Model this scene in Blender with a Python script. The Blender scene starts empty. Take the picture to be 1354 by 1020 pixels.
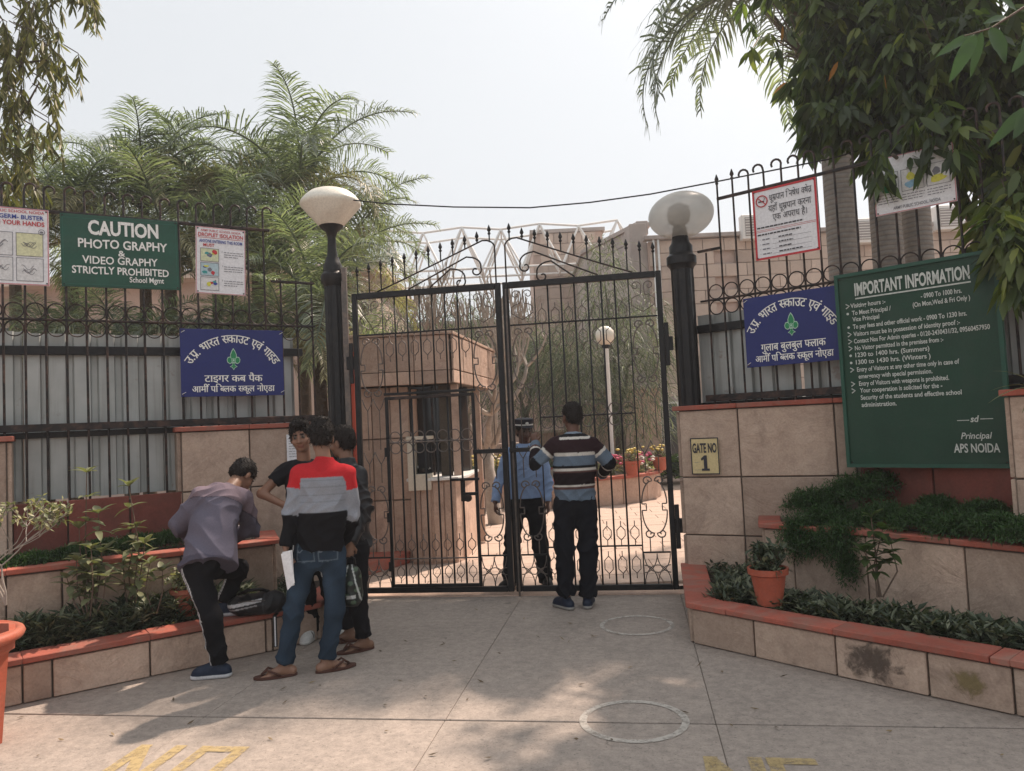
import bpy, bmesh, math, random
import numpy as np
from mathutils import Vector, Matrix
R = math.radians
PI = math.pi
random.seed(7)
scene = bpy.context.scene
COL = scene.collection

# ------------------------------------------------------------------ camera
cd = bpy.data.cameras.new('camera')
cam = bpy.data.objects.new('camera', cd)
COL.objects.link(cam)
cd.sensor_width = 36
cd.lens = 26.6
cd.clip_end = 500
pitch, roll = R(3.0), R(2.7)
f_ = Vector((0, math.cos(pitch), math.sin(pitch)))
r0 = Vector((1, 0, 0))
u0 = r0.cross(f_)
r_ = r0 * math.cos(roll) - u0 * math.sin(roll)
u_ = r0 * math.sin(roll) + u0 * math.cos(roll)
cam.matrix_world = Matrix((( r_.x, u_.x, -f_.x, 0), (r_.y, u_.y, -f_.y, 0), (r_.z, u_.z, -f_.z, 1.6), (0, 0, 0, 1)))
scene.camera = cam

# ------------------------------------------------------------------ daylight
SUN_EL = 52
SUN_AZ = math.degrees(math.atan2(0.63, 0.78))        # clockwise from +Y: behind the gate, to the right
w = bpy.data.worlds.new('World')
scene.world = w
w.use_nodes = True
wn = w.node_tree
wn.nodes.clear()
sky = wn.nodes.new('ShaderNodeTexSky')
sky.sky_type = 'NISHITA'
sky.sun_disc = False
sky.sun_elevation = R(SUN_EL)
sky.sun_rotation = R(SUN_AZ)
sky.air_density = 1.0
sky.dust_density = 7.0
sky.ozone_density = 1.0
hs = wn.nodes.new('ShaderNodeHueSaturation')
hs.inputs['Saturation'].default_value = 0.3
mixs = wn.nodes.new('ShaderNodeMix')
mixs.data_type = 'RGBA'
mixs.inputs[0].default_value = 0.75                  # winter haze evens the sky out to a pale grey blue
mixs.inputs[7].default_value = (7.0, 7.3, 7.6, 1)
bg = wn.nodes.new('ShaderNodeBackground')
bg.inputs['Strength'].default_value = 0.1
wo = wn.nodes.new('ShaderNodeOutputWorld')
wn.links.new(sky.outputs[0], hs.inputs['Color'])
wn.links.new(hs.outputs[0], mixs.inputs[6])
wn.links.new(mixs.outputs[2], bg.inputs[0])
wn.links.new(bg.outputs[0], wo.inputs[0])
sd = bpy.data.lights.new('sun', 'SUN')
sd.energy = 5.0
sd.angle = R(1.2)
sd.color = (1.0, 0.82, 0.68)
sun = bpy.data.objects.new('sun', sd)
COL.objects.link(sun)
h_ = math.cos(R(SUN_EL))
sdir = Vector((-0.63 * h_, -0.78 * h_, -math.sin(R(SUN_EL))))
sun.rotation_euler = sdir.to_track_quat('-Z', 'Y').to_euler()
sun.location = (4, 8, 12)
vs = scene.view_settings
vs.view_transform = 'Standard'
vs.look = 'None'
vs.exposure = 0.36
vs.gamma = 1
vs.use_curve_mapping = False
scene.cycles.max_bounces = 6
scene.cycles.transparent_max_bounces = 6

# ------------------------------------------------------------------ object helpers
def tag(o, label=None, cat=None, group=None, kind=None):
    if label: o['label'] = label
    if cat: o['category'] = cat
    if group: o['group'] = group
    if kind: o['kind'] = kind
    return o
def link(name, data, parent=None, loc=(0, 0, 0), rz=0.0):
    o = bpy.data.objects.new(name, data)
    COL.objects.link(o)
    o.location = loc
    o.rotation_euler = (0, 0, rz)
    if parent: o.parent = parent
    return o
def thing(name, label, cat, loc=(0, 0, 0), rz=0.0, group=None):
    return tag(link(name, None, None, loc, rz), label, cat, group)
def npmesh(verts, faces, smooth=False, cols=None, name='mesh'):
    """verts (n,3), faces (m,k) numpy -> mesh"""
    verts = np.asarray(verts, dtype=np.float32)
    faces = np.asarray(faces, dtype=np.int32)
    m, k = faces.shape
    me = bpy.data.meshes.new(name)
    me.vertices.add(len(verts))
    me.vertices.foreach_set('co', verts.ravel())
    me.loops.add(m * k)
    me.loops.foreach_set('vertex_index', faces.ravel())
    me.polygons.add(m)
    me.polygons.foreach_set('loop_start', np.arange(0, m * k, k, dtype=np.int32))
    me.update(calc_edges=True)
    if smooth:
        me.polygons.foreach_set('use_smooth', np.ones(m, dtype=bool))
    if cols is not None:
        a = me.color_attributes.new('Col', 'FLOAT_COLOR', 'POINT')
        c4 = np.ones((len(verts), 4), dtype=np.float32)
        c4[:, :3] = cols
        a.data.foreach_set('color', c4.ravel())
    me.validate()
    return me
class MB:
    def __init__(s): s.v = []; s.f = []
    def add(s, vs, fs):
        b = len(s.v)
        s.v += [tuple(v) for v in vs]
        s.f += [tuple(i + b for i in f) for f in fs]
        return s
    def box(s, c, d, rz=0.0, M=None):
        x, y, z = d[0] / 2, d[1] / 2, d[2] / 2
        ca, sa = math.cos(rz), math.sin(rz)
        vs = []
        for a, b, e in ((-1,-1,-1),(1,-1,-1),(1,1,-1),(-1,1,-1),(-1,-1,1),(1,-1,1),(1,1,1),(-1,1,1)):
            p = Vector((a * x, b * y, e * z))
            if M: p = M @ p
            vs.append((c[0] + p.x * ca - p.y * sa, c[1] + p.x * sa + p.y * ca, c[2] + p.z))
        return s.add(vs, [(0,3,2,1),(4,5,6,7),(0,1,5,4),(1,2,6,5),(2,3,7,6),(3,0,4,7)])
    def prism(s, pts, z0, z1):
        n = len(pts)
        s.add([(p[0], p[1], z0) for p in pts] + [(p[0], p[1], z1) for p in pts],
              [tuple(range(n - 1, -1, -1)), tuple(range(n, 2 * n))] + [(i, (i + 1) % n, (i + 1) % n + n, i + n) for i in range(n)])
        return s
    def tube(s, pts, r, n=6, closed=False, cap=True):
        pts = [Vector(p) for p in pts]
        m = len(pts)
        rr = r if isinstance(r, (list, tuple)) else [r] * m
        ring = []
        prev = None
        for i, p in enumerate(pts):
            if closed: t = pts[(i + 1) % m] - pts[i - 1]
            else: t = pts[min(i + 1, m - 1)] - pts[max(i - 1, 0)]
            t = t.normalized() if t.length > 1e-9 else Vector((0, 0, 1))
            if prev is None:
                a = t.cross(Vector((0, 1, 0)))
                if a.length < 0.2: a = t.cross(Vector((1, 0, 0)))
            else:
                a = prev - t * prev.dot(t)
                if a.length < 1e-6: a = t.orthogonal()
            a.normalize(); prev = a
            b = t.cross(a)
            ring.append([p + (a * math.cos(2 * PI * k / n) + b * math.sin(2 * PI * k / n)) * rr[i] for k in range(n)])
        vs = [v for q in ring for v in q]
        fs = []
        for i in range(m if closed else m - 1):
            j = (i + 1) % m
            for k in range(n):
                fs.append((i * n + k, i * n + (k + 1) % n, j * n + (k + 1) % n, j * n + k))
        if not closed and cap:
            fs.append(tuple(range(n - 1, -1, -1)))
            fs.append(tuple((m - 1) * n + k for k in range(n)))
        return s.add(vs, fs)
    def lathe(s, prof, n=24, c=(0, 0, 0), flute=0.0):
        vs = []
        for r, z in prof:
            for k in range(n):
                q = r * (1 - (flute if k % 2 else 0))
                vs.append((c[0] + q * math.cos(2 * PI * k / n), c[1] + q * math.sin(2 * PI * k / n), c[2] + z))
        fs = []
        m = len(prof)
        for i in range(m - 1):
            for k in range(n):
                fs.append((i * n + k, i * n + (k + 1) % n, (i + 1) * n + (k + 1) % n, (i + 1) * n + k))
        fs.append(tuple(range(n - 1, -1, -1)))
        fs.append(tuple((m - 1) * n + k for k in range(n)))
        return s.add(vs, fs)
    def mesh(s, smooth=False, bevel=0.0, sharp=None):
        me = bpy.data.meshes.new('mesh')
        me.from_pydata(s.v, [], s.f)
        if bevel:
            bm = bmesh.new(); bm.from_mesh(me)
            bmesh.ops.bevel(bm, geom=bm.edges[:], offset=bevel, segments=1, affect='EDGES')
            bm.to_mesh(me); bm.free()
        if smooth:
            me.polygons.foreach_set('use_smooth', [True] * len(me.polygons))
            if sharp: me.set_sharp_from_angle(angle=R(sharp))
        me.update()
        return me
    def build(s, name, mat, parent=None, loc=(0, 0, 0), rz=0.0, smooth=False, bevel=0.0, sharp=None):
        me = s.mesh(smooth, bevel, sharp)
        if mat: me.materials.append(mat)
        return link(name, me, parent, loc, rz)
def inst(name, me, mat, parent=None, loc=(0, 0, 0), rot=(0, 0, 0), sc=(1, 1, 1)):
    if mat and not me.materials: me.materials.append(mat)
    o = link(name, me, parent, loc)
    o.rotation_euler = rot
    o.scale = sc
    return o

# ------------------------------------------------------------------ materials
class NT:
    def __init__(s, name):
        s.m = bpy.data.materials.new(name); s.m.use_nodes = True
        s.n = s.m.node_tree.nodes; s.l = s.m.node_tree.links
        s.b = s.n['Principled BSDF']; s.out = s.n['Material Output']
    def node(s, t, **kw):
        n = s.n.new('ShaderNode' + t)
        for k, v in kw.items():
            if k.startswith('_'): setattr(n, k[1:], v)
        return n
    def vec(s, kind='Object', rnd=True):
        tc = s.node('TexCoord')
        if not rnd: return tc.outputs[kind]
        oi = s.node('ObjectInfo')
        va = s.node('VectorMath', _operation='SCALE')
        cb = s.node('CombineXYZ')
        for i, q in enumerate((37.0, 71.0, 13.0)):
            mm = s.node('Math', _operation='MULTIPLY'); mm.inputs[1].default_value = q
            s.l.new(oi.outputs['Random'], mm.inputs[0]); s.l.new(mm.outputs[0], cb.inputs[i])
        ad = s.node('VectorMath', _operation='ADD')
        s.l.new(tc.outputs[kind], ad.inputs[0]); s.l.new(cb.outputs[0], ad.inputs[1])
        return ad.outputs[0]
    def noise(s, v, scale, detail=4, rough=0.55, dist=0.0):
        n = s.node('TexNoise'); n.inputs['Scale'].default_value = scale
        n.inputs['Detail'].default_value = detail; n.inputs['Roughness'].default_value = rough
        n.inputs['Distortion'].default_value = dist
        s.l.new(v, n.inputs['Vector']); return n.outputs['Fac']
    def ramp(s, f, stops):
        r = s.node('ValToRGB')
        e = r.color_ramp.elements
        while len(e) < len(stops): e.new(0.5)
        for i, (p, c) in enumerate(stops):
            e[i].position = p; e[i].color = (c[0], c[1], c[2], 1) if isinstance(c, (tuple, list)) else (c, c, c, 1)
        s.l.new(f, r.inputs[0]); return r.outputs[0]
    def mix(s, f, a, b, mode='MIX'):
        m = s.node('Mix', _data_type='RGBA', _blend_type=mode)
        for i, x in ((0, f), (6, a), (7, b)):
            if isinstance(x, (int, float)): m.inputs[i].default_value = x
            elif isinstance(x, (tuple, list)): m.inputs[i].default_value = (*x[:3], 1)
            else: s.l.new(x, m.inputs[i])
        return m.outputs[2]
    def bump(s, f, strength, dist=0.01, prev=None):
        b = s.node('Bump'); b.inputs['Strength'].default_value = strength; b.inputs['Distance'].default_value = dist
        s.l.new(f, b.inputs['Height'])
        if prev is not None: s.l.new(prev, b.inputs['Normal'])
        s.l.new(b.outputs[0], s.b.inputs['Normal']); return b.outputs[0]
    def col(s, c):
        if isinstance(c, (tuple, list)): s.b.inputs['Base Color'].default_value = (*c[:3], 1)
        else: s.l.new(c, s.b.inputs['Base Color'])
    def rand(s, lo, hi):
        oi = s.node('ObjectInfo'); mr = s.node('MapRange')
        mr.inputs['To Min'].default_value = lo; mr.inputs['To Max'].default_value = hi
        s.l.new(oi.outputs['Random'], mr.inputs[0]); return mr.outputs[0]
def shift(c, k): return tuple(min(1, x * k) for x in c)
def surf(name, c, rough=0.75, var=0.35, scale=6.0, bump=0.3, bd=0.004, fine=60.0, metal=0.0, spec=0.4, dirt=None, dirt_amt=0.5, rnd=0.12, dscale=3.0, bscale=None):
    t = NT(name); v = t.vec()
    n1 = t.noise(v, scale, 5); n2 = t.noise(v, fine, 3)
    c1 = t.ramp(n1, [(0.3, shift(c, 1 - var)), (0.7, shift(c, 1 + var * 0.6))])
    c2 = t.mix(0.35, c1, t.ramp(n2, [(0.3, shift(c, 0.7)), (0.7, shift(c, 1.25))]))
    if dirt:
        dn = t.ramp(t.noise(v, dscale, 6, 0.65, 0.6), [(0.45, 0.0), (0.7, dirt_amt)])
        c2 = t.mix(dn, c2, dirt)
    if rnd:
        rv = t.rand(1 - rnd, 1 + rnd)
        g = t.node('VectorMath', _operation='SCALE'); t.l.new(c2, g.inputs[0]); t.l.new(rv, g.inputs['Scale']); c2 = g.outputs[0]
    t.col(c2)
    t.b.inputs['Roughness'].default_value = rough; t.b.inputs['Metallic'].default_value = metal
    t.b.inputs['Specular IOR Level'].default_value = spec
    if bump: 
        b1 = t.bump(t.noise(v, bscale or scale * 1.5, 7, 0.6, 0.3), bump, bd * 3)
        t.bump(n2, bump * 0.6, bd, b1)
    return t.m
def plain(name, c, rough=0.6, metal=0.0, spec=0.4):
    t = NT(name); t.col(c); t.b.inputs['Roughness'].default_value = rough
    t.b.inputs['Metallic'].default_value = metal; t.b.inputs['Specular IOR Level'].default_value = spec
    return t.m
def leafmat(name, c, c2=None, trans=0.35, rough=0.5, tint=1.6):
    """two-sided leaf, a different tone on every leaf"""
    t = NT(name); c2 = c2 or shift(c, 1.7)
    g = t.node('NewGeometry')
    cc = t.ramp(g.outputs['Random Per Island'], [(0.0, shift(c, 0.6)), (0.55, c), (1.0, c2)])
    oi = t.rand(0.8, 1.2)
    sc = t.node('VectorMath', _operation='SCALE'); t.l.new(cc, sc.inputs[0]); t.l.new(oi, sc.inputs['Scale'])
    t.col(sc.outputs[0]); t.b.inputs['Roughness'].default_value = rough
    t.b.inputs['Specular IOR Level'].default_value = 0.35
    tr = t.node('BsdfTranslucent')
    s2 = t.node('VectorMath', _operation='MULTIPLY'); t.l.new(sc.outputs[0], s2.inputs[0]); s2.inputs[1].default_value = (tint, tint * 1.15, tint * 0.5)
    t.l.new(s2.outputs[0], tr.inputs[0])
    ms = t.node('MixShader'); ms.inputs[0].default_value = trans
    t.l.new(t.b.outputs[0], ms.inputs[1]); t.l.new(tr.outputs[0], ms.inputs[2]); t.l.new(ms.outputs[0], t.out.inputs[0])
    return t.m

def stone_mat(name, c, light, dark, stain=0.5):
    """riven sandstone: veined ochre to pink-grey faces with a cleft relief, salt and damp marks"""
    t = NT(name); v = t.vec()
    big = t.noise(v, 2.2, 5, 0.6, .6); mid = t.noise(v, 9.0, 8, 0.75, 0.3); fine = t.noise(v, 70, 3)
    a = t.ramp(big, [(0.28, dark), (0.5, c), (0.72, light)])
    a = t.mix(0.55, a, t.ramp(mid, [(0.32, shift(dark, 0.8)), (0.52, c), (0.68, light)]))
    a = t.mix(0.25, a, t.ramp(fine, [(0.3, shift(c, 0.6)), (0.7, shift(c, 1.35))]))
    st = t.ramp(t.noise(v, 1.7, 6, 0.7, 1.0), [(0.52, 0.0), (0.72, stain)])
    a = t.mix(st, a, shift(dark, 0.45))
    g = t.node('VectorMath', _operation='SCALE'); t.l.new(a, g.inputs[0]); t.l.new(t.rand(0.78, 1.2), g.inputs['Scale'])
    t.col(g.outputs[0]); t.b.inputs['Roughness'].default_value = 0.8
    # cleft ridges: thin contour lines of a warped noise
    w1 = t.noise(v, 2.6, 4, 0.55, .9)
    rid = t.ramp(w1, [(0.30, 0.0), (0.36, 0.35), (0.37, 0.2), (0.47, 0.5), (0.48, 0.38), (0.58, 0.75), (0.59, 0.6), (0.75, 1.0)])
    b1 = t.bump(rid, .55, 0.022)
    b2 = t.bump(mid, 0.45, 0.016, b1)
    t.bump(fine, 0.25, 0.004, b2)
    return t.m
M = {}
M['stone'] = stone_mat('sandstone', (0.47, 0.345, 0.265), (0.58, 0.45, 0.36), (0.33, 0.225, 0.175))
M['stone_pink'] = stone_mat('pink_sandstone', (0.47, 0.33, 0.255), (0.56, 0.42, 0.33), (0.33, 0.21, 0.16))
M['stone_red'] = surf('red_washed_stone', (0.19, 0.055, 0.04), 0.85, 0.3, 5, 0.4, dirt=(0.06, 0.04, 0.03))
M['mortar'] = surf('mortar', (0.16, 0.125, 0.1), 0.9, 0.3, 20, 0.4)
M['coping'] = surf('red_oxide_coping', (0.38, 0.10, 0.066), 0.78, 0.3, 4, 0.35, dirt=(0.26, 0.15, 0.115), dirt_amt=0.85, rnd=0.15, dscale=5)
M['black'] = surf('black_gloss_paint', (0.007, 0.0075, 0.009), 0.42, 0.3, 20, 0.15, 0.002, spec=.3, dirt=(0.05, 0.04, 0.033), dirt_amt=0.25, rnd=0, dscale=9)
M['rust'] = surf('black_paint_rusted', (0.012, 0.010, 0.010), 0.5, 0.4, 25, 0.2, 0.002, spec=.3, dirt=(0.13, 0.07, 0.05), dirt_amt=0.6, rnd=0, dscale=12)
M['scroll'] = surf('worn_lit_scroll_iron', (0.12, 0.105, 0.095), 0.45, 0.4, 25, 0.15, 0.002, metal=0.2, dirt=(0.26, 0.18, 0.14), dirt_amt=0.6, rnd=0, dscale=14)  # paler than the black gate: the scrolls' lit look put into the colour
M['soil'] = surf('soil', (0.055, 0.04, 0.03), 0.95, 0.4, 12, 0.9, 0.02)
M['terracotta'] = surf('terracotta', (0.42, 0.10, 0.055), 0.6, 0.2, 6, 0.2, dirt=(0.3, 0.18, 0.13), dirt_amt=0.4)
M['bark'] = surf('bark', (0.10, 0.08, 0.06), 0.9, 0.4, 8, 0.8, 0.01)
M['twig'] = surf('twig', (0.13, 0.09, 0.065), 0.85, 0.3, 20, 0.2)
M['white_paint'] = surf('white_paint', (0.72, 0.71, 0.68), 0.5, 0.06, 8, 0.05, rnd=0)
M['white_ink'] = surf('hand_painted_white', (0.80, 0.80, 0.77), 0.55, 0.1, 30, 0.1, 0.001, rnd=0)
M['sheet_white'] = surf('white_vinyl', (0.74, 0.74, 0.76), 0.45, 0.05, 4, 0.03, rnd=0.03)
M['glass_and_shade'] = plain('dark_glass_and_shade', (0.02, 0.022, 0.025), 0.1, 0, 0.6)  # window glass; also the booth inside, its shade put into the colour


# ------------------------------------------------------------------ ground, driveway, courtyard
def concrete(name, c, c_dark, c_light):
    t = NT(name); v = t.vec('Object', True)
    big = t.noise(v, 0.8, 6, 0.65, 1.2); mid = t.noise(v, 5, 7, 0.7, 0.5); fine = t.noise(v, 90, 4, 0.75); mot = t.noise(v, 18, 5, 0.75)
    a = t.ramp(big, [(0.3, c_dark), (0.5, c), (0.72, c_light)])
    a = t.mix(0.45, a, t.ramp(mid, [(0.3, c_dark), (0.52, c), (0.7, c_light)]))
    a = t.mix(0.4, a, t.ramp(fine, [(0.3, shift(c_dark, 0.7)), (0.5, c), (0.72, shift(c_light, 1.15))]))
    a = t.mix(0.4, a, t.ramp(mot, [(0.35, c_dark), (0.5, c), (0.62, c_light)]))
    vo = t.node('TexVoronoi', _feature='DISTANCE_TO_EDGE'); vo.inputs['Scale'].default_value = 0.55
    dv = t.node('VectorMath', _operation='ADD'); nz = t.node('TexNoise'); nz.inputs['Scale'].default_value = 2.5; nz.inputs['Detail'].default_value = 8
    sc = t.node('VectorMath', _operation='SCALE'); sc.inputs['Scale'].default_value = 0.5
    t.l.new(v, nz.inputs['Vector']); t.l.new(nz.outputs['Color'], sc.inputs[0]); t.l.new(v, dv.inputs[0]); t.l.new(sc.outputs[0], dv.inputs[1]); t.l.new(dv.outputs[0], vo.inputs['Vector'])
    crack = t.ramp(vo.outputs['Distance'], [(0.0, .8), (0.002, 0.4), (0.004, 0.0)])
    cm = t.mix(1.0, crack, t.ramp(t.noise(v, 1.4, 2), [(0.55, 0.0), (0.66, 0.7)]), 'MULTIPLY')
    a = t.mix(cm, a, shift(c_dark, 0.35))
    grit = t.ramp(t.noise(v, 60, 2, 0.5), [(0.64, 0.0), (0.70, 0.5)])
    a = t.mix(grit, a, shift(c_dark, 0.6))
    t.col(a); t.b.inputs['Roughness'].default_value = 0.85; t.b.inputs['Specular IOR Level'].default_value = 0.3
    b1 = t.bump(mid, 0.35, 0.02); b2 = t.bump(fine, 0.4, 0.006, b1)
    t.bump(t.mix(1.0, (1, 1, 1), cm, 'SUBTRACT'), 0.4, 0.01, b2)
    return t.m
M['concrete'] = concrete('driveway_concrete', (0.33, 0.28, 0.243), (0.20, 0.172, 0.152), (0.46, 0.385, 0.33))
M['paver'] = concrete('courtyard_paver', (0.50, 0.38, 0.31), (0.40, 0.30, 0.245), (0.56, 0.44, 0.36))
M['earth'] = surf('packed_earth', (0.22, 0.17, 0.13), 0.95, 0.3, 0.6, 0.5, 0.02, rnd=0)
g = MB(); g.add([(-250, -60, -0.12), (250, -60, -0.12), (250, 400, -0.12), (-250, 400, -0.12)], [(0, 1, 2, 3)])
tag(g.build('ground', M['earth']), kind='structure')
ORG = Vector((-1.543, 7.443, 0)); GANG = math.atan2(-0.155, 0.988)
dw = MB(); dw.box((0, -4, -0.085), (15, 8.3, 0.05))
dw = tag(dw.build('driveway', M['mortar'], None, ORG, GANG), kind='structure')
us = [-6, -2.6, 0.14, 1.57, 3.02, 4.6, 8]
for (va, vb) in ((-2.98, -0.02), (-7.9, -2.99)):
    for i in range(len(us) - 1):
        m = MB(); m.box(((us[i] + us[i + 1]) / 2, (va + vb) / 2, -0.035), (us[i + 1] - us[i] - 0.003, vb - va - 0.008, 0.07))
        m.build('concrete_slab', M['concrete'], dw, bevel=0.003)
m = MB(); m.box((1.53, 0.05, -0.0), (3.3, 0.16, 0.02)); m.build('gate_sill', M['stone_pink'], dw, bevel=0.004)
# worn paint: the coat is missing where the noise says so
def worn(name, c, keep=0.5, rough=0.8, sc=22):
    t = NT(name); v = t.vec(); t.col(c); t.b.inputs['Roughness'].default_value = rough
    tr = t.node('BsdfTransparent'); ms = t.node('MixShader')
    f = t.ramp(t.noise(v, sc, 6, 0.7), [(keep - 0.12, 0.9), (keep + 0.15, 0.12)])
    t.l.new(f, ms.inputs[0]); t.l.new(tr.outputs[0], ms.inputs[1]); t.l.new(t.b.outputs[0], ms.inputs[2]); t.l.new(ms.outputs[0], t.out.inputs[0])
    return t.m
M['yellow_worn'] = worn('worn_yellow_road_paint', (0.44, 0.33, 0.16), 0.55)
M['white_worn'] = worn('worn_white_chalk_ring', (0.52, 0.48, 0.43), 0.55)
def ring_flat(c, r, wd, z, mat, parent, sq=1.0):
    m = MB(); n = 48; vs = []
    for k in range(n):
        a = 2 * PI * k / n
        for q in (r - wd / 2, r + wd / 2): vs.append((c[0] + q * math.cos(a), c[1] + q * sq * math.sin(a), z))
    m.add(vs, [(2 * k, 2 * k + 1, (2 * k + 3) % (2 * n), (2 * k + 2) % (2 * n)) for k in range(n)])
    return m.build('painted_circle', mat, parent)
def gframe(p):
    q = Vector((p[0], p[1], 0)) - ORG
    return (q.x * 0.988 - q.y * 0.155, q.x * 0.155 + q.y * 0.988)
c1_ = gframe((0.883,5.982,-0.0)); c2_ = gframe((0.564,4.118,0.0))
ring_flat(c1_, 0.27, 0.035, 0.004, M['white_worn'], dw)
ring_flat(c2_, 0.27, 0.04, 0.004, worn('faint_chalk_ring', (0.50, 0.46, 0.41), 0.58), dw)
def stroke(segs, wd, z, name, mat, parent):
    m = MB()
    for i, ((x0, y0), (x1, y1)) in enumerate(segs):
        d = Vector((x1 - x0, y1 - y0)); n = Vector((-d.y, d.x)).normalized() * wd / 2
        m.add([(x0 - n.x, y0 - n.y, z + i * .0004), (x1 - n.x, y1 - n.y, z + i * .0004), (x1 + n.x, y1 + n.y, z + i * .0004), (x0 + n.x, y0 + n.y, z + i * .0004)], [(0, 1, 2, 3)])
    return m.build(name, mat, parent)
def NN(x, w=0.26, y=-3.38, h=0.5): return [((x + .03, y - h), (x + .03, y)), ((x + .03, y - .03), (x + w - .03, y - h + .03)), ((x + w - .03, y - h), (x + w - .03, y))]
def OO(x, w=0.26, y=-3.38, h=0.5): return [((x + .03, y - h), (x + .03, y)), ((x + w - .03, y - h), (x + w - .03, y)), ((x + .03, y - .035), (x + w - .03, y - .035)), ((x + .03, y - h + .035), (x + w - .03, y - h + .035))]
def EE(x, w=0.22, y=-3.38, h=0.5): return [((x + .035, y - h), (x + .035, y)), ((x, y - .035), (x + w, y - .035)), ((x, y - h / 2), (x + w * .85, y - h / 2)), ((x, y - h + .035), (x + w, y - h + .035))]
for sg in (NN(0.02), OO(0.37), NN(2.92), EE(3.2)): stroke(sg, 0.065, 0.004, 'lettering', M['yellow_worn'], dw)

# courtyard behind the gate: square pavers near, the pattern left to the material farther on
cy = MB(); cy.add([(-14, 0, -0.03), (16, 0, -0.03), (16, 40, -0.03), (-14, 40, -0.03)], [(0, 1, 2, 3)])
cy = tag(cy.build('courtyard', M['paver'], None, Vector((-1.543, 7.6, 0)), GANG * 0.35), kind='structure')
pm = MB(); pm.box((0, 0, -0.015), (0.592, 0.392, 0.03)); pm = pm.mesh(bevel=0.004); pm.materials.append(M['paver'])
for j in range(21):
    for i in range(13):
        if j > 0 and i == 0 and j < 3: continue
        o = link('paver', pm, cy, ((i - 1.6 + 0.5 * (j % 2)) * 0.6, 0.3 + j * 0.4, 0.0 + random.uniform(-0.002, 0.002)))

# ------------------------------------------------------------------ stone cladding, planters, piers
def slab_box(m, a, b, z0, z1, th, n_out):
    """a slab on the wall line a-b (2D), th proud towards n_out"""
    d = (Vector(b) - Vector(a)); L = d.length; c = (Vector(a) + Vector(b)) / 2 + n_out * th / 2
    m.box((c.x, c.y, (z0 + z1) / 2), (L - 0.012, th, z1 - z0 - 0.012), math.atan2(d.y, d.x))
def outn(a, b):
    d = (Vector(b) - Vector(a)).normalized(); n = Vector((d.y, -d.x))
    return n                                            # right-hand side when walking a to b
def clad(root, a, b, z0, z1, us_, zs_, mat, name='stone_slab', th=0.03):
    """slabs between the fractions us_ along a-b and heights zs_"""
    a, b = Vector(a), Vector(b); n = outn(a, b)
    for i in range(len(us_) - 1):
        for j in range(len(zs_) - 1):
            m = MB(); p = a.lerp(b, us_[i]); q = a.lerp(b, us_[i + 1]); pr = random.uniform(-0.003, 0.004)
            slab_box(m, p, q, zs_[j], zs_[j + 1], th + pr, n)
            m.build(name, mat, root, bevel=0.005)
def wall_core(root, a, b, z0, z1, th, mat=None, name='core'):
    a, b = Vector(a), Vector(b); n = outn(a, b); d = b - a; c = (a + b) / 2 - n * th / 2
    m = MB(); m.box((c.x, c.y, (z0 + z1) / 2), (d.length, th, z1 - z0), math.atan2(d.y, d.x))
    return m.build(name, mat or M['mortar'], root)
def offset_path(pts, o):
    """mitred offset to the left of the path (away from the viewer side)"""
    out = []
    for i, p in enumerate(pts):
        p = Vector(p)
        ns = []
        if i > 0: ns.append(-outn(pts[i - 1], pts[i]))
        if i < len(pts) - 1: ns.append(-outn(pts[i], pts[i + 1]))
        n = sum(ns, Vector((0, 0))) / len(ns)
        n = n / max(n.length_squared, 0.25)
        out.append(p + n * o)
    return out
def planter(name, label, pts, z0, h, cop_w, joints, coping_cuts, depth, soil_dz=0.06, stone='stone', group=None):
    """pts run so that the viewer is on the right-hand side; walls with slabs, red coping pieces, soil"""
    root = thing(name, label, 'planter', (pts[0][0], pts[0][1], z0), 0, group)
    L = [Vector((p[0] - pts[0][0], p[1] - pts[0][1])) for p in pts]
    inner = offset_path(L, 0.12)
    for i in range(len(L) - 1):
        m = MB(); m.prism([L[i], L[i + 1], inner[i + 1], inner[i]], -0.05, h - 0.045); m.build('wall', M['mortar'], root)
        js = joints[i]
        clad(root, L[i], L[i + 1], 0, h - 0.045, js, [0.0, h - 0.045], M[stone])
    co, ci = offset_path(L, -0.055), offset_path(L, cop_w)
    for i in range(len(L) - 1):
        cs = coping_cuts[i]
        for k in range(len(cs) - 1):
            a, b = cs[k], cs[k + 1]
            e = 0.003 / max((L[i + 1] - L[i]).length, .1)
            a2, b2 = a + (e if k else 0), b - (e if k < len(cs) - 2 else 0)
            m = MB(); m.prism([co[i].lerp(co[i + 1], a2), co[i].lerp(co[i + 1], b2), ci[i].lerp(ci[i + 1], b2), ci[i].lerp(ci[i + 1], a2)], h - 0.04 + random.uniform(0, .003), h + random.uniform(-.002, .002))
            m.build('coping_stone', M['coping'], root, bevel=0.005)
    back = offset_path(L, depth)
    m = MB()
    for i in range(len(L) - 1): m.add([(*ci[i], h - soil_dz), (*ci[i + 1], h - soil_dz), (*back[i + 1], h - soil_dz), (*back[i], h - soil_dz)], [(0, 1, 2, 3)])
    m.build('soil', M['soil'], root)
    return root
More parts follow.
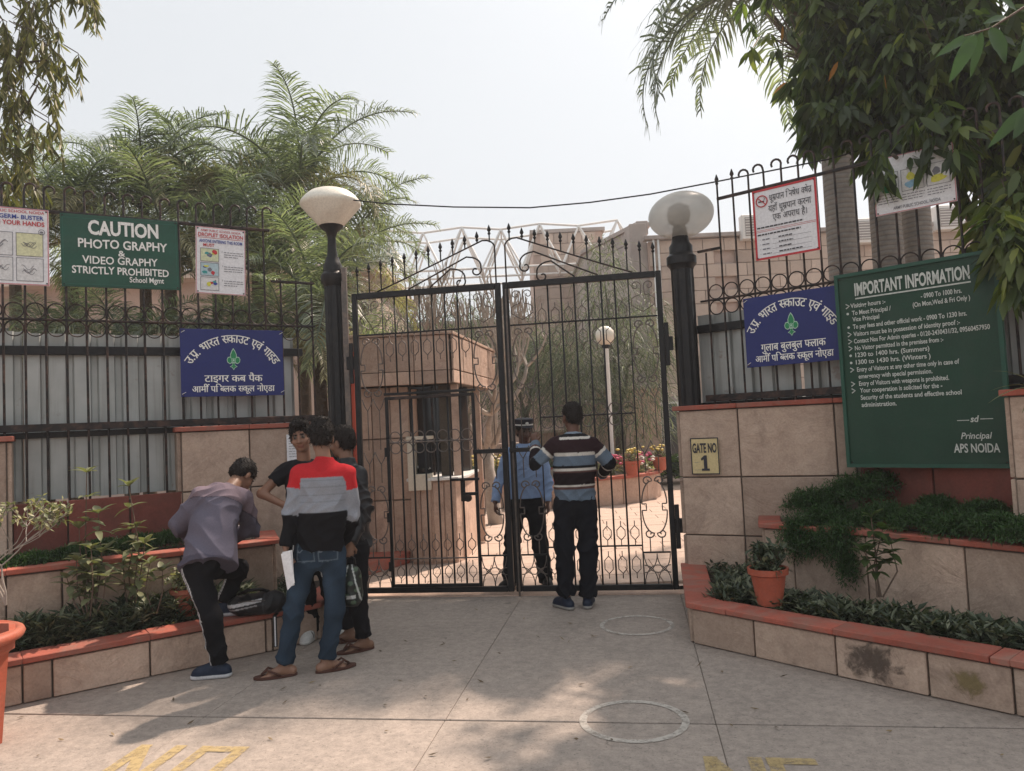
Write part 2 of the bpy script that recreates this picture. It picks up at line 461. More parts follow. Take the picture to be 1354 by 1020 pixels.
# left planters (viewer on the right-hand side when walking left to right)
LPL = [(-4.3, 4.0), (-3.17, 4.85), (-2.575, 5.28), (-1.93, 5.73), (-1.62, 6.0), (-1.56, 7.2)]
planter('lower_planter', 'low sandstone planter with red coping behind the stooping boy, left of the gate', LPL, 0, 0.29, 0.16,
        [[0, .45, 1], [0, .22, 1], [0, 1], [0, .12, 1], [0, 1], [0, .5, 1]], [[0, 1], [0, 1], [0, 1], [0, .6, 1], [0, 1], [0, .5, 1]], 0.75, group='stepped planters beside the gate')
UPL = [(-4.6, 4.75), (-3.6, 5.35), (-2.62, 5.9), (-2.03, 6.28), (-2.25, 6.85)]
planter('upper_planter', 'raised sandstone planter with red coping under the corrugated sheets on the left', UPL, 0.15, 0.61, 0.12,
        [[0, 1], [0, .3, 1], [0, 1], [0, .97], [0, 1]], [[0, 1], [0, .5, 1], [0, 1], [0, 1]], 0.75, group='stepped planters beside the gate')
# right planters
RPL = [(1.50, 6.9), (1.216, 5.456), (1.894, 4.66), (2.506, 3.963), (3.25, 3.05), (3.9, 2.2)]
planter('lower_planter', 'low sandstone planter and red coping below the information board, one slab stained dark', RPL, 0, 0.29, 0.16,
        [[0, .5, 1], [0, .47, 1], [0, .56, 1], [0, .55, 1], [0, 1]], [[0, .5, 1], [0, .3, 1], [0, .9, 1], [0, 1], [0, 1]], 0.85, group='stepped planters beside the gate')
URL = [(2.12, 6.55), (1.97, 6.1), (2.5, 5.5), (3.1, 4.58), (3.75, 3.6)]
planter('upper_planter', 'raised sandstone planter with red coping directly under the information board', URL, 0.15, 0.58, 0.12,
        [[0, 1], [0, .3, 1], [0, .62, 1], [0, 1]], [[0, 1], [0, 1], [0, .55, 1], [0, 1]], 0.9, group='stepped planters beside the gate')

# piers and low walls below the fences
def pier(name, label, a, b, z1, us_, zs_, th=0.3, mat='stone', cop=True, returns=True, z0=0.0):
    root = thing(name, label, 'wall', (a[0], a[1], z0))
    A, B = Vector((0, 0)), Vector((b[0] - a[0], b[1] - a[1]))
    wall_core(root, A, B, 0, z1 - 0.045, th)
    clad(root, A, B, 0, z1 - .045, us_, zs_, M[mat])
    n = outn(A, B)
    if returns:
        clad(root, A - n * th, A, 0, z1, [0, 1], zs_, M[mat]); clad(root, B, B - n * th, 0, z1, [0, 1], zs_, M[mat])
    if cop:
        d = (B - A).normalized(); k = len(us_) - 1
        for i in range(k):
            p, q = A.lerp(B, us_[i]), A.lerp(B, us_[i + 1])
            if i == 0: p = p - d * 0.05
            if i == k - 1: q = q + d * 0.05
            m = MB(); m.prism([p + n * .055, q + n * .055 - d * .003, q - n * (th + .04) - d * .003, p - n * (th + .04)], z1 - 0.042, z1)
            m.build('coping_stone', M['coping'], root, bevel=0.005)
    return root
pier('stone_pier', 'tall tan stone wall with a paper notice behind the four young men', (-2.93, 6.66), (-1.84, 7.26), 1.72, [0, .46, 1], [0.0, .62, 1.15, 1.675])
pier('stone_pier', 'tan stone pier cut off by the left edge of the picture', (-5.2, 5.3), (-4.02, 6.0), 1.70, [0, .5, 1], [0.0, .6, 1.13, 1.655])
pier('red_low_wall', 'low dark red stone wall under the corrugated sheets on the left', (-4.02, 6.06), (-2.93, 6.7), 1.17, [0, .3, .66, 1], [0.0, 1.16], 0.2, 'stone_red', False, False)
pier('stone_pier', 'broad tan stone wall carrying the yellow gate number plate', (1.5, 6.86), (2.78, 6.2), 1.70, [0, .36, .9, 1], [0.0, .55, 1.06, 1.655])
pier('stone_pier', 'pale stone pier cut off by the right edge of the picture', (3.242, 4.95), (4.2, 4.1), 1.68, [0, .5, 1], [0.0, .55, 1.1, 1.635])
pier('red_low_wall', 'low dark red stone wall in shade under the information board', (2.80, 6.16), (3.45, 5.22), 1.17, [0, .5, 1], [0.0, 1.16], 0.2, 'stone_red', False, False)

def stain(label, c, nrm, w_, h_, col, name='stain', seed=0.0, parent=None):
    """a blot soaked into the stone: a skin 2 mm off the slab, cut out by noise"""
    k = 'stain_%s' % name
    if k not in M:
        t = NT(k); tc = t.node('TexCoord'); t.col(col); t.b.inputs['Roughness'].default_value = .8
        ln = t.node('VectorMath', _operation='LENGTH'); sc_ = t.node('Mapping'); sc_.inputs['Scale'].default_value = (2 / w_, 1, 2 / h_); t.l.new(tc.outputs['Object'], sc_.inputs['Vector']); t.l.new(sc_.outputs[0], ln.inputs[0])
        ns = t.noise(tc.outputs['Object'], 14, 7, .7, .6); ad = t.node('Math', _operation='MULTIPLY_ADD'); t.l.new(ns, ad.inputs[0]); ad.inputs[1].default_value = 2.6; t.l.new(ln.outputs['Value'], ad.inputs[2])
        f = t.ramp(ad.outputs[0], [(0.0, 0), (1.0, 1)]); mr = t.node('MapRange'); mr.inputs['From Min'].default_value = 1.72; mr.inputs['From Max'].default_value = 2.2; mr.inputs['To Min'].default_value = .6; mr.inputs['To Max'].default_value = 0
        t.l.new(ad.outputs[0], mr.inputs[0]); tr = t.node('BsdfTransparent'); ms = t.node('MixShader'); t.l.new(mr.outputs[0], ms.inputs[0]); t.l.new(tr.outputs[0], ms.inputs[1]); t.l.new(t.b.outputs[0], ms.inputs[2]); t.l.new(ms.outputs[0], t.out.inputs[0]); M[k] = t.m
    m = MB(); m.add([(-w_ / 2, 0, -h_ / 2), (w_ / 2, 0, -h_ / 2), (w_ / 2, 0, h_ / 2), (-w_ / 2, 0, h_ / 2)], [(0, 1, 2, 3)])
    o = m.build(name, M[k], parent, c, math.atan2(nrm[0], -nrm[1])); return o
def on_wall(root, a, b, u, z, o=.041):
    a, b = Vector(a), Vector(b); n = outn(a, b); p = a.lerp(b, u) + n * o; return (p.x - root.location.x, p.y - root.location.y, z - root.location.z), n
_rp = [o for o in COL.objects if o.name.startswith('lower_planter') and o.location.x > 0 and o.parent is None][0]
c_, n_2 = on_wall(_rp, RPL[2], RPL[3], .24, .135); stain('', c_, n_2, .42, .26, (.028, .020, .016), 'dark_stain', parent=_rp)
c_, n_2 = on_wall(_rp, RPL[2], RPL[3], .78, .12); stain('', c_, n_2, .22, .17, (.22, .17, .06), 'yellow_stain', parent=_rp)


# ------------------------------------------------------------------ railing fences
def ring_mesh(Rr, r=0.006, n=20):
    m = MB(); m.tube([(Rr * math.cos(2 * PI * k / n), 0, Rr * math.sin(2 * PI * k / n)) for k in range(n)], r, 5, closed=True)
    me = m.mesh(True); return me
def spear(m, x, z0, z1, r=0.008, y=0):
    m.tube([(x, y, z0), (x, y, z1 - 0.09)], r, 6)
    m.lathe([(0.006, 0), (0.014, 0.01), (0.016, 0.02), (0.008, 0.03), (0.02, 0.05), (0.016, 0.065), (0.003, 0.1)], 8, (x, y, z1 - 0.1))
def fence(name, label, A, B, spacing, wall_top, hook, step_at, spears=0, first=0.08):
    """A is the end farther to the left in the picture; wall_top(u) gives the height the bars start from"""
    A3 = Vector((A[0], A[1], 0)); d = Vector((B[0] - A[0], B[1] - A[1])); L = d.length
    root = thing(name, label, 'fence', A3, math.atan2(d.y, d.x))
    RT, CR, BR = 3.57, 2.655, 1.76
    def rail(x0, x1, z, h, th=0.03, nm='rail'):
        m = MB(); m.box(((x0 + x1) / 2, 0, z), (x1 - x0, th, h)); m.build(nm, M['rust'], root, bevel=0.003)
    lo, hi = (0, step_at) if hook > 0 else (step_at, L)
    rail(lo, hi, RT, 0.025); rail(0, L, CR, 0.018); rail(0, L, BR, 0.06, 0.045)
    if hook > 0: rail(step_at, L, 3.08, 0.022)
    else: rail(0, step_at, 3.12, 0.022)
    rm = ring_mesh(0.5 * spacing - 0.008); rm.materials.append(M['rust'])
    n = int((L - first) / spacing)
    for i in range(n + 1):
        x = first + i * spacing
        tall = x < step_at + .02 if hook > 0 else x > step_at - .02
        z0 = wall_top(x); m = MB()
        if tall:
            top = 3.74 + random.uniform(-.012, .012)
            k = i - (0 if hook > 0 else int(step_at / spacing))
            if hook < 0 and 0 <= k < spears: spear(m, x, z0, top + 0.06, 0.0095)
            else:
                hr = 0.04; lean = random.uniform(-.01, .01)
                pts = [(x, 0, z0), (x + lean * .5, 0, top - .03)] + [(x + lean + hook * (hr - hr * math.cos(t)), -0.4 * hr * math.sin(t / 2), top + hr * math.sin(t)) for t in [PI * q / 6 for q in range(0, 8)]]
                m.tube(pts, 0.0095, 6)
        else: m.tube([(x, 0, z0), (x, 0, 3.10)], 0.0095, 6)
        m.build('bar', M['rust'], root, smooth=True, sharp=50)
        if i < n:
            for dz in (-0.5 * spacing, 0.5 * spacing):
                link('ring', rm, root, (x + spacing / 2, 0.0, CR + dz * 0.98))
    return root
def wt_left(x): return 1.15 if 0.87 < x < 2.1 else 1.7
fence('railing_fence', 'black hooked iron railing with rings to the left of the gate', (-4.80, 5.669), (-1.90, 7.371), 0.148, wt_left, 1, 2.95)
fence('railing_fence', 'black hooked iron railing with rings to the right of the gate', (1.78, 6.95), (4.60, 4.60), 0.146, lambda x: 1.69 if x < 1.28 else 1.1, -1, 0.22, spears=2)

# corrugated sheeting behind the railings
t_ = NT('galvanised_sheet'); v_ = t_.vec()
st_ = t_.node('Mapping'); st_.inputs['Scale'].default_value = (14, 14, 0.8); t_.l.new(v_, st_.inputs['Vector'])
streak = t_.noise(st_.outputs[0], 1.0, 4, 0.6)
a_ = t_.ramp(t_.noise(v_, 3, 5), [(0.3, (0.33, 0.35, 0.34)), (0.7, (0.46, 0.475, 0.46))])
a_ = t_.mix(t_.ramp(streak, [(0.5, 0.0), (0.75, 0.55)]), a_, (0.20, 0.19, 0.17))
a_ = t_.mix(t_.ramp(t_.noise(v_, 5, 6, .7), [(0.62, 0.0), (0.7, 0.5)]), a_, (0.20, 0.12, 0.08))
t_.col(a_); t_.b.inputs['Roughness'].default_value = 0.5; t_.b.inputs['Metallic'].default_value = 0.25
t_.bump(streak, 0.1, 0.004)
M['sheet'] = t_.m
def sheets(name, label, A, B, z0, z1, cuts, beam_z=2.41):
    d = Vector((B[0] - A[0], B[1] - A[1])); root = thing(name, label, 'screen', (A[0], A[1], 0), math.atan2(d.y, d.x))
    for k in range(len(cuts) - 1):
        x0, x1 = cuts[k], cuts[k + 1] + 0.02
        prof = []; x = x0; per = 0.185
        while x < x1:
            prof += [(x, 0), (x + 0.118, 0), (x + 0.128, 0.04), (x + 0.170, 0.04)]; x += per
        prof = [p for p in prof if p[0] <= x1]
        yo = 0.006 * (k % 2); zt = z1 + random.uniform(-.015, .015)
        vs = []; n = len(prof)
        for zz in (z0, zt):
            vs += [(px, py + yo, zz) for px, py in prof]
        for zz in (z0, zt):
            vs += [(px, py + yo + 0.002, zz) for px, py in prof]
        fs = [(i, i + 1, i + 1 + n, i + n) for i in range(n - 1)] + [(i + 2 * n, i + 3 * n, i + 1 + 3 * n, i + 1 + 2 * n) for i in range(n - 1)]
        m = MB(); m.add(vs, fs); m.build('sheet', M['sheet'], root)
    m = MB(); m.box(((cuts[0] + cuts[-1]) / 2, -0.03, beam_z), (cuts[-1] - cuts[0], 0.04, 0.075)); m.build('beam', M['black'], root, bevel=.003)
    m = MB(); m.box(((cuts[0] + cuts[-1]) / 2, -0.03, 1.7), (cuts[-1] - cuts[0], 0.04, 0.05)); m.build('beam', M['black'], root, bevel=.003)
    return root
sheets('corrugated_screen', 'pale grey corrugated metal sheets behind the left railing', (-4.86, 5.80), (-1.96, 7.49), 1.16, 2.56, [0, .93, 1.86, 2.79, 3.24])
sheets('corrugated_screen', 'pale grey corrugated metal sheets behind the right railing and the blue banner', (1.78, 7.10), (4.72, 4.64), 1.12, 2.54, [0, .95, 1.9, 2.85, 3.7])

# ------------------------------------------------------------------ lamp posts
M['globe'] = surf('frosted_lamp_glass', (0.80, 0.76, 0.66), 0.35, 0.05, 5, 0.02, 0.001, dirt=(0.55, 0.46, 0.36), dirt_amt=0.45, rnd=0, dscale=4, spec=0.5)
def glassy(name, c, trans=0.5):
    t = NT(name); v = t.vec(); t.b.inputs['Roughness'].default_value = 0.3
    t.col(t.ramp(t.noise(v, 4, 5), [(0.35, c), (0.7, shift(c, 0.72))]))
    tr = t.node('BsdfTransparent'); tl = t.node('BsdfTranslucent'); tl.inputs[0].default_value = (*c, 1)
    a = t.node('MixShader'); a.inputs[0].default_value = 0.45
    b = t.node('MixShader'); b.inputs[0].default_value = 1 - trans
    t.l.new(t.b.outputs[0], a.inputs[1]); t.l.new(tl.outputs[0], a.inputs[2])
    t.l.new(tr.outputs[0], b.inputs[1]); t.l.new(a.outputs[0], b.inputs[2]); t.l.new(b.outputs[0], t.out.inputs[0])
    return t.m
M['milky'] = glassy('milky_clear_globe', (0.56, 0.55, 0.51), 0.3)
def post_shaft(root, r, zt):
    m = MB(); m.lathe([(r * 1.35, 0), (r * 1.35, .25), (r * 1.05, .32), (r, .4), (r, zt - .42)], 24, flute=0.07); m.build('shaft', M['black'], root)
    m = MB(); m.lathe([(r * 1.0, zt - .42), (r * 1.05, zt - .40), (r * 1.3, zt - .37), (r * 1.3, zt - .30), (r * 1.02, zt - .27), (r * 1.02, zt - .20), (r * .82, zt - .17), (r * .7, zt - .12)], 24)
    m.build('capital', M['black'], root, smooth=True, sharp=40)
lp = thing('lamp_post', 'black lamp post with a faceted cream diamond shaped lamp, left of the gate', 'lamp post', (-1.738,7.5,0.0), 0, 'lamp posts flanking the gate')
post_shaft(lp, 0.092, 3.48)
m = MB(); m.lathe([(.055, 3.36), (.045, 3.44), (.040, 3.56), (.06, 3.62), (.11, 3.66), (.12, 3.68)], 20); m.build('neck', M['black'], lp, smooth=True, sharp=50)
m = MB(); m.lathe([(.11, 3.675), (.13, 3.69), (.20, 3.77), (.29, 3.875), (.303, 3.90), (.296, 3.925), (.25, 3.98), (.20, 4.02), (.15, 4.04), (.10, 4.048), (.02, 4.05)], 40); m.build('lamp_globe', M['globe'], lp, smooth=True, sharp=60)
rp = thing('lamp_post', 'black lamp post with a milky see-through oval globe, right of the gate', 'lamp post', (1.624,6.95,0.0), 0, 'lamp posts flanking the gate')
post_shaft(rp, 0.105, 3.38)
m = MB(); m.lathe([(.075, 3.25), (.07, 3.3), (.062, 3.36)], 20); m.build('neck', M['black'], rp, smooth=True, sharp=50)
m = MB(); gp = [(0.30 * math.sin(t), 3.475 - 0.212 * math.cos(t)) for t in [0.24 + (PI - 0.26) * q / 22 for q in range(23)]]; m.lathe(gp, 40)
o = m.build('lamp_globe', M['milky'], rp, smooth=True)
for v in o.data.vertices: v.co.z += v.co.x * 0.05 ; v.co.x += 0.02
m = MB(); m.lathe([(.03, 3.36), (.095, 3.41), (.11, 3.48), (.095, 3.55), (.02, 3.59)], 18); m.build('bulb_housing', plain('grey_reflector', (0.20, 0.21, 0.23), 0.4), rp, smooth=True)


# ------------------------------------------------------------------ gate: two leaves
GW = 3.057; GA = math.atan2(6.969 - 7.443, 1.477 + 1.543)
def spiral(cx, cz, r, a0, turns, n=18, rmin=0.22):
    """spiral from the outside (angle a0) inwards"""
    return [(cx + r * (1 - (1 - rmin) * k / n) * math.cos(a0 + turns * 2 * PI * k / n), 0, cz + r * (1 - (1 - rmin) * k / n) * math.sin(a0 + turns * 2 * PI * k / n)) for k in range(n + 1)]
def side_scroll(s, w, h):
    """one half of a lyre ornament, s=-1 left / +1 right, centred on x=0, from z=0 up to h"""
    r = w * 0.19; m = h / 2
    top = spiral(s * w * 0.24, h - r * 1.1, r, PI if s > 0 else 0, (-1.15 if s > 0 else 1.15))[::-1]
    arc = [(s * (w * 0.05 + w * 0.42 * math.sin(t)), 0, m + 0.03 + (h - r * 1.1 - m - 0.03) * math.cos(t)) for t in [0.25 + 1.32 * q / 8 for q in range(9)]]
    up = top + arc + [(s * w * 0.47, 0, m + 0.03), (s * w * 0.30, 0, m + 0.03), (s * w * 0.30, 0, m)]
    dn = [(x, y, h - z) for x, y, z in up[::-1]]
    return up + dn[1:]
_gm = {}
def gmesh(key, fn):
    if key not in _gm:
        m = MB(); fn(m); me = m.mesh(True); me.materials.append(M['scroll']); _gm[key] = me
    return _gm[key]
def lyre(root, x, z, w, h):
    for s in (-1, 1):
        me = gmesh(('ly', s, round(w, 3), round(h, 3)), lambda m: m.tube(side_scroll(s, w, h), 0.0068, 5))
        link('scroll', me, root, (x, -0.006 * (s > 0), z))
def volute(root, x, z, w, h, flip=False):
    """half lyre: two scrolls over a V-shaped foot"""
    def f(m, s):
        r = w * 0.2
        pts = spiral(s * w * 0.25, h - r, r, PI if s > 0 else 0, (-1.1 if s > 0 else 1.1))[::-1]
        pts += [(s * w * 0.08, 0, h * 0.55), (s * w * .3, 0, h * 0.50), (s * w * 0.44, 0, h * 0.42), (s * w * 0.44, 0, h * 0.22), (s * w * 0.2, 0, h * 0.10), (0, 0, 0)]
        m.tube([(a, b, -c if flip else c) for a, b, c in pts], 0.005, 5)
    for s in (-1, 1):
        me = gmesh(('vo', s, w, h, flip), lambda m: f(m, s)); link('scroll', me, root, (x, -0.005 * (s > 0), z))
def hexa(root, x, z, w, h):
    def f(m):
        a, b = w * 0.34, h / 2
        m.tube([(0, 0, -b - .045), (0, 0, -b), (-a, 0, -b + .04), (-a, 0, b - .04), (0, 0, b), (0, 0, b + .045)], 0.0045, 4)
        m.tube([(0, -.004, -b), (a, -.004, -b + .04), (a, -.004, b - .04), (0, -.004, b)], 0.0045, 4)
    link('hexagon_ornament', gmesh(('hx', w, h), f), root, (x, 0, z))
def arches(root, x, z0, z1, w):
    def f(m):
        h = z1 - z0; q = w * 0.25
        for s in (-1, 1):
            pts = [(s * q, 0, 0.0), (s * q, 0, h - .12), (s * q * 1.5, 0, h - .07), (s * q * 1.9, 0, h)]
            m.tube(pts, 0.005, 5)
            pts = [(s * q, -.004, h - .12), (s * q * .5, -.004, h - .07), (0, -.004, h)]
            m.tube(pts, 0.005, 5)
    link('arch_ornament', gmesh(('ar', round(z1 - z0, 3), round(w, 3)), f), root, (x, 0, z0))
def arcbox(root, x, z0, w, h):
    def f(m, k):
        if k == 0:
            for cx in (-w / 2, 0, w / 2):
                pts = [(cx + w / 2 * math.cos(t), 0, 0.0 + h * .62 * math.sin(t)) for t in [PI * q / 14 for q in range(15)]]
                pts = [p for p in pts if -w / 2 - .001 <= p[0] <= w / 2 + .001]
                if len(pts) > 1: m.tube(pts, 0.005, 5)
        else:
            for cx in (-w / 2, 0, w / 2):
                pts = [(cx + w / 2 * math.cos(t), -.006, h - h * .62 * math.sin(t)) for t in [PI * q / 14 for q in range(15)]]
                pts = [p for p in pts if -w / 2 - .001 <= p[0] <= w / 2 + .001]
                if len(pts) > 1: m.tube(pts, 0.005, 5)
    for k in (0, 1): link('arc_ornament', gmesh(('ab', w, h, k), lambda m: f(m, k)), root, (x, 0, z0))
ring_g = ring_mesh(0.052, 0.0055, 18); ring_g.materials.append(M['scroll'])
def vbar(root, x, z0, z1, r=0.0085, y=0.0, mat='black'):
    me = gmesh(('vb', round(z1 - z0, 3), r, mat), lambda m: m.tube([(0, 0, 0), (0, 0, z1 - z0)], r, 6))
    if mat == 'black': me.materials[0] = M['black']
    link('bar', me, root, (x, y, z0))
def gbox(root, nm, c, s, mat='black', bevel=.004):
    m = MB(); m.box(c, s); return m.build(nm, M[mat], root, bevel=bevel)
def leaf(name, label, x0, mirror, wicket):
    """local x runs from the hinge to the meeting stile"""
    W = 1.495; H = 2.97
    root = thing(name, label, 'gate', (0, 0, 0), 0, 'two leaves of the entrance gate')
    o = Vector((-1.543, 7.443, 0)) + Vector((math.cos(GA), math.sin(GA), 0)) * x0
    root.location = o; root.rotation_euler = (0, 0, GA)
    X = (lambda x: W - x) if mirror else (lambda x: x)
    def bx(nm, xa, xb, za, zb, y=0, th=.045, mat='black'):
        a, b = sorted((X(xa), X(xb))); gbox(root, nm, ((a + b) / 2, y, (za + zb) / 2), (b - a, th, zb - za), mat)
    bx('stile', 0, .05, .04, H); bx('stile', W - .055, W, .04, H)
    bx('top_rail', .052, W - .057, H - .06, H); bx('bottom_rail', .052, W - .057, .04, .09)
    bx('cross_rail', .052, W - .057, 2.545, 2.56, 0, .022)
    # ornament columns either side of the group of bars
    bx('cross_rail', .052, .305, .37, .385, 0, .02); bx('cross_rail', 1.19, W - .057, .37, .385, 0, .02)
    for xc, w_ in ((.178, .24), (1.315, .235)):
        volute(root, X(xc), 2.60, w_ * 1.0, .29)
        lyre(root, X(xc), 1.93, w_, .60)
        arches(root, X(xc), 1.42, 1.92, w_ * 1.0)
        me_z = 1.42
        arches(root, X(xc), 1.10, 1.40, w_)
        lyre(root, X(xc), .50, w_, .58)
        vbar(root, X(xc - .055), .385, .52, .0055, 0, 'scroll'); vbar(root, X(xc + .055), .385, .52, .0055, 0, 'scroll')
        arcbox(root, X(xc), .092, .236, .275)
    xs = [.305 + .1265 * i for i in range(8)]
    if not wicket:
        for i, x in enumerate(xs): vbar(root, X(x), .09, H - .06, .0085 if 0 < i < 7 else .006)
        bx('cross_rail', .307, 1.188, .435, .449, 0, .02); bx('cross_rail', .307, 1.188, 1.655, 1.667, 0, .02)
        for i in range(7):
            xm = X(xs[i] + .063); hexa(root, xm, 2.62, .11, .16); hexa(root, xm, 2.40, .11, .16)
            hexa(root, xm, .56, .11, .13); hexa(root, xm, .27, .11, .16)
            for dz in (-.054, .054): link('ring', ring_g, root, (xm, 0, 1.661 + dz))
    else:
        for i, x in enumerate(xs): vbar(root, X(x), 1.97 if 0 < i < 7 else 1.97, H - .06, .0085 if 0 < i < 7 else .006)
        bx('wicket_header', .29, 1.205, 1.945, 1.97, 0, .03)
        for i in range(7):
            xm = X(xs[i] + .063); hexa(root, xm, 2.62, .11, .16); hexa(root, xm, 2.40, .11, .16)
        # the wicket door hangs in the leaf
        bx('wicket_stile', .305, .335, .095, 1.93, -.02, .03); bx('wicket_stile', 1.165, 1.195, .095, 1.93, -.02, .03)
        bx('wicket_rail', .337, 1.163, 1.90, 1.93, -.02, .03, 'rust'); bx('wicket_rail', .337, 1.163, .095, .125, -.02, .03)
        bx('wicket_rail', .337, 1.163, 1.476, 1.488, -.02, .02, 'scroll'); bx('wicket_rail', .337, 1.163, .36, .372, -.02, .02, 'scroll')
        ws = [.335 + .1186 * i for i in range(8)]
        for x in ws[1:-1]: vbar(root, X(x), .125, 1.90, .0095, -.02)
        for i in range(7):
            xm = X(ws[i] + .059)
            for dz in (-.054, .054): link('ring', ring_g, root, (xm, -.02, 1.482 + dz))
            hexa(root, xm, .49, .105, .12); hexa(root, xm, .235, .105, .12)
        for z in (1.35, .72, .25): bx('hinge', .285, .31, z, z + .09, -.02, .04)
        # slide bolt with padlock
        bx('bolt_bar', .93, 1.215, 1.095, 1.12, -.05, .03); bx('bolt_plate', 1.03, 1.075, .90, 1.10, -.05, .012)
        bx('bolt_bar', 1.05, 1.20, .955, .985, -.05, .025)
        m = MB(); m.tube([(X(1.10), -.07, .93), (X(1.10), -.04, .93)], .035, 14); m.build('padlock', M['rust'], root)
    bx('latch_arm', W - .33, W + .0, 1.345, 1.385, -.045, .03)
    # wrought crest: long rod and two scrolled rods rising to the middle, spears through them
    for k, (xa, zt, xe, sr) in enumerate(((.26, .42, W - .04, 0), (.58, .27, W - .20, .07), (.80, .165, W - .36, .055))):
        pts = [(X(xa), 0, H + .005)]
        for q in range(1, 12):
            t = q / 11; x = xa + (xe - .12 - xa) * t; pts.append((X(x), -.01 * k, H + .005 + zt * (t ** 1.03)))
        if k == 0:
            for t in [PI / 2 * (1 - q / 6) for q in range(1, 7)]: pts.append((X(xe - .10 + .10 * math.cos(t)), 0, H + zt - .07 + .075 * math.sin(t)))
            pts.append((X(xe), 0, H - .03))
        else:
            for q in range(1, 7):
                t = PI / 2 - PI * 0.55 * q / 6; pts.append((X(xe - .10 + .12 * math.cos(t)), -.01 * k, H + zt - .09 + .09 * math.sin(t)))
            ex, ez = pts[-1][0], pts[-1][2]
            cxs = ex + (.05 if mirror else -.05)
            sp = spiral(cxs, ez - .03, .058, math.atan2(.03, ex - cxs), (.95 if mirror else -.95), 16)
            pts += [(a, -.01 * k, c) for a, b, c in sp[1:]]
        m = MB(); m.tube(pts, .008, 6); m.build('crest_rod', M['rust'], root, smooth=True)
    for i in range(12):
        x = .06 + i * .1225; t = min(.95, max(0, (x - .26) / (W - .42))); zb = H + .004 + .42 * t
        m = MB(); spear(m, X(x), zb if x > .3 else H, H + .26 + .30 * (x / W) + (.03 if i == 11 else 0), .007); m.build('spear', M['black'], root, smooth=True, sharp=50)
    for z in (2.22, .55):
        bx('hinge', -.075, .01, z, z + .13, -.0, .05); bx('hinge_plate', -.04, 0.0, z - .14, z + .26, -.03, .02)
    return root
leaf('gate_leaf', 'left leaf of the black iron gate, with a wicket door and padlocked bolt', 0.0, False, True)
leaf('gate_leaf', 'right leaf of the black iron gate, with ring rows behind the striped sweater', 1.515, True, False)
gl = thing('drop_rod', 'thin steel drop rod standing between the two gate leaves', 'rod', (-0.02, 7.17, 0))
m = MB(); m.tube([(0, 0, -.02), (0, 0, 2.9)], .009, 8); m.build('rod', M['scroll'], gl)
m = MB(); m.box((0.0, 0, 1.4), (.03, .03, .10)); m.build('collar', M['black'], gl, bevel=.003)
ft = thing('gate_pivot_frame', 'weathered steel strip with an orange edge beside the left lamp post', 'post', (-1.62, 7.46, 0))
m = MB(); m.box((0, 0, 1.62), (.05, .05, 3.24)); m.build('strip', M['scroll'], ft)
m = MB(); m.box((.045, .02, 1.2), (.03, .03, 2.4)); m.build('edge_strip', plain('orange_red_paint', (.52, .07, .03), .5), ft)


# ------------------------------------------------------------------ lettering
_tc = {}
def glyph(body, shear=0.0, bold=0.0, space=1.0):
    k = (body, shear, bold, space)
    if k not in _tc:
        c = bpy.data.curves.new('t', 'FONT'); c.body = body; c.shear = shear; c.offset = bold; c.resolution_u = 3; c.space_character = space
        o = bpy.data.objects.new('t', c); me = bpy.data.meshes.new_from_object(o); bpy.data.objects.remove(o)
        vs = np.zeros(len(me.vertices) * 3, dtype=np.float32); me.vertices.foreach_get('co', vs); vs = vs.reshape(-1, 3)
        fs = [tuple(p.vertices) for p in me.polygons]
        bpy.data.meshes.remove(me); bpy.data.curves.remove(c)
        _tc[k] = (vs, fs)
    v, f = _tc[k]; return v.copy(), f
def put_text(parent, vf, x, z, sx, sz, mat, y=-0.006, rot=0.0, name='lettering', wob=0.0):
    """glyph x,y -> sign x,z with the face towards -y"""
    v, f = vf
    if len(v) == 0: return None
    px, pz = v[:, 0] * sx, v[:, 1] * sz
    if wob: pz = pz + wob * np.sin(px * 23 + x * 9)
    c, s = math.cos(rot), math.sin(rot)
    V = np.stack([x + px * c - pz * s, np.full(len(v), y, dtype=np.float32) - v[:, 2] * 1.0, z + px * s + pz * c], 1)
    me = bpy.data.meshes.new('text'); me.from_pydata(V.tolist(), [], f); me.materials.append(mat)
    return link(name, me, parent)
CAPH = 0.70
def text(parent, s, x, z, cap, mat, width=None, align='L', bold=0.0, shear=0.0, y=-0.006, space=1.0, wob=0.0, rot=0.0):
    v, f = glyph(s, shear, bold, space)
    v[:, 0] -= v[:, 0].min(); w0 = v[:, 0].max(); sz = cap / CAPH
    sx = width / w0 if width else sz
    if align == 'C': x = x - w0 * sx / 2
    if align == 'R': x = x - w0 * sx
    return put_text(parent, (v, f), x, z, sx, sz, mat, y, rot, wob=wob)
_adv = {}
BAR = glyph('|')[0][:, 0].max()
def advance(ch):
    if ch not in _adv:
        pre = '\u0915' if ch in '\u0941\u0942\u0947\u0948\u0902\u0901\u094d' else ''
        b = glyph(pre + '|')[0][:, 0].max() if pre else BAR
        _adv[ch] = (float(glyph(pre + ch + '|')[0][:, 0].max() - b), pre)
    return _adv[ch]
def clip_right(v, f, xm):
    bm = bmesh.new(); vv = [bm.verts.new(p) for p in v]
    for q in f:
        try: bm.faces.new([vv[i] for i in q])
        except ValueError: pass
    bmesh.ops.bisect_plane(bm, geom=bm.verts[:] + bm.edges[:] + bm.faces[:], plane_co=(xm, 0, 0), plane_no=(1, 0, 0), clear_outer=True)
    bm.verts.index_update()
    out = (np.array([p.co[:] for p in bm.verts], dtype=np.float32), [tuple(p.index for p in q.verts) for q in bm.faces]); bm.free(); return out
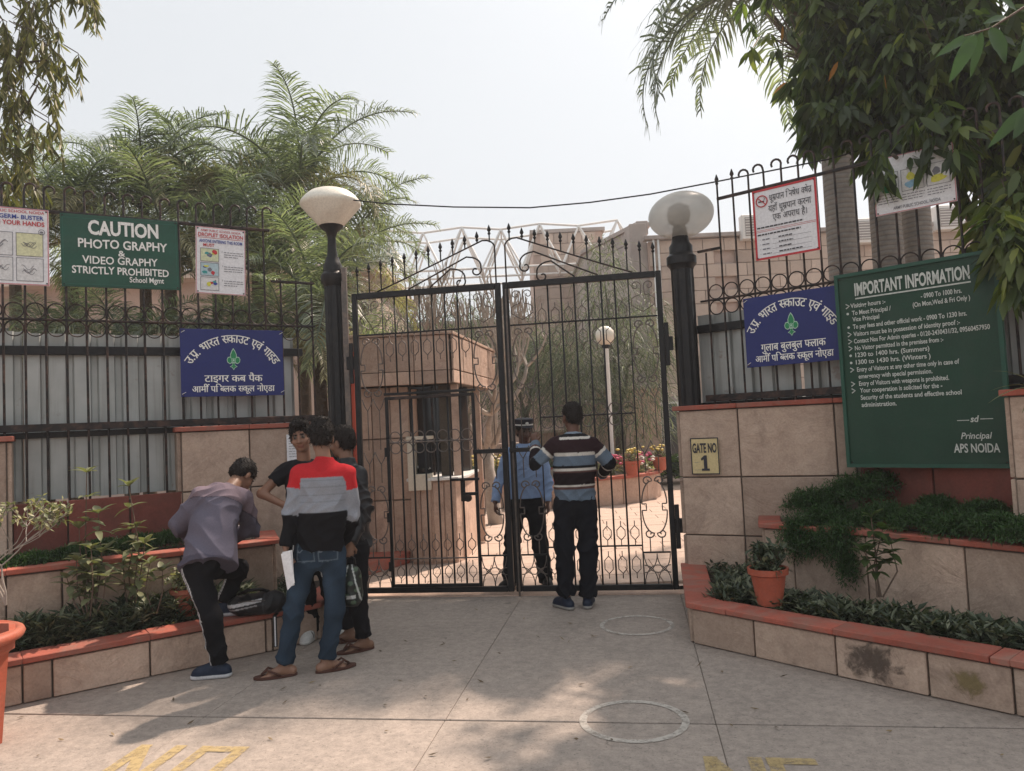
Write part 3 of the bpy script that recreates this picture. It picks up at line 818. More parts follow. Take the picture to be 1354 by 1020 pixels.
def deva(word, bold=0.02):
    """visual-order Devanagari: '~' after a letter = half form, '^' = rakar stroke, '!' = repha over the last letter"""
    V = []; F = []; x = 0.0; n = 0; last = 0.0; lift = 0
    def put(v, f, dx):
        nonlocal n, lift
        if len(v) == 0: return
        for bo in ((0.0,) if bold <= 0 else (-bold, bold)):      # heavier strokes: the letter laid down twice, a hair apart
            u = v.copy(); u[:, 0] += dx + bo; u[:, 2] += lift * 0.0003; lift = (lift + 1) % 6
            V.append(u); F.extend([tuple(i + n for i in q) for q in f]); n += len(u)
    def strk(pts, wd=0.085):
        m = []; fs = []
        for i in range(len(pts) - 1):
            a, b = Vector(pts[i]), Vector(pts[i + 1]); d = (b - a).normalized(); q = Vector((-d.y, d.x)) * wd / 2; k = len(m)
            a2, b2 = a - d * .02, b + d * .02
            m += [(a2.x - q.x, a2.y - q.y, i * 1e-4), (b2.x - q.x, b2.y - q.y, i * 1e-4), (b2.x + q.x, b2.y + q.y, i * 1e-4), (a2.x + q.x, a2.y + q.y, i * 1e-4)]
            fs.append((k, k + 1, k + 2, k + 3))
        return np.array(m, dtype=np.float32), fs
    i = 0
    while i < len(word):
        ch = word[i]; nx = word[i + 1] if i + 1 < len(word) else ''
        if ch == '^':
            v, f = strk([(x - .15, .20), (x - .27, .10), (x - .40, -.02)]); put(v, f, 0); i += 1; continue
        if ch == '!':
            v, f = strk([(x - .10, .62), (x - .05, .76), (x + .04, .82), (x + .12, .78)]); put(v, f, 0); i += 1; continue
        if ch == ' ': x += .30; i += 1; continue
        a, pre = advance(ch); v, f = glyph(ch)
        if pre: # a mark: take it out of the base+mark pair
            a = 0.0                                            # marks sit back over the letter before by themselves
        if nx == '~':
            xm = a - 0.135 if ch != '\u0915' else a * .72
            v, f = clip_right(v, f, xm); put(v, f, x); x += xm; i += 2; continue
        put(v, f, x); x += a; i += 1
    return np.concatenate(V), F, x
def deva_text(parent, s, xc, z, h, mat, width=None, y=-0.006, bold=0.02, rot=0.0, name='lettering'):
    V, F, W = deva(s, bold); V[:, 0] -= W / 2; sz = h / 0.62; sx = width / W if width else sz
    return put_text(parent, (V, F), xc, z, sx, sz, mat, y, rot, name)
def deva_arc(parent, words, xc, zc, Rr, a0, a1, h, mat, y=-0.006, bold=0.02):
    parts = [deva(w_, bold) for w_ in words]; gap = .32
    tot = sum(p[2] for p in parts) + gap * (len(parts) - 1); x = 0; sz = h / 0.62
    for V, F, W in parts:
        fx = (V[:, 0] + x) / tot; a = a0 + (a1 - a0) * fx; rr = Rr + V[:, 1] * sz
        P_ = np.stack([xc + rr * np.sin(a), y - V[:, 2], zc + rr * np.cos(a)], 1)
        me = bpy.data.meshes.new('text'); me.from_pydata(P_.tolist(), [], F); me.materials.append(mat)
        link('lettering', me, parent); x += W + gap

# ------------------------------------------------------------------ signs
def ink(n, c): 
    if n not in M: M[n] = surf(n, c, 0.55, 0.12, 30, 0.0, rnd=0)
    return M[n]
RED, BLUE, BLK, GRN = ink('red_print', (.50, .035, .045)), ink('blue_print', (.03, .06, .30)), ink('black_print', (.03, .03, .04)), ink('green_print', (.02, .24, .09))
GREY = ink('grey_print', (.18, .18, .21))
def sign(name, label, A, B, z0, H, th, mat, cat='sign', tilt=0.0, lean=0.0, group=None):
    d = Vector((B[0] - A[0], B[1] - A[1])); root = thing(name, label, cat, (A[0], A[1], z0), 0, group)
    root.rotation_euler = (lean, tilt, math.atan2(d.y, d.x)); W = d.length
    m = MB(); m.box((W / 2, th / 2, H / 2), (W, th, H)); m.build('panel', mat, root, bevel=.0015)
    for bx_, bz_ in ((.018, .018), (W - .018, .018), (.018, H - .018), (W - .018, H - .018)):
        if W > .3: m = MB(); m.tube([(bx_, -.010, bz_), (bx_, 0.0, bz_)], .006, 6); m.build('bolt', M['rust'], root)
    return root, W
def border(root, x0, x1, z0, z1, wd, mat, y=-.003, name='border'):
    m = MB()
    for a, b, c, e in ((x0, x1, z0, z0 + wd), (x0, x1, z1 - wd, z1), (x0, x0 + wd, z0 + wd, z1 - wd), (x1 - wd, x1, z0 + wd, z1 - wd)):
        m.add([(a, y, c), (b, y, c), (b, y, e), (a, y, e)], [(0, 1, 2, 3)])
    return m.build(name, mat, root)
def patch(root, x0, x1, z0, z1, mat, y=-.002, name='picture'):
    m = MB(); m.add([(x0, y, z0), (x1, y, z0), (x1, y, z1), (x0, y, z1)], [(0, 1, 2, 3)]); return m.build(name, mat, root)
def blob(root, cx, cz, rx, rz_, mat, y=-.0035, n=12, name='picture_shape', seed=0, amp=.25):
    rg = random.Random(seed); pts = [(cx + rx * (1 + rg.uniform(-amp, amp)) * math.cos(2 * PI * k / n), y, cz + rz_ * (1 + rg.uniform(-amp, amp)) * math.sin(2 * PI * k / n)) for k in range(n)]
    m = MB(); m.add(pts, [tuple(range(n))]); return m.build(name, mat, root)
def lines(root, x0, x1, z, n, dz, mat, seed=1, h=.006, y=-.004):
    rg = random.Random(seed); m = MB()
    for i in range(n):
        x = x0; zz = z - i * dz; xe = x1 - rg.uniform(0, .3) * (x1 - x0) * (i == n - 1 or rg.random() < .3)
        while x < xe:
            w_ = rg.uniform(.012, .035); m.add([(x, y, zz), (min(x + w_, xe), y, zz), (min(x + w_, xe), y, zz + h), (x, y, zz + h)], [(0, 1, 2, 3)]); x += w_ + .006
    return m.build('small_print', mat, root)
M['green_board'] = surf('dark_green_enamel', (0.012, 0.075, 0.048), 0.5, 0.2, 5, 0.05, dirt=(0.05, .08, .06), dirt_amt=.3, rnd=0)
M['green_dark'] = surf('deep_green_enamel', (0.006, 0.045, 0.024), 0.55, 0.25, 3, 0.05, dirt=(0.035, .055, .04), dirt_amt=.4, rnd=0)
M['blue_vinyl'] = surf('navy_blue_vinyl', (0.009, 0.018, 0.135), 0.45, 0.12, 3, 0.12, .006, rnd=0, bscale=2.5)
WI = M['white_ink']

# caution board
A, B = (-3.707,6.241,2.936), (-2.925,6.7,2.93)
zt = 3.552; zb = (A[2] + B[2]) / 2
s, W = sign('caution_board', 'dark green board with hand-painted CAUTION, high on the left railing', A, B, zb, zt - zb, .02, M['green_board'], tilt=-.012)
H = zt - zb
border(s, .015, W - .015, .02, H - .03, .006, ink('faint_line', (.02, .11, .075)))
text(s, 'CAUTION', W * .525, H * .735, H * .19, WI, W * .60, 'C', .035, wob=.002)
text(s, 'PHOTO GRAPHY', W * .52, H * .545, H * .12, WI, W * .76, 'C', .022, wob=.003)
text(s, '&', W * .50, H * .445, H * .08, WI, W * .06, 'C', .02)
text(s, 'VIDEO GRAPHY', W * .49, H * .325, H * .105, WI, W * .64, 'C', .016, wob=.002)
text(s, 'STRICTLY PROHIBITED', W * .495, H * .185, H * .10, WI, W * .82, 'C', .02, wob=.002)
text(s, 'School Mgmt', W * .86, H * .085, H * .075, WI, W * .30, 'R', .015)
# washing poster, partly outside the frame
A, B = (-4.217,5.93,2.933), (-3.776,6.189,2.917)
zt = 3.5595; zb = (A[2] + B[2]) / 2; H = zt - zb
s, W = sign('hand_wash_poster', 'white hand washing poster with four drawings, cut off by the left edge', A, B, zb, H, .006, M['sheet_white'], 'poster')
border(s, 0.002, W - .002, 0.002, H - .002, .008, ink('pink_print', (.55, .22, .25)))
text(s, 'ARMY PUBLIC SCHOOL NOIDA', W * .94, H * .935, H * .035, RED, W * .9, 'R', .01)
text(s, 'BE A GERM- BUSTER', W * .93, H * .855, H * .055, BLUE, W * .80, 'R', .02)
text(s, 'WASH YOUR HANDS', W * .94, H * .775, H * .058, RED, W * .85, 'R', .02)
ring_m = MB(); ring_m.tube([(W * .90 + .022 * math.cos(2 * PI * k / 20), -.005, H * .70 + .022 * math.sin(2 * PI * k / 20)) for k in range(20)], .002, 4, closed=True); ring_m.build('emblem', GREY, s)
blob(s, W * .90, H * .70, .013, .009, GREY, -.0045, 9, 'emblem_centre', 3)
for i in range(2):
    for j in range(2):
        x0, x1 = W * (.14 + .41 * i), W * (.51 + .41 * i); z0, z1 = H * (.05 + .325 * j), H * (.355 + .325 * j)
        patch(s, x0, x1, z0, z1, ink('pale_yellow_print', (.66, .66, .42)) if (i, j) == (1, 1) else ink('pale_print', (.66, .66, .66)))
        border(s, x0, x1, z0, z1, .004, GREY, -.004)
        for k in range(4):
            rg = random.Random(i * 7 + j * 3 + k); cx, cz = x0 + (x1 - x0) * rg.uniform(.35, .65), z0 + (z1 - z0) * rg.uniform(.35, .6)
            m = MB(); m.tube([(cx + (q - 4) * .011, -.0042, cz + .02 * math.sin(q * .8 + k)) for q in range(9)], .0016, 4); m.build('drawn_line', GREY, s)
# droplet poster
A, B = (-2.807,6.757,2.927), (-2.434,6.976,2.92)
zt = 3.5385; zb = (A[2] + B[2]) / 2; H = zt - zb
s, W = sign('droplet_poster', 'white DROPLET ISOLATION poster with three pictures on the left railing', A, B, zb, H, .006, M['sheet_white'], 'poster', tilt=.02)
border(s, 0.002, W - .002, 0.002, H - .002, .006, M['pink_print'])
text(s, 'ARMY PUBLIC SCHOOL NOIDA', W * .5, H * .93, H * .032, RED, W * .80, 'C', .01)
text(s, 'DROPLET ISOLATION', W * .5, H * .855, H * .055, RED, W * .90, 'C', .018)
patch(s, W * .04, W * .96, H * .835, H * .841, RED, name='rule')
text(s, 'ANYONE ENTERING THIS ROOM', W * .5, H * .765, H * .046, BLUE, W * .86, 'C', .018)
text(s, 'MUST', W * .26, H * .705, H * .045, RED, W * .22, 'C', .018)
for k, c in enumerate(('pale_green_print', 'pale_blue_print', 'pale_print')):
    z1 = H * (.68 - .215 * k); z0 = z1 - H * .20
    patch(s, W * .09, W * .46, z0, z1, ink(c, {'pale_green_print': (.60, .64, .42), 'pale_blue_print': (.42, .55, .60), 'pale_print': (.66, .66, .66)}[c]))
    border(s, W * .09, W * .46, z0, z1, .0045, GREY, -.004)
    rg = random.Random(k)
    for q in range(5): blob(s, W * rg.uniform(.15, .40), z0 + (z1 - z0) * rg.uniform(.25, .75), W * rg.uniform(.02, .06), H * rg.uniform(.015, .035), (ink('yellow_print', (.62, .60, .08)), BLUE, GREY, ink('teal_print', (.05, .30, .30)), RED)[(q + k) % 5], -.0035 - .0003 * q, 9, seed=q + k * 9)
    text(s, '1234'[k], W * .52, z1 - H * .05, H * .022, BLK, None)
    lines(s, W * .56, W * .95, z1 - H * .05, 3, H * .034, GREY, k, .006)

# the two blue troop banners
def banner(label, A, B, zt, third, tilt, hh, lean=0.0):
    H = hh
    s, W = sign('scout_banner', label, A, B, A[2] if tilt is None else (A[2] + B[2]) / 2, H, .008, M['blue_vinyl'], 'banner', tilt=tilt or 0, group='blue scout banners')
    ca_, da_ = .40 * W, .33 * H; AR = (ca_ ** 2 + da_ ** 2) / (2 * da_); AA = math.asin(ca_ / AR)
    deva_arc(s, ['\u0909.\u092a^.', '\u092d\u093e\u0930\u0924', '\u0938~\u0915\u093e\u0909\u091f', '\u090f\u0935\u0902', '\u0917\u093e\u0907\u0921'], W * .5, H * .80 - AR, AR, -AA, AA, H * .115, WI, bold=.022)
    deva_text(s, third, W * .50, H * .215, H * .095, WI, W * .66 if len(third) > 15 else W * .56, bold=.022)
    deva_text(s, '\u0906\u092e\u0940! \u092a\u093f\u092c~\u0932\u0915 \u0938~\u0915\u0942\u0932 \u0928\u094b\u090f\u0921\u093e', W * .50, H * .065, H * .085, WI, W * .80, bold=.022)
    # scout lily emblem
    def shape(pts, mat, y, name):
        q = [(W * .5 + a * H * .21, y, H * .54 + b * H * .21) for a, b in pts]; m = MB(); m.add(q, [tuple(range(len(q)))]); return m.build(name, mat, s)
    def petal(k):
        c = [(0, .78), (.10, .62), (.19, .38), (.18, .18), (.10, 0), (-.10, 0), (-.18, .18), (-.19, .38), (-.10, .62)]
        return [(a * k, (b - .35) * k + .35) for a, b in c]
    def side(sg, k):
        c = [(.12, -.14), (.12, .06), (.22, .20), (.36, .17), (.43, .02), (.40, -.14), (.28, -.24), (.18, -.22)]; cx, cy = .27, -.03
        return [(sg * ((a - cx) * k + cx), (b - cy) * k + cy) for a, b in (c if sg > 0 else c)][::sg]
    def tail(k):
        c = [(.10, -.22), (.07, -.36), (.22, -.48), (.10, -.52), (0, -.68), (-.10, -.52), (-.22, -.48), (-.07, -.36), (-.10, -.22)]
        return [(a * k, (b + .45) * k - .45) for a, b in c][::-1]
    pale = ink('pale_green_outline', (.42, .60, .50))
    shape(petal(1.18), pale, -.005, 'emblem_outline'); shape(side(1, 1.2), pale, -.0053, 'emblem_outline'); shape(side(-1, 1.2), pale, -.0055, 'emblem_outline'); shape(tail(1.2), pale, -.0057, 'emblem_outline')
    shape(petal(.95), GRN, -.0062, 'emblem'); shape(side(1, .92), GRN, -.0064, 'emblem'); shape(side(-1, .92), GRN, -.0066, 'emblem'); shape(tail(.9), GRN, -.0068, 'emblem')
    for r_2, mt, y in ((.15, pale, -.0072), (.12, GRN, -.0075), (.075, pale, -.0078)):
        shape([(r_2 * math.cos(2 * PI * k / 14), r_2 * math.sin(2 * PI * k / 14) - .02) for k in range(14)], mt, y, 'emblem')
    for (x, z) in ((.02, .03), (W - .02, .03), (.02, H - .03), (W - .02, H - .03)):
        m = MB(); m.tube([(x - .012, -.008, z - .006), (x + .02, -.008, z + .012)], .0022, 5); m.build('wire_tie', M['white_ink'], s)
    return s
A, B = (-2.921,6.668,1.967), (-2.148,7.121,2.003)
banner('blue banner with a green lily emblem on the left railing, above the stooping boy', A, B, 0, '\u091f\u093e\u0907\u0917\u0930 \u0915\u092c \u092a\u0948\u0915', .0, 0.6100000000000001)
A, B = (2.06,6.599,1.994), (2.687,6.077,2.011)
banner('blue banner with a green lily emblem on the right railing, beside the information board', A, B, 0, '\u0917\u0941\u0932\u093e\u092c \u092c\u0941\u0932\u092c\u0941\u0932 \u092b~\u0932\u093e\u0915', .0, 0.6070000000000002)

# no smoking board
A, B = (2.173,6.518,2.92), (2.592,6.169,2.925)
H = 0.6120000000000001
s, W = sign('no_smoking_sign', 'white Hindi no smoking sign with a red border high on the right railing', A, B, (A[2] + B[2]) / 2, H, .008, M['sheet_white'], tilt=.0)
border(s, 0, W, 0, H, .018, RED)
m = MB(); rc = (W * .15, H * .83); m.tube([(rc[0] + .048 * math.cos(2 * PI * k / 24), -.005, rc[1] + .048 * math.sin(2 * PI * k / 24)) for k in range(24)], .005, 5, closed=True); m.build('prohibition_ring', RED, s)
m = MB(); m.tube([(rc[0] - .034, -.006, rc[1] + .034), (rc[0] + .034, -.006, rc[1] - .034)], .004, 5); m.build('prohibition_bar', RED, s)
patch(s, rc[0] - .03, rc[0] + .022, rc[1] - .008, rc[1] + .004, BLK, -.004, 'cigarette')
m = MB(); m.tube([(rc[0] + .02, -.004, rc[1] + .01), (rc[0] + .03, -.004, rc[1] + .02), (rc[0] + .018, -.004, rc[1] + .03)], .002, 4); m.build('smoke_curl', BLK, s)
deva_text(s, '\u0927\u0942\u092e^\u092a\u093e\u0928 \u093f\u0928\u0937\u0947\u0927 \u0915~\u0937\u0947\u0924^', W * .60, H * .81, H * .082, BLK, W * .66, bold=.0)
deva_text(s, '\u092f\u0939\u093e\u0901 \u0927\u0942\u092e^\u092a\u093e\u0928 \u0915\u0930\u0928\u093e', W * .58, H * .66, H * .082, BLK, W * .66, bold=.0)
deva_text(s, '\u090f\u0915 \u0905\u092a\u0930\u093e\u0927 \u0939\u0948\u0964', W * .58, H * .53, H * .082, BLK, W * .54, bold=.0)
lines(s, W * .05, W * .94, H * .445, 1, .02, BLK, 5, .012)
patch(s, W * .04, W * .96, H * .415, H * .420, RED, name='rule'); patch(s, W * .04, W * .96, H * .395, H * .400, RED, name='rule')
lines(s, W * .05, W * .94, H * .345, 1, .02, BLK, 6, .012)
for k in range(4):
    z = H * (.275 - .068 * k); text(s, '-', W * .08, z, .02, BLK); lines(s, W * .12, W * .26, z, 1, .02, GREY, k + 11, .010)
    patch(s, W * .28, W * .88, z - .004, z - .002, GREY, -.004, 'rule'); lines(s, W * .38, W * (.62 if k < 3 else .85), z + .003, 1, .02, BLK, k + 3, .010)

# poster half hidden by the mango leaves
A, B = (2.927,5.89,3.103), (3.359,5.53,3.101)
H = 0.44799999999999995
s, W = sign('leaf_covered_poster', 'white picture poster half hidden by mango leaves at the top of the right railing', A, B, (A[2] + B[2]) / 2, H, .006, M['sheet_white'], 'poster')
border(s, 0.002, W - .002, 0.002, H - .002, .006, M['pink_print'])
text(s, 'O', W * .10, H * .80, H * .12, RED, None, 'L', .01)
for k in range(3):
    x0 = W * (.04 + .31 * k); patch(s, x0, x0 + W * .28, H * .34, H * .72, M['pale_print']); border(s, x0, x0 + W * .28, H * .34, H * .72, .004, GREY, -.004)
    blob(s, x0 + W * .14, H * .45, W * .09, H * .07, (GRN, ink('sky_print', (.25, .45, .62)), M['yellow_print'])[k], -.0045, seed=k); blob(s, x0 + W * .12, H * .58, W * .05, H * .07, (ink('pale_teal_print', (.35, .5, .45)), M['yellow_print'], GREY)[k], -.0048, seed=k + 5)
    lines(s, x0, x0 + W * .28, H * .28, 3, H * .045, GREY, k, .006)
text(s, 'ARMY PUBLIC SCHOOL, NOIDA', W * .52, H * .06, H * .055, GREY, W * .58, 'C', .01)

# information board
A, B = (2.641,6.01,1.173), (3.403,5.238,1.166)
H = 1.485
ib, W = sign('information_board', 'large dark green IMPORTANT INFORMATION board lettered in white on the right', A, B, 1.165, H, .035, M['green_dark'], 'board')
border(ib, -.022, W + .022, -.022, H + .022, .028, M['green_board'], -.012, 'frame')
m = MB()
for a, b, c, e in ((-.022, W + .022, -.022, .004), (-.022, W + .022, H - .004, H + .022), (-.022, .004, .006, H - .006), (W - .004, W + .022, .006, H - .006)): m.box(((a + b) / 2, .01, (c + e) / 2), (b - a, .05, e - c))
m.build('frame', M['green_board'], ib)
for x in (.12, W - .12):
    m = MB(); m.box((x, .10, H * .5), (.035, .09, H * .9)); m.build('back_post', M['black'], ib)
def U(px): 
    q = (px - 75) / 760; return W * 6 * q / (5.2 + .8 * q)
WB = M['chalk_white'] = surf('aged_white_lettering', (.55, .58, .54), .6, .15, 30, 0, rnd=0)
text(ib, 'IMPORTANT INFORMATION', U(155), H * .892, H * .064, WB, U(713) - U(155), 'L', .03)
patch(ib, U(155), U(715), H * .872, H * .879, WB, -.003, 'rule')
rows = [(.171, 'v', [(130, 298, 'Visiting hours :-'), (470, 668, '- 0900 To 1000 hrs.')]),
 (.21, 'o', [(135, 322, 'To Meet Principal /'), (428, 706, '(On Mon,Wed & Fri Only )')]),
 (.244, '', [(135, 264, 'Vice Principal')]),
 (.283, 'o', [(135, 684, 'To pay fees and other official work - 0900 To 1230 hrs.')]),
 (.322, 'v', [(135, 648, 'Visitors must be in possession of identity proof :-')]),
 (.36, 'v', [(135, 790, 'Contact Nos For Admin queries - 0120-2430431/32, 09560457950')]),
 (.397, 'v', [(137, 562, 'No Visitor permitted in the premises from :-')]),
 (.434, 'o', [(137, 492, '1230 to 1400 hrs. (Summers)')]), (.472, 'o', [(137, 495, '1300 to 1430 hrs. (Winters )')]),
 (.511, 'v', [(140, 630, 'Entry of Visitors at any other time only in case of')]), (.548, '', [(145, 498, 'emergency with special permission.')]),
 (.586, 'v', [(145, 575, 'Entry of Visitors with weapons is prohibited.')]), (.622, 'v', [(147, 540, 'Your cooperation is solicited for the -')]),
 (.66, '', [(148, 630, 'Security of the students and effective school')]), (.698, '', [(150, 316, 'administration.')])]
for v, bl, ts in rows:
    z = H * (1 - v)
    for a, b, t in ts: text(ib, t, U(a), z, .0345, WB, U(b) - U(a), 'L', .018)
    if bl == 'v':
        x = U(108); m = MB(); m.tube([(x, -.004, z + .034), (x + .026, -.004, z + .017), (x, -.004, z)], .0045, 5); m.build('bullet', WB, ib)
    if bl == 'o': blob(ib, U(114), z + .015, .010, .010, WB, -.004, 10, 'bullet', 1, 0)
text(ib, 'sd', U(682), H * .205, .045, WB, .055, 'C', .02, .2)
patch(ib, U(597), U(655), H * .212, H * .2155, WB, -.003, 'rule'); patch(ib, U(708), U(770), H * .216, H * .2195, WB, -.003, 'rule')
text(ib, 'Principal', U(684), H * .125, .045, WB, U(758) - U(608), 'C', .012, .25)
text(ib, 'APS NOIDA', U(680), H * .06, .062, WB, U(790) - U(570), 'C', .02)

# gate number plate, paper notice
A, B = (1.588,6.815,1.087), (1.807,6.701,1.084)
A = Vector(A) + Vector((-.025, -.05, 0)); B = Vector(B) + Vector((-.025, -.05, 0))
H = 0.32200000000000006
s, W = sign('gate_number_plate', 'small yellow plate reading GATE NO 1 on the stone pier', A, B, A.z, H, .012, surf('cream_yellow_enamel', (.62, .50, .26), .5, .1, 5, 0, rnd=0), 'sign')
border(s, 0, W, 0, H, .009, BLK)
text(s, 'GATE NO', W * .5, H * .60, H * .25, BLK, W * .86, 'C', .03)
m = MB(); m.add([(W * (.5 + a), -.006, H * b) for a, b in ((-.13, .10), (.15, .10), (.15, .16), (.07, .16), (.07, .52), (-.02, .52), (-.14, .44), (-.14, .38), (-.05, .41), (-.05, .16), (-.13, .16))], [tuple(range(11))]); m.build('numeral', BLK, s)
lines(s, W * .12, W * .38, H * .33, 1, .02, GREY, 2, .003); lines(s, W * .12, W * .42, H * .12, 1, .02, GREY, 4, .003)
pa, pb = (-2.93, 6.66), (-1.84, 7.26)
A, B = (-2.118,7.047,1.351), (-1.983,7.121,1.355)
s, W = sign('paper_notice', 'white paper notice taped to the stone wall behind the black T-shirt boy', A, B, A[2], .26, .003, M['sheet_white'], 'notice')
lines(s, W * .12, W * .9, .22, 8, .024, GREY, 3, .005)


# ------------------------------------------------------------------ foliage
NR = np.random.RandomState(11)
M['palm'] = leafmat('palm_leaflets', (0.14, 0.17, 0.135), (0.30, 0.33, 0.265), 0.33, 0.36)
M['palm_dry'] = leafmat('palm_leaflets_faded', (0.21, 0.20, 0.12), (0.34, 0.32, 0.21), 0.25, 0.5)
M['rachis'] = surf('palm_midrib', (0.20, 0.19, 0.09), 0.6, 0.2, 10, 0.1)
M['mango'] = leafmat('mango_leaves', (0.045, 0.072, 0.024), (0.12, 0.165, 0.045), 0.36, 0.34, 2.2)
M['mango_young'] = leafmat('young_mango_leaves', (0.10, 0.13, 0.03), (0.18, 0.20, 0.05), 0.35, 0.4, 1.8)
M['mango_near'] = leafmat('near_mango_leaf', (0.032, 0.07, 0.016), (0.065, 0.12, 0.025), 0.25, 0.36, 1.8)
M['ashoka'] = leafmat('hanging_leaves', (0.13, 0.135, 0.05), (0.25, 0.22, 0.09), 0.3, 0.5, 1.5)
M['fern'] = leafmat('feathery_fern', (0.040, 0.085, 0.026), (0.07, 0.14, 0.045), 0.25, 0.6, 1.5)
M['grasscover'] = leafmat('low_strap_leaves', (0.055, 0.075, 0.042), (0.19, 0.20, 0.13), 0.15, 0.45, 1.3)
M['croton'] = leafmat('croton_leaves', (0.17, 0.185, 0.10), (0.44, 0.40, 0.26), 0.25, 0.45, 1.3)
M['willow'] = leafmat('hazy_drooping_foliage', (0.10, 0.125, 0.085), (0.27, 0.30, 0.23), 0.3, 0.6, 1.3)
M['bare'] = surf('pale_bare_branch', (0.36, 0.32, 0.28), 0.85, 0.3, 10, 0.3)
def unit(a): return a / np.maximum(np.linalg.norm(a, axis=-1, keepdims=True), 1e-9)
def leaf_mesh(P_, D_, L_, W_, droop=0.3, fold=0.25, N_=None, wide=0.45):
    """kite shaped folded leaves: P base, D direction, one island each"""
    n = len(P_); D_ = unit(D_); up = N_ if N_ is not None else np.tile(np.array([[0, 0, 1.0]]), (n, 1)) + NR.normal(0, .35, (n, 3))
    S_ = unit(np.cross(D_, up)); U_ = np.cross(S_, D_)
    L_ = np.broadcast_to(np.asarray(L_, float), (n,))[:, None]; W_ = np.broadcast_to(np.asarray(W_, float), (n,))[:, None]
    g = np.array([[0, 0, -1.0]]) * droop * L_
    base = P_; mid = P_ + D_ * L_ * wide + g * .2 - U_ * W_ * fold
    lf = P_ + D_ * L_ * wide + S_ * W_ * .5 + g * .2; rt = P_ + D_ * L_ * wide - S_ * W_ * .5 + g * .2
    tip = P_ + D_ * L_ + g
    V = np.stack([base, lf, mid, rt, tip], 1).reshape(-1, 3)
    b = np.arange(n)[:, None] * 5
    F = np.concatenate([b + np.array([[0, 1, 2]]), b + np.array([[0, 2, 3]]), b + np.array([[1, 4, 2]]), b + np.array([[2, 4, 3]])], 0)
    return V, F
def leaf_round(P_, D_, L_, W_, droop=0.3, fold=0.25, N_=None):
    """lance shaped folded leaves with rounded sides, eight points each"""
    n = len(P_); D_ = unit(D_); up = N_ if N_ is not None else NR.normal(0, 1, (n, 3)) + np.array([[0, 0, .6]])
    S_ = unit(np.cross(D_, up)); U_ = np.cross(S_, D_); L_ = np.broadcast_to(np.asarray(L_, float), (n,))[:, None]; W_ = np.broadcast_to(np.asarray(W_, float), (n,))[:, None]
    g = np.array([[0, 0, -1.0]]) * droop * L_; rows = [P_]
    for t, w_ in ((.27, .42), (.62, .47)):
        c = P_ + D_ * L_ * t + g * t * t; rows += [c + S_ * W_ * w_ + U_ * W_ * fold * .4, c, c - S_ * W_ * w_ + U_ * W_ * fold * .4]
    rows.append(P_ + D_ * L_ + g); V = np.stack(rows, 1).reshape(-1, 3); b = np.arange(n)[:, None] * 8
    F = np.concatenate([b + np.array([q]) for q in ([0, 1, 2], [0, 2, 3], [1, 4, 2], [4, 5, 2], [2, 5, 3], [5, 6, 3], [4, 7, 5], [5, 7, 6])], 0)
    return V, F
def leaves(name, mat, parent, *a, stuff=True, loc=(0, 0, 0), **k):
    V, F = leaf_mesh(*a, **k); me = npmesh(V, F); me.materials.append(mat); o = link(name, me, parent, loc)
    if stuff: o['kind'] = 'stuff'
    return o
def merge(name, mat, parts, parent=None, loc=(0, 0, 0), stuff=True):
    V = []; F = []; n = 0
    for v, f in parts: V.append(v); F.append(f + n); n += len(v)
    me = npmesh(np.concatenate(V), np.concatenate(F)); me.materials.append(mat); o = link(name, me, parent, loc)
    if stuff: o['kind'] = 'stuff'
    return o

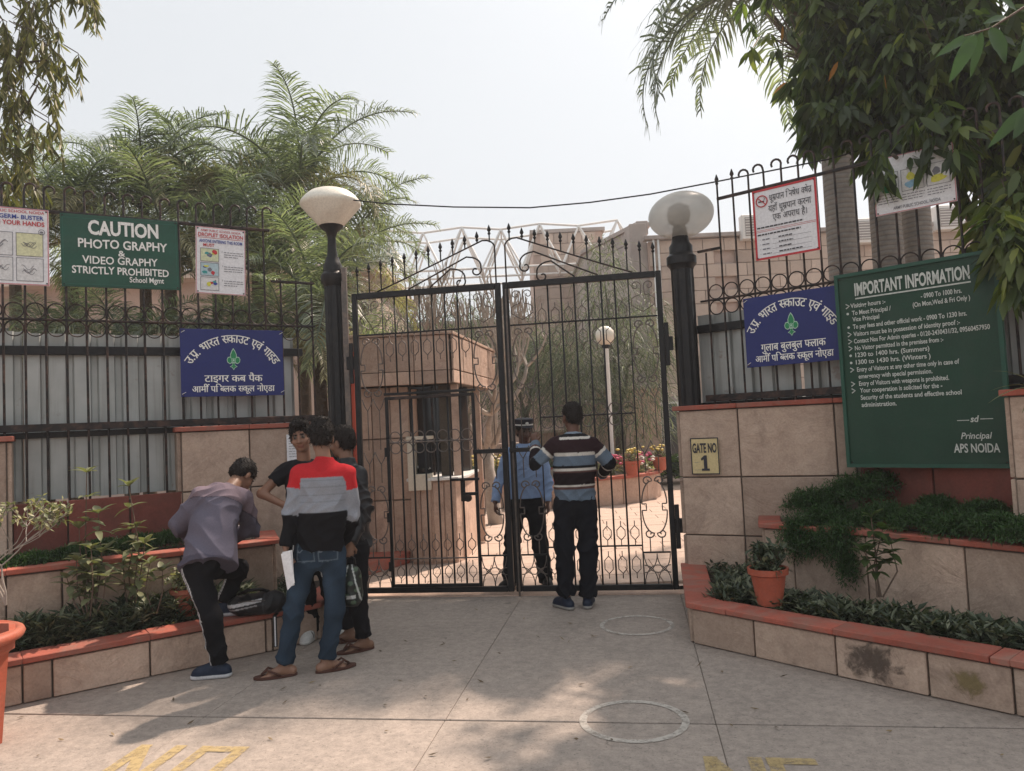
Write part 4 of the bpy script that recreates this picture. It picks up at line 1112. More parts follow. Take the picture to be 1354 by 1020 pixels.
# palm fronds -------------------------------------------------------
def frond_mesh(L, th0, bend, leaf_len, n, droop, seed, wid=0.028, spread=1.0, mat='palm'):
    """frond along +x, rising at th0 and bending down; leaflets as three-segment strips"""
    rg = np.random.RandomState(seed); t = np.linspace(0, 1, 26)
    th = th0 - bend * t ** 1.5; st = L / 25
    x = np.concatenate([[0], np.cumsum(np.cos(th[:-1]) * st)]); z = np.concatenate([[0], np.cumsum(np.sin(th[:-1]) * st)])
    yb = 0.12 * L * rg.uniform(-1, 1) * t ** 2
    R_ = np.stack([x, yb, z], 1); m = MB()
    m.tube([tuple(p) for p in R_], [0.022 * (1 - .85 * q) + .003 for q in t], 5)
    V = [np.array(m.v)]; F4 = [f for f in m.f if len(f) == 4]; nb = len(m.v)
    ts = np.linspace(.10, .995, n); allv = []
    for s in (-1, 1):
        tt = np.clip(ts + rg.uniform(-.006, .006, n), 0, 1); idx = tt * 25; i0 = np.minimum(idx.astype(int), 24); fr = (idx - i0)[:, None]
        P0 = R_[i0] * (1 - fr) + R_[i0 + 1] * fr; T = unit(R_[i0 + 1] - R_[i0])
        side = np.array([[0, s, 0.0]]); up = unit(np.cross(T, side) * s)
        prof = np.sin(np.clip(tt * 1.05 + .12, 0, 1) * PI) ** .6 * .75 + .25
        ll = leaf_len * prof * rg.uniform(.82, 1.1, n)
        fwd = (.35 + .75 * tt ** 2)[:, None]
        D = unit(side * spread + T * fwd + up * rg.uniform(.0, .8, (n, 1)) + rg.normal(0, .14, (n, 3)))
        P1 = P0 + D * ll[:, None] * .4; D2 = unit(D + np.array([[0, 0, -1.0]]) * droop * rg.uniform(.5, 1.2, (n, 1)))
        P2 = P1 + D2 * ll[:, None] * .35; D3 = unit(D2 + np.array([[0, 0, -1.0]]) * droop * 1.4 * rg.uniform(.5, 1.2, (n, 1)))
        P3 = P2 + D3 * ll[:, None] * .25
        Wv = unit(np.cross(D, up)) * wid * .5
        q = np.stack([P0 - Wv * .4, P0 + Wv * .4, P1 - Wv, P1 + Wv, P2 - Wv * .75, P2 + Wv * .75, P3, P3 + Wv * .02], 1).reshape(-1, 3)
        b = (np.arange(n) * 8)[:, None] + nb + sum(len(a) for a in allv); allv.append(q)
        for k in range(3): F4 += [tuple(r) for r in (b + np.array([[2 * k, 2 * k + 1, 2 * k + 3, 2 * k + 2]]))]
    me = npmesh(np.concatenate([np.array(m.v)] + allv), np.array(F4)); me.materials.append(M[mat]); return me
FR = {}
def fronds(kind):
    if kind not in FR:
        if kind == 'areca': FR[kind] = [frond_mesh(2.5, R(66 - 9 * k), R(80 + 17 * k), .74, 92, .6, k, .020, mat=('palm_dry' if k == 3 else 'palm')) for k in range(5)]
        else: FR[kind] = [frond_mesh(3.3, R(35 - 9 * k), R(80 + 12 * k), .80, 64, .75, 20 + k, .034, 1.0) for k in range(4)]
    return FR[kind]
def palm(name, label, base, crown_z, r0_, r1_, kind, nfr, seed, sc=1.0, dirs=None, rings=True, group=None, mat_t='palm_trunk', lean=(0, 0)):
    rg = random.Random(seed); root = thing(name, label, 'palm tree', (base[0], base[1], 0), 0, group)
    prof = []; z = -.2; k = 0
    m = MB(); pts = []; rr = []
    n = 26 if rings else 12
    for i in range(n + 1):
        t = i / n; pts.append((lean[0] * t * t, lean[1] * t * t, crown_z * t)); rr.append((r0_ + (r1_ - r0_) * t) * (1 + (.006 if i % 2 else 0)))
    m.tube(pts, rr, 16); m.build('trunk', M[mat_t], root, smooth=True)
    if kind == 'royal':
        m = MB(); m.lathe([(r1_ * .95, 0), (r1_ * 1.1, .3), (r1_ * .8, .9), (.05, 1.3)], 14, (lean[0], lean[1], crown_z)); m.build('crownshaft', M['crownshaft'], root, smooth=True)
    fz = crown_z + (1.0 if kind == 'royal' else 0)
    for i in range(nfr):
        a = dirs[i] if dirs and i < len(dirs) else (i * 2.399 + rg.uniform(-.25, .25), i / nfr)
        me = fronds(kind)[min(len(fronds(kind)) - 1, int(a[1] * len(fronds(kind))))]
        o = link('frond', me, root, (lean[0], lean[1], fz - .25 * a[1]))
        s = sc * rg.uniform(.85, 1.12); o.scale = (s, s * rg.choice((-1, 1)), s); o.rotation_euler = (rg.uniform(-.2, .2), rg.uniform(-.12, .12), a[0])
    return root
t_ = NT('palm_trunk'); v_ = t_.vec(); wv = t_.node('TexWave', _bands_direction='Z'); wv.inputs['Scale'].default_value = 4.5; wv.inputs['Distortion'].default_value = 1.2; wv.inputs['Detail'].default_value = 3; t_.l.new(v_, wv.inputs['Vector'])
a_ = t_.mix(t_.ramp(wv.outputs['Fac'], [(.0, .45), (.3, 0.0)]), t_.ramp(t_.noise(v_, 6, 6, .7), [(.3, (.16, .15, .14)), (.7, (.27, .255, .23))]), (.10, .09, .08))
t_.col(a_); t_.b.inputs['Roughness'].default_value = .9; t_.bump(wv.outputs['Fac'], .5, .02); M['palm_trunk'] = t_.m
M['palm_trunk_rough'] = surf('palm_trunk_fibrous', (.13, .10, .075), .95, .4, 9, 1.0, .02)
M['crownshaft'] = surf('green_crownshaft', (.10, .15, .06), .4, .15, 5, .1)
gL = 'palms behind the left railing'
lab = 'bushy feather palm, '
crowns = [((-5.401,11.2,5.27), 'under the gap between mast tree and lamp', 13), ((-4.714,12.2,5.253), 'in the middle of the clump behind the droplet poster', 14), ((-3.177,11.6,5.37), 'tallest crown, just left of the diamond lamp', 15),
          ((-6.142,10.6,4.708), 'behind the caution board, nearest the mast tree', 13), ((-3.458,10.4,4.047), 'low dark crown beside the left lamp post', 13), ((-2.811,13.0,4.587), 'reaching over the left gate leaf', 12), ((-4.578,10.2,4.005), 'low crown directly behind the caution board', 12),
          ((-7.084,10.8,4.474), 'half hidden behind the hand washing poster', 11), ((-2.484,9.8,3.32), 'lowest fronds right behind the step in the railing', 10)]
for i, (c, l_, n_) in enumerate(crowns):
    palm('feather_palm', lab + l_, (c[0], c[1]), c[2], .10, .075, 'areca', n_ + 2, i + 3, .80 if i not in (1, 2) else .9, None, False, gL, 'palm_trunk_rough')
gR = 'royal palms behind the right railing'
palm('royal_palm', 'smooth grey royal palm trunk just right of the no smoking sign', (4.72, 10.5), 7.0, .215, .19, 'royal', 12, 40, 1.12, [(3.05, .3), (3.3, .1), (3.35, .9), (3.0, .95), (2.95, .8), (2.2, .5), (1.9, .3), (1.5, .5), (.9, .4), (.3, .6), (-.3, .6), (1.2, .8)], True, gR)
palm('royal_palm', 'smooth grey royal palm trunk behind the left half of the leaf-covered poster', (5.45, 10.7), 8.8, .22, .19, 'royal', 5, 41, 1.0, [(2.4, .3), (1.7, .6), (.9, .3), (.2, .6), (-.5, .7)], True, gR)
palm('royal_palm', 'smooth grey royal palm trunk behind the right half of the leaf-covered poster', (6.0, 10.9), 8.6, .21, .18, 'royal', 5, 42, 1.0, [(1.6, .6), (1.2, .8), (.4, .6), (0, .4), (-.5, .7)], True, gR)

# broadleaf crowns --------------------------------------------------
def limbs(root, trunk, tips, r0_, mat, name='limb', seg=6, wig=.12):
    """tapered limbs from a point on the trunk to every tip, each its own part"""
    rg = random.Random(5)
    for (a, b, ra) in tips:
        a, b = Vector(a), Vector(b); pts = []
        for k in range(seg + 1):
            t = k / seg; p = a.lerp(b, t) + Vector((0, 0, (b - a).length * .12 * math.sin(PI * t)))
            if 0 < k < seg: p += Vector((rg.uniform(-1, 1), rg.uniform(-1, 1), rg.uniform(-1, 1))) * wig * (b - a).length * .25
            pts.append(p)
        m = MB(); m.tube(pts, [ra * (1 - .8 * k / seg) for k in range(seg + 1)], 7); m.build(name, mat, root, smooth=True)
def whorls(centres, radii, n, per, L, W, droop, seed, hang=1.15, hole=.35):
    """leaf whorls spread through ellipsoids, thinned by a noise so that gaps remain"""
    rg = np.random.RandomState(seed); Ps = []; Ds = []; Ls = []
    for c, r_3, cnt in zip(centres, radii, n):
        u = unit(rg.normal(0, 1, (cnt, 3))) * (rg.uniform(0.05, 1, (cnt, 1)) ** (1 / 2.2)) * np.array([r_3])
        p = u + np.array([c]); q = np.sin(p[:, 0] * 3.1 + 1.3) + np.sin(p[:, 1] * 2.7 + p[:, 2] * 2.0) + np.sin(p[:, 2] * 3.7 + .5 * p[:, 0])
        p = p[q > -1.3 + hole]
        k = len(p); out = unit(p - np.array([c]) + rg.normal(0, .25, (k, 3)) * np.array([r_3]))
        for i in range(per):
            a = rg.uniform(0, 2 * PI, k); d = np.stack([np.cos(a), np.sin(a), np.full(k, -hang) + rg.uniform(-.7, .7, k)], 1) + out * .45
            Ps.append(p + rg.normal(0, .02, (k, 3))); Ds.append(d); Ls.append(L * rg.uniform(.65, 1.15, k))
    P_, D_, L_ = np.concatenate(Ps), np.concatenate(Ds), np.concatenate(Ls)
    return leaf_round(P_, D_, L_, W * L_ / L, droop, .35)
mt = thing('mango_tree', 'dark spreading mango tree overhanging the right railing and board', 'tree', (5.6, 7.4, 0))
m = MB(); m.tube([(0, 0, -.1), (.05, 0, .8), (-.05, .1, 1.8), (-.15, .1, 2.6)], [.24, .2, .18, .16], 14); m.build('trunk', M['bark'], mt, smooth=True)
o_ = Vector((5.6, 7.4, 0)); T0 = Vector((-.15, .1, 2.5))
mc = [(2.939,7.0,5.174), (3.421,6.6,4.592), (3.802,6.2,4.22), (4.122,6.0,3.926), (3.85,6.8,5.78), (4.398,6.3,5.298), (3.734,5.4,2.856), (3.117,6.3,3.741), (5.2, 9.0, 7.2), (5.8, 6.6, 6.6), (3.377,5.9,3.705), (2.676,7.3,5.693), (5.5, 7.2, 6.9), (6.4, 8.2, 7.6), (2.994,5.7,3.529), (3.282,5.6,3.478), (3.41,5.0,2.612), (2.828,6.4,4.057)]
mr_ = [(.62, .7, .55), (.72, .8, .62), (.72, .8, .62), (.55, .8, .8), (.95, 1.1, .8), (.8, 1.0, .8), (.22, .4, .45), (.42, .4, .24), (1.7, 1.6, 1.0), (1.4, 1.3, 1.0), (.36, .5, .28), (.28, .5, .36), (1.4, 1.2, .8), (1.5, 1.5, 1.0), (.28, .2, .16), (.24, .2, .16), (.2, .2, .3), (.3, .3, .22)]
mn = [170, 240, 260, 230, 300, 260, 60, 95, 420, 300, 40, 45, 300, 260, 9, 8, 22, 50]
for i, c in enumerate(mc): pass
limbs(mt, None, [(T0, Vector(c) - o_, .10 if i in (4, 8, 9, 12, 13) else .065) for i, c in enumerate(mc)], .1, M['bark'])
rg_ = np.random.RandomState(3)
LC = [tuple(Vector(c) - o_) for c in mc]
V, F = whorls(LC, mr_, [int(q * .85) for q in mn], 8, .20, .064, .25, 5)
merge('foliage', M['mango'], [(V, F)], mt)
V, F = whorls([LC[6], LC[3], LC[0], LC[1], LC[10], LC[2], LC[16]], [(.3, .4, .5), (.5, .8, .8), (.6, .7, .55), (.7, .8, .6), (.36, .5, .25), (.7, .7, .6), (.2, .2, .3)], [90, 50, 40, 40, 16, 40, 30], 7, .18, .058, .25, 9, hole=0)
merge('young_foliage', M['mango_young'], [(V, F)], mt)
# twigs showing among the leaves
tw = MB(); rg = random.Random(4)
for i in range(170):
    k = rg.choice([0, 1, 2, 3, 4, 5, 6, 10]); c = Vector(LC[k]); r3 = mr_[k]
    p = c + Vector((rg.uniform(-1, 1) * r3[0], rg.uniform(-1, 1) * r3[1], rg.uniform(-1, 1) * r3[2])) * .8; q = p + (c - p) * .7 + Vector((0, 0, -.15))
    tw.tube([p, p.lerp(q, .5) + Vector((0, 0, .04)), q], [.004, .007, .010], 4, cap=False)
o = tw.build('twigs', M['bark'], mt); o['kind'] = 'stuff'
# the nearest spray of large leaves, each leaf a part
def big_leaf(root, p, d, L, W, mat, up=(0, 0, 1), curl=.25, name='leaf', wav=.0, n=7):
    p, d, up = Vector(p), Vector(d).normalized(), Vector(up); s = d.cross(up).normalized(); u = s.cross(d)
    vs = []; fs = []
    for k in range(n + 1):
        t = k / n; w_ = W * .5 * (math.sin(PI * min(1, t ** .8)) ** .8) * (1 - .25 * t); c = p + d * L * t + Vector((0, 0, -1)) * curl * L * t * t
        e = wav * W * math.sin(t * 15)
        vs += [c - s * w_ + u * (.22 * w_ + e), c - u * .02 * W, c + s * w_ + u * (.22 * w_ - e)]
    for k in range(n):
        a = 3 * k; fs += [(a, a + 1, a + 4, a + 3), (a + 1, a + 2, a + 5, a + 4)]
    m = MB(); m.add([tuple(v) for v in vs], fs); return m.build(name, mat, root, smooth=True)
nb = thing('mango_branch', 'near mango branch with large bright green leaves in the top right corner', 'branch', (2.599,3.4,3.369))
bo = nb.location.copy()
def rel(p): return Vector(p) - bo
m = MB(); m.tube([rel((2.833,3.6,3.545)), rel((2.478,3.45,3.439)), rel((2.281,3.4,3.32)), rel((2.144,3.38,3.28))], [.008, .006, .004, .003], 6); m.build('stem', M['twig'], nb)
m = MB(); m.tube([rel((2.819,3.5,3.414)), rel((2.498,3.3,3.023)), rel((2.315,3.25,2.856))], [.008, .006, .004], 6); m.build('stem', M['twig'], nb)
for p, d, W_ in (((2.203, 3.4, 3.298), (-0.205, -0.04, -0.107), 0.055),
                 ((2.177, 3.35, 3.27), (-0.157, -0.04, -0.215), 0.070),
                 ((2.271, 3.45, 3.332), (-0.094, -0.04, -0.217), 0.050),
                 ((2.215, 3.3, 3.276), (0.021, -0.04, -0.173), 0.085),
                 ((2.425, 3.5, 3.426), (-0.136, -0.04, -0.045), 0.045),
                 ((2.41, 3.4, 3.396), (-0.141, -0.04, 0.08), 0.060),
                 ((2.36, 3.3, 2.909), (-0.221, -0.04, -0.176), 0.060),
                 ((2.338, 3.25, 2.889), (-0.124, -0.04, -0.145), 0.075),
                 ((2.463, 3.4, 2.983), (-0.116, -0.04, 0.016), 0.050),
                 ((2.549, 3.5, 3.279), (-0.145, -0.04, -0.13), 0.060),
                 ((2.349, 3.2, 3.202), (-0.107, -0.04, -0.103), 0.060)):
    big_leaf(nb, rel(p), d, Vector(d).length * 1.05, W_, M['mango_near'], (0, -1, .5), .05, wav=.03)


# tree at the top left: long hanging leaves ------------------------------------
at_ = thing('mast_tree', 'tall tree with drooping yellowish leaves at the top left edge', 'tree', (-5.6, 7.6, 0)); ao = Vector((-5.6, 7.6, 0))
m = MB(); m.tube([(0, 0, -.1), (.05, 0, 2), (-.05, .05, 4), (.05, 0, 6.2)], [.16, .14, .11, .05], 12); m.build('trunk', M['bark'], at_, smooth=True)
rgn = np.random.RandomState(8); ac = []; ar = []
for (px_, r_x, r_z) in [((-4.939,7.4,5.885), .5, .5), ((-4.569,7.3,6.006), .45, .35), ((-4.843,7.3,5.134), .42, .5), ((-4.466,7.2,5.146), .22, .28), ((-4.857,7.2,4.488), .30, .4), ((-4.698,7.3,4.783), .22, .3), ((-4.286,7.4,6.167), .22, .2), ((-4.825,7.2,4.151), .16, .2), ((-5.586,7.6,5.465), .6, 1.4), ((-5.418,7.6,6.745), .9, .8), ((-4.389,7.2,5.369), .14, .14)]:
    ac.append(tuple(Vector(px_) - ao)); ar.append((r_x, r_x * 1.3, r_z))
limbs(at_, None, [((0, 0, 2.6 + .25 * i), c, .035) for i, c in enumerate(ac)], .05, M['bark'])
Ps = []; Ds = []; rt = random.Random(6); tw = MB()
def edge(z): return -4.12 if z > 5.75 else -4.46 if z > 5.35 else -4.34 if z > 5.0 else -4.40 if z > 4.7 else -4.52 if z > 4.4 else -4.70
for i in range(270):
    z = rt.uniform(4.25, 7.6); e = edge(z - .35); x = e - rt.random() ** 1.6 * 1.5; y = 7.3 + rt.uniform(-.45, .5)
    if math.sin(x * 9 + 1) + math.sin(z * 7 + x * 3) + math.sin(y * 8) < -.75: continue
    p = Vector((x, y, z)) - ao; dx = rt.uniform(-.12, .2); Lw = rt.uniform(.3, .55); q = p + Vector((dx, rt.uniform(-.1, .1), -Lw)); mid = p.lerp(q, .45) + Vector((dx * .4, 0, .05)); tw.tube([p + Vector((-.15, 0, .1)), p, mid, q], [.006, .005, .003, .002], 4, cap=False)
    for k in range(30):
        t = rt.random(); c = p.lerp(mid, t * 2) if t < .5 else mid.lerp(q, t * 2 - 1); Ps.append(tuple(c)); Ds.append((rt.gauss(0, .45), rt.gauss(0, .45), -1))
o = tw.build('twigs', M['bark'], at_); o['kind'] = 'stuff'
P_, D_ = np.array(Ps), np.array(Ds); L_ = .15 * rgn.uniform(.6, 1.2, len(P_))
V, F = leaf_round(P_, D_, L_, L_ * .17, .05, .3, rgn.normal(0, 1, P_.shape)); merge('foliage', M['ashoka'], [(V, F)], at_)

# willowy trees and a bare tree inside the compound ------------------------------
def weeping(label, base, blobs, seed, n_l, wlen=.7):
    root = thing('drooping_tree', label, 'tree', (base[0], base[1], 0), 0, 'soft drooping trees inside the compound'); b0 = Vector((base[0], base[1], 0)); rg = np.random.RandomState(seed)
    top = Vector(blobs[0][0]) - b0
    m = MB(); m.tube([(0, 0, -.1), (.1, 0, 1.2), (-.05, 0, 2.0)], [.16, .13, .10], 10); m.build('trunk', M['bark'], root, smooth=True)
    limbs(root, None, [((0, 0, 1.7), Vector(c) - b0, .05) for c, r_ in blobs], .05, M['bark'])
    Vs = []; F = []; nb_ = 0
    for c, r3 in blobs:
        c = np.array(c) - np.array(b0); k = int(n_l * r3[0] * r3[2]); p = unit(rg.normal(0, 1, (k, 3))) * rg.uniform(.1, 1, (k, 1)) ** .5 * np.array([r3]) + c
        out = unit(p - c) * np.array([[1, 1, .2]]); L = wlen * rg.uniform(.5, 1.2, (k, 1)); q = p
        ws = rg.normal(0, 1, (k, 3)); ws[:, 2] = 0; ws = unit(ws) * .012
        rows = [p - ws, p + ws]; d = unit(out * .8 + np.array([[0, 0, .5]]) + rg.normal(0, .4, (k, 3)))
        for s_ in range(4):
            d = unit(d + np.array([[0, 0, -.55]]) + rg.normal(0, .12, (k, 3))); q = q + d * L / 4; w_ = ws * (1 - .22 * (s_ + 1)); rows += [q - w_, q + w_]
        V = np.stack(rows, 1).reshape(-1, 3); b = (np.arange(k) * 10)[:, None]
        for s_ in range(4): F.append(b + nb_ + np.array([[2 * s_, 2 * s_ + 1, 2 * s_ + 3, 2 * s_ + 2]]))
        Vs.append(V); nb_ += len(V)
    me = npmesh(np.concatenate(Vs), np.concatenate(F)); me.materials.append(M['willow']); o = link('foliage', me, root); o['kind'] = 'stuff'
weeping('tall soft green tree inside, right behind the globe lamp', (2.5, 18.5), [((2.345,18.0,4.889), (.6, .8, 1.2)), ((2.015,17.5,3.126), (1.5, 1.2, 1.3)), ((3.174,18.0,3.481), (.9, 1, 1.2)), ((2.91,17.5,1.854), (1.0, 1, .9)), ((1.247,18.0,2.937), (1.0, 1, 1.0)), ((1.609,17.5,2.09), (1.3, 1.2, .8))], 3, 720)
weeping('pale green tree inside, behind the guard and the bare branches', (0.3, 19), [((-0.272,18.5,3.513), (1.5, 1.2, 1.2)), ((0.85,19.0,3.224), (1.4, 1.2, .9)), ((0.408,18.5,2.179), (1.4, 1.2, .7))], 4, 620)
weeping('pale green tree inside, behind the booth roof', (-2.2, 18), [((-2.591,18.0,4.118), (1.4, 1.2, .9)), ((-1.32,18.0,4.149), (1.2, 1.2, .8)), ((-2.085,18.0,3.185), (1.6, 1.2, .8)), ((-3.509,18.0,3.797), (1.2, 1.2, 1.0)), ((-0.658,18.0,2.755), (1.0, 1, 1.0))], 5, 620)
# bare frangipani-like tree: recursive forks
bt = thing('bare_tree', 'bare pale-branched tree beside the booth, seen through the gate', 'tree', (-0.364, 12.5, 0))
rg = random.Random(21); br = []
def fork(p, d, L, r, lev, acc):
    pts = [p]; q = p.copy(); dd = d.copy()
    for k in range(4):
        dd = (dd + Vector((rg.uniform(-.25, .25), rg.uniform(-.25, .25), .10 + .10 * lev))).normalized(); q = q + dd * L / 4; pts.append(q.copy())
    acc.append((pts, r, lev))
    if lev < 5:
        for s_ in range(3 if lev > 0 else 4):
            ax = Vector((rg.uniform(-1, 1), rg.uniform(-1, 1), rg.uniform(-.3, .3))).normalized(); nd = (dd + ax * .95).normalized()
            fork(q, nd, L * rg.uniform(.62, .85), r * .62, lev + 1, acc)
fork(Vector((0, 0, -.05)), Vector((.05, 0, 1)), 1.25, .11, 0, br)
m0 = MB(); m0.tube(br[0][0], [.13, .12, .11, .10, .10], 10); m0.build('trunk', M['bare'], bt, smooth=True)
tw = MB()
for pts, r, lev in br[1:]:
    if lev <= 2:
        m = MB(); m.tube(pts, [r * (1 - .09 * k) for k in range(5)], 7); m.build('branch', M['bare'], bt, smooth=True)
    else: tw.tube(pts, [max(.006, r * (1 - .1 * k)) for k in range(5)], 4, cap=False)
o = tw.build('twigs', M['bare'], bt); o['kind'] = 'stuff'

# ------------------------------------------------------------------ planter planting
def inpoly(xy, poly):
    x, y = xy; c = False; j = len(poly) - 1
    for i in range(len(poly)):
        if (poly[i][1] > y) != (poly[j][1] > y) and x < (poly[j][0] - poly[i][0]) * (y - poly[i][1]) / (poly[j][1] - poly[i][1]) + poly[i][0]: c = not c
        j = i
    return c
def band(path, o0, o1, n, seed):
    """random points in the strip between two offsets of a path"""
    A_, B_ = offset_path([Vector(p) for p in path], o0), offset_path([Vector(p) for p in path], o1); rg = random.Random(seed); out = []
    ln = [(A_[i + 1] - A_[i]).length for i in range(len(A_) - 1)]
    for _ in range(n):
        i = rg.choices(range(len(ln)), ln)[0]; t, s_ = rg.random(), rg.random(); out.append(A_[i].lerp(A_[i + 1], t).lerp(B_[i].lerp(B_[i + 1], t), s_))
    return out
def cover(name, label, pts, z, per, L, W, mat, seed, up=(.35, 1.0), stem=.08, droop=.25, cat='ground cover'):
    rg = np.random.RandomState(seed); P0 = np.array([(p[0], p[1], z) for p in pts]); Ps = []; Ds = []; Ls = []
    for k in range(per):
        n = len(P0); a = rg.uniform(0, 2 * PI, n); d = np.stack([np.cos(a), np.sin(a), rg.uniform(up[0], up[1], n)], 1)
        Ps.append(P0 + np.stack([np.zeros(n), np.zeros(n), rg.uniform(0, stem, n)], 1) + rg.normal(0, .012, (n, 3)) * np.array([[1, 1, .2]])); Ds.append(d); Ls.append(L * rg.uniform(.6, 1.2, n))
    P_, D_, L_ = np.concatenate(Ps), np.concatenate(Ds), np.concatenate(Ls)
    V, F = leaf_mesh(P_, D_, L_, L_ * W, droop, .3); me = npmesh(V, F); me.materials.append(mat); o = link(name, me)
    return tag(o, label, cat, None, 'stuff')
rp_path = RPL[1:]
cover('strap_leaf_cover', 'low grey-green strap leaf plants filling the lower right planter', band(rp_path, .20, .52, 760, 1), .23, 9, .115, .23, M['grasscover'], 1, up=(.3,1.6), stem=.10)
cover('strap_leaf_cover', 'low grey-green strap leaf plants at the gate end of the right planter', band(RPL[:2], .20, .62, 130, 5), .23, 9, .11, .23, M['grasscover'], 6, up=(.3,1.6), stem=.08)
cover('strap_leaf_cover', 'low narrow-leaved plants filling the lower left planter behind the coping', band(LPL[1:4], .20, .50, 420, 2), .23, 9, .14, .15, M['grasscover'], 2, up=(.3,1.5), stem=.2)
cover('strap_leaf_cover', 'low narrow-leaved plants at the far left of the lower planter', band(LPL[:2], .20, .50, 150, 12), .23, 9, .14, .15, M['grasscover'], 22, up=(.3,1.5), stem=.08)
cover('strap_leaf_cover', 'dark low plants behind the backpack in the left planter', band([LPL[3], LPL[4], (-1.9, 6.9)], .16, .42, 120, 13), .23, 10, .10, .16, M['grasscover'], 23, stem=.10)
def fluff(name, label, blobs, n, mat, seed, L=.035, W=.22):
    """fine feathery growth: tiny needles along arching sprays"""
    rg = np.random.RandomState(seed); Ps = []; Ds = []
    for (c, r3, w_) in blobs:
        k = int(n * w_); p0 = unit(rg.normal(0, 1, (k, 3))); p0[:, 2] = np.abs(p0[:, 2]) if r3[2] > 0 else p0[:, 2]
        root_ = np.array(c); tip = root_ + p0 * np.abs(np.array([r3])) * rg.uniform(.7, 1.05, (k, 1)); q0 = root_ + p0 * np.abs(np.array([r3])) * .25
        for j in range(16):
            t = j / 15; pos = q0 * (1 - t) + tip * t; pos[:, 2] -= .05 * t * t
            Ps.append(pos + rg.normal(0, .006, (k, 3))); Ds.append(unit(tip - q0) * .5 + rg.normal(0, .8, (k, 3)))
    P_, D_ = np.concatenate(Ps), np.concatenate(Ds)
    V, F = leaf_mesh(P_, D_, L * rg.uniform(.6, 1.3, len(P_)), L * W, .1, .1); me = npmesh(V, F); me.materials.append(mat); o = link(name, me); return tag(o, label, 'ground cover', None, 'stuff')
fluff('fern_mound', 'big mound of feathery dark green fern spilling over the upper right planter', [((2.38,6.15,0.843), (.28, .25, .20), 1), ((2.655,6.0,0.923), (.32, .25, .22), 1.2), ((2.392,5.9,0.741), (.30, .2, .18), 1.2), ((2.683,5.65,0.787), (.28, .2, .18), .9), ((2.816,5.95,1.009), (.2, .2, .16), .6), ((2.134,5.85,0.673), (.20, .14, -.20), .7), ((2.351,5.55,0.667), (.20, .12, -.20), .6), ((2.246,5.7,0.65), (.18, .12, -.15), .5), ((2.345,5.5,0.497), (.10, .07, -.14), .2)], 420, M['fern'], 3)
fluff('fern_bed', 'low feathery green growth along the upper right planter below the board', [((2.803,5.35,0.792), (.25, .2, .16), 1), ((2.947,5.1,0.776), (.25, .2, .16), 1), ((3.041,4.85,0.796), (.22, .2, .16), 1), ((3.082,5.6,0.868), (.2, .2, .12), .6), ((3.229,5.3,0.856), (.22, .2, .12), .7), ((3.109,4.6,0.804), (.25, .2, .16), 1)], 380, M['fern'], 4)
fluff('fern_bed', 'low bright green grassy growth in the upper left planter', [((-3.564,5.6,0.771), (.22, .2, .11), 1), ((-3.374,5.75,0.775), (.22, .2, .12), 1), ((-3.224,5.95,0.793), (.22, .2, .12), 1), ((-3.032,6.1,0.801), (.22, .2, .12), 1), ((-2.863,6.3,0.794), (.2, .2, .12), 1), ((-3.719,5.5,0.764), (.2, .2, .11), .8)], 320, M['fern'], 5)

# sprigs, shrubs and potted plants ----------------------------------------
def sprig(name, label, base, h, whl, mat, seed, leafL=.13, leafW=.04, cat='plant', group=None, lean=(0, 0), single=True):
    """upright stems with whorls of separate leaves"""
    root = thing(name, label, cat, base, 0, group); rg = random.Random(seed)
    for (dx, dy, hh) in whl:
        p0, p1 = Vector((dx * .2, dy * .2, 0)), Vector((dx, dy, hh)); m = MB(); mid = p0.lerp(p1, .5) + Vector((rg.uniform(-.06, .06), rg.uniform(-.04, .04), 0))
        m.tube([p0, mid, p1], [.006, .005, .003], 5); m.build('stem', M['twig'], root)
        nw = max(1, int(hh / .10))
        for q in range(nw):
            t = 1 - q * .17 if nw > 1 else 1
            if t < .3: continue
            c = p0.lerp(p1, t); cnt = 6 if q == 0 else 4; a0 = rg.uniform(0, 6)
            for k in range(cnt):
                a = a0 + k * 2 * PI / cnt + rg.uniform(-.5, .5); up_ = rg.uniform(.3, 1.3) if q == 0 else rg.uniform(-.3, .8)
                big_leaf(root, c, (math.cos(a), math.sin(a), up_), leafL * rg.uniform(.7, 1.15), leafW * rg.uniform(.8, 1.2), mat, curl=.3, n=4)
    return root
gC = 'croton sprigs in the left planter'
sprig('croton_plant', 'tallest spindly croton sprig in front of the corrugated sheets', (-3.059,5.45,0.385), 1, [(-.02, 0, 1.02), (.03, .05, .72), (-.10, .03, .62), (.09, -.02, .45)], M['croton'], 1, .15, .06, group=gC)
sprig('croton_plant', 'reddish topped croton sprig between the tallest sprig and the stooping boy', (-2.841,5.55,0.367), 1, [(.01, 0, .92), (.04, .05, .62), (-.06, .03, .42), (.12, 0, .50)], M['croton'], 2, .14, .056, group=gC)
sprig('croton_plant', 'low bushy croton with pale leaves at the foot of the taller sprigs', (-2.997,5.3,0.384), 1, [(-.08, 0, .42), (.04, -.03, .50), (-.02, .05, .34), (.11, .02, .30), (-.16, .02, .30)], M['croton'], 3, .13, .055, group=gC)
sprig('croton_plant', 'small croton nearest the stooping boy', (-2.636,5.5,0.369), 1, [(-.03, 0, .36), (.05, .02, .30)], M['croton'], 4, .13, .05, group=gC)
sprig('broadleaf_seedling', 'young broad-leaved plant standing against the upper right planter wall', (2.351,5.05,0.356), 1, [(-.01, .02, .52), (.05, 0, .44), (-.08, 0, .30), (.11, .02, .34)], M['mango'], 5, .13, .06)
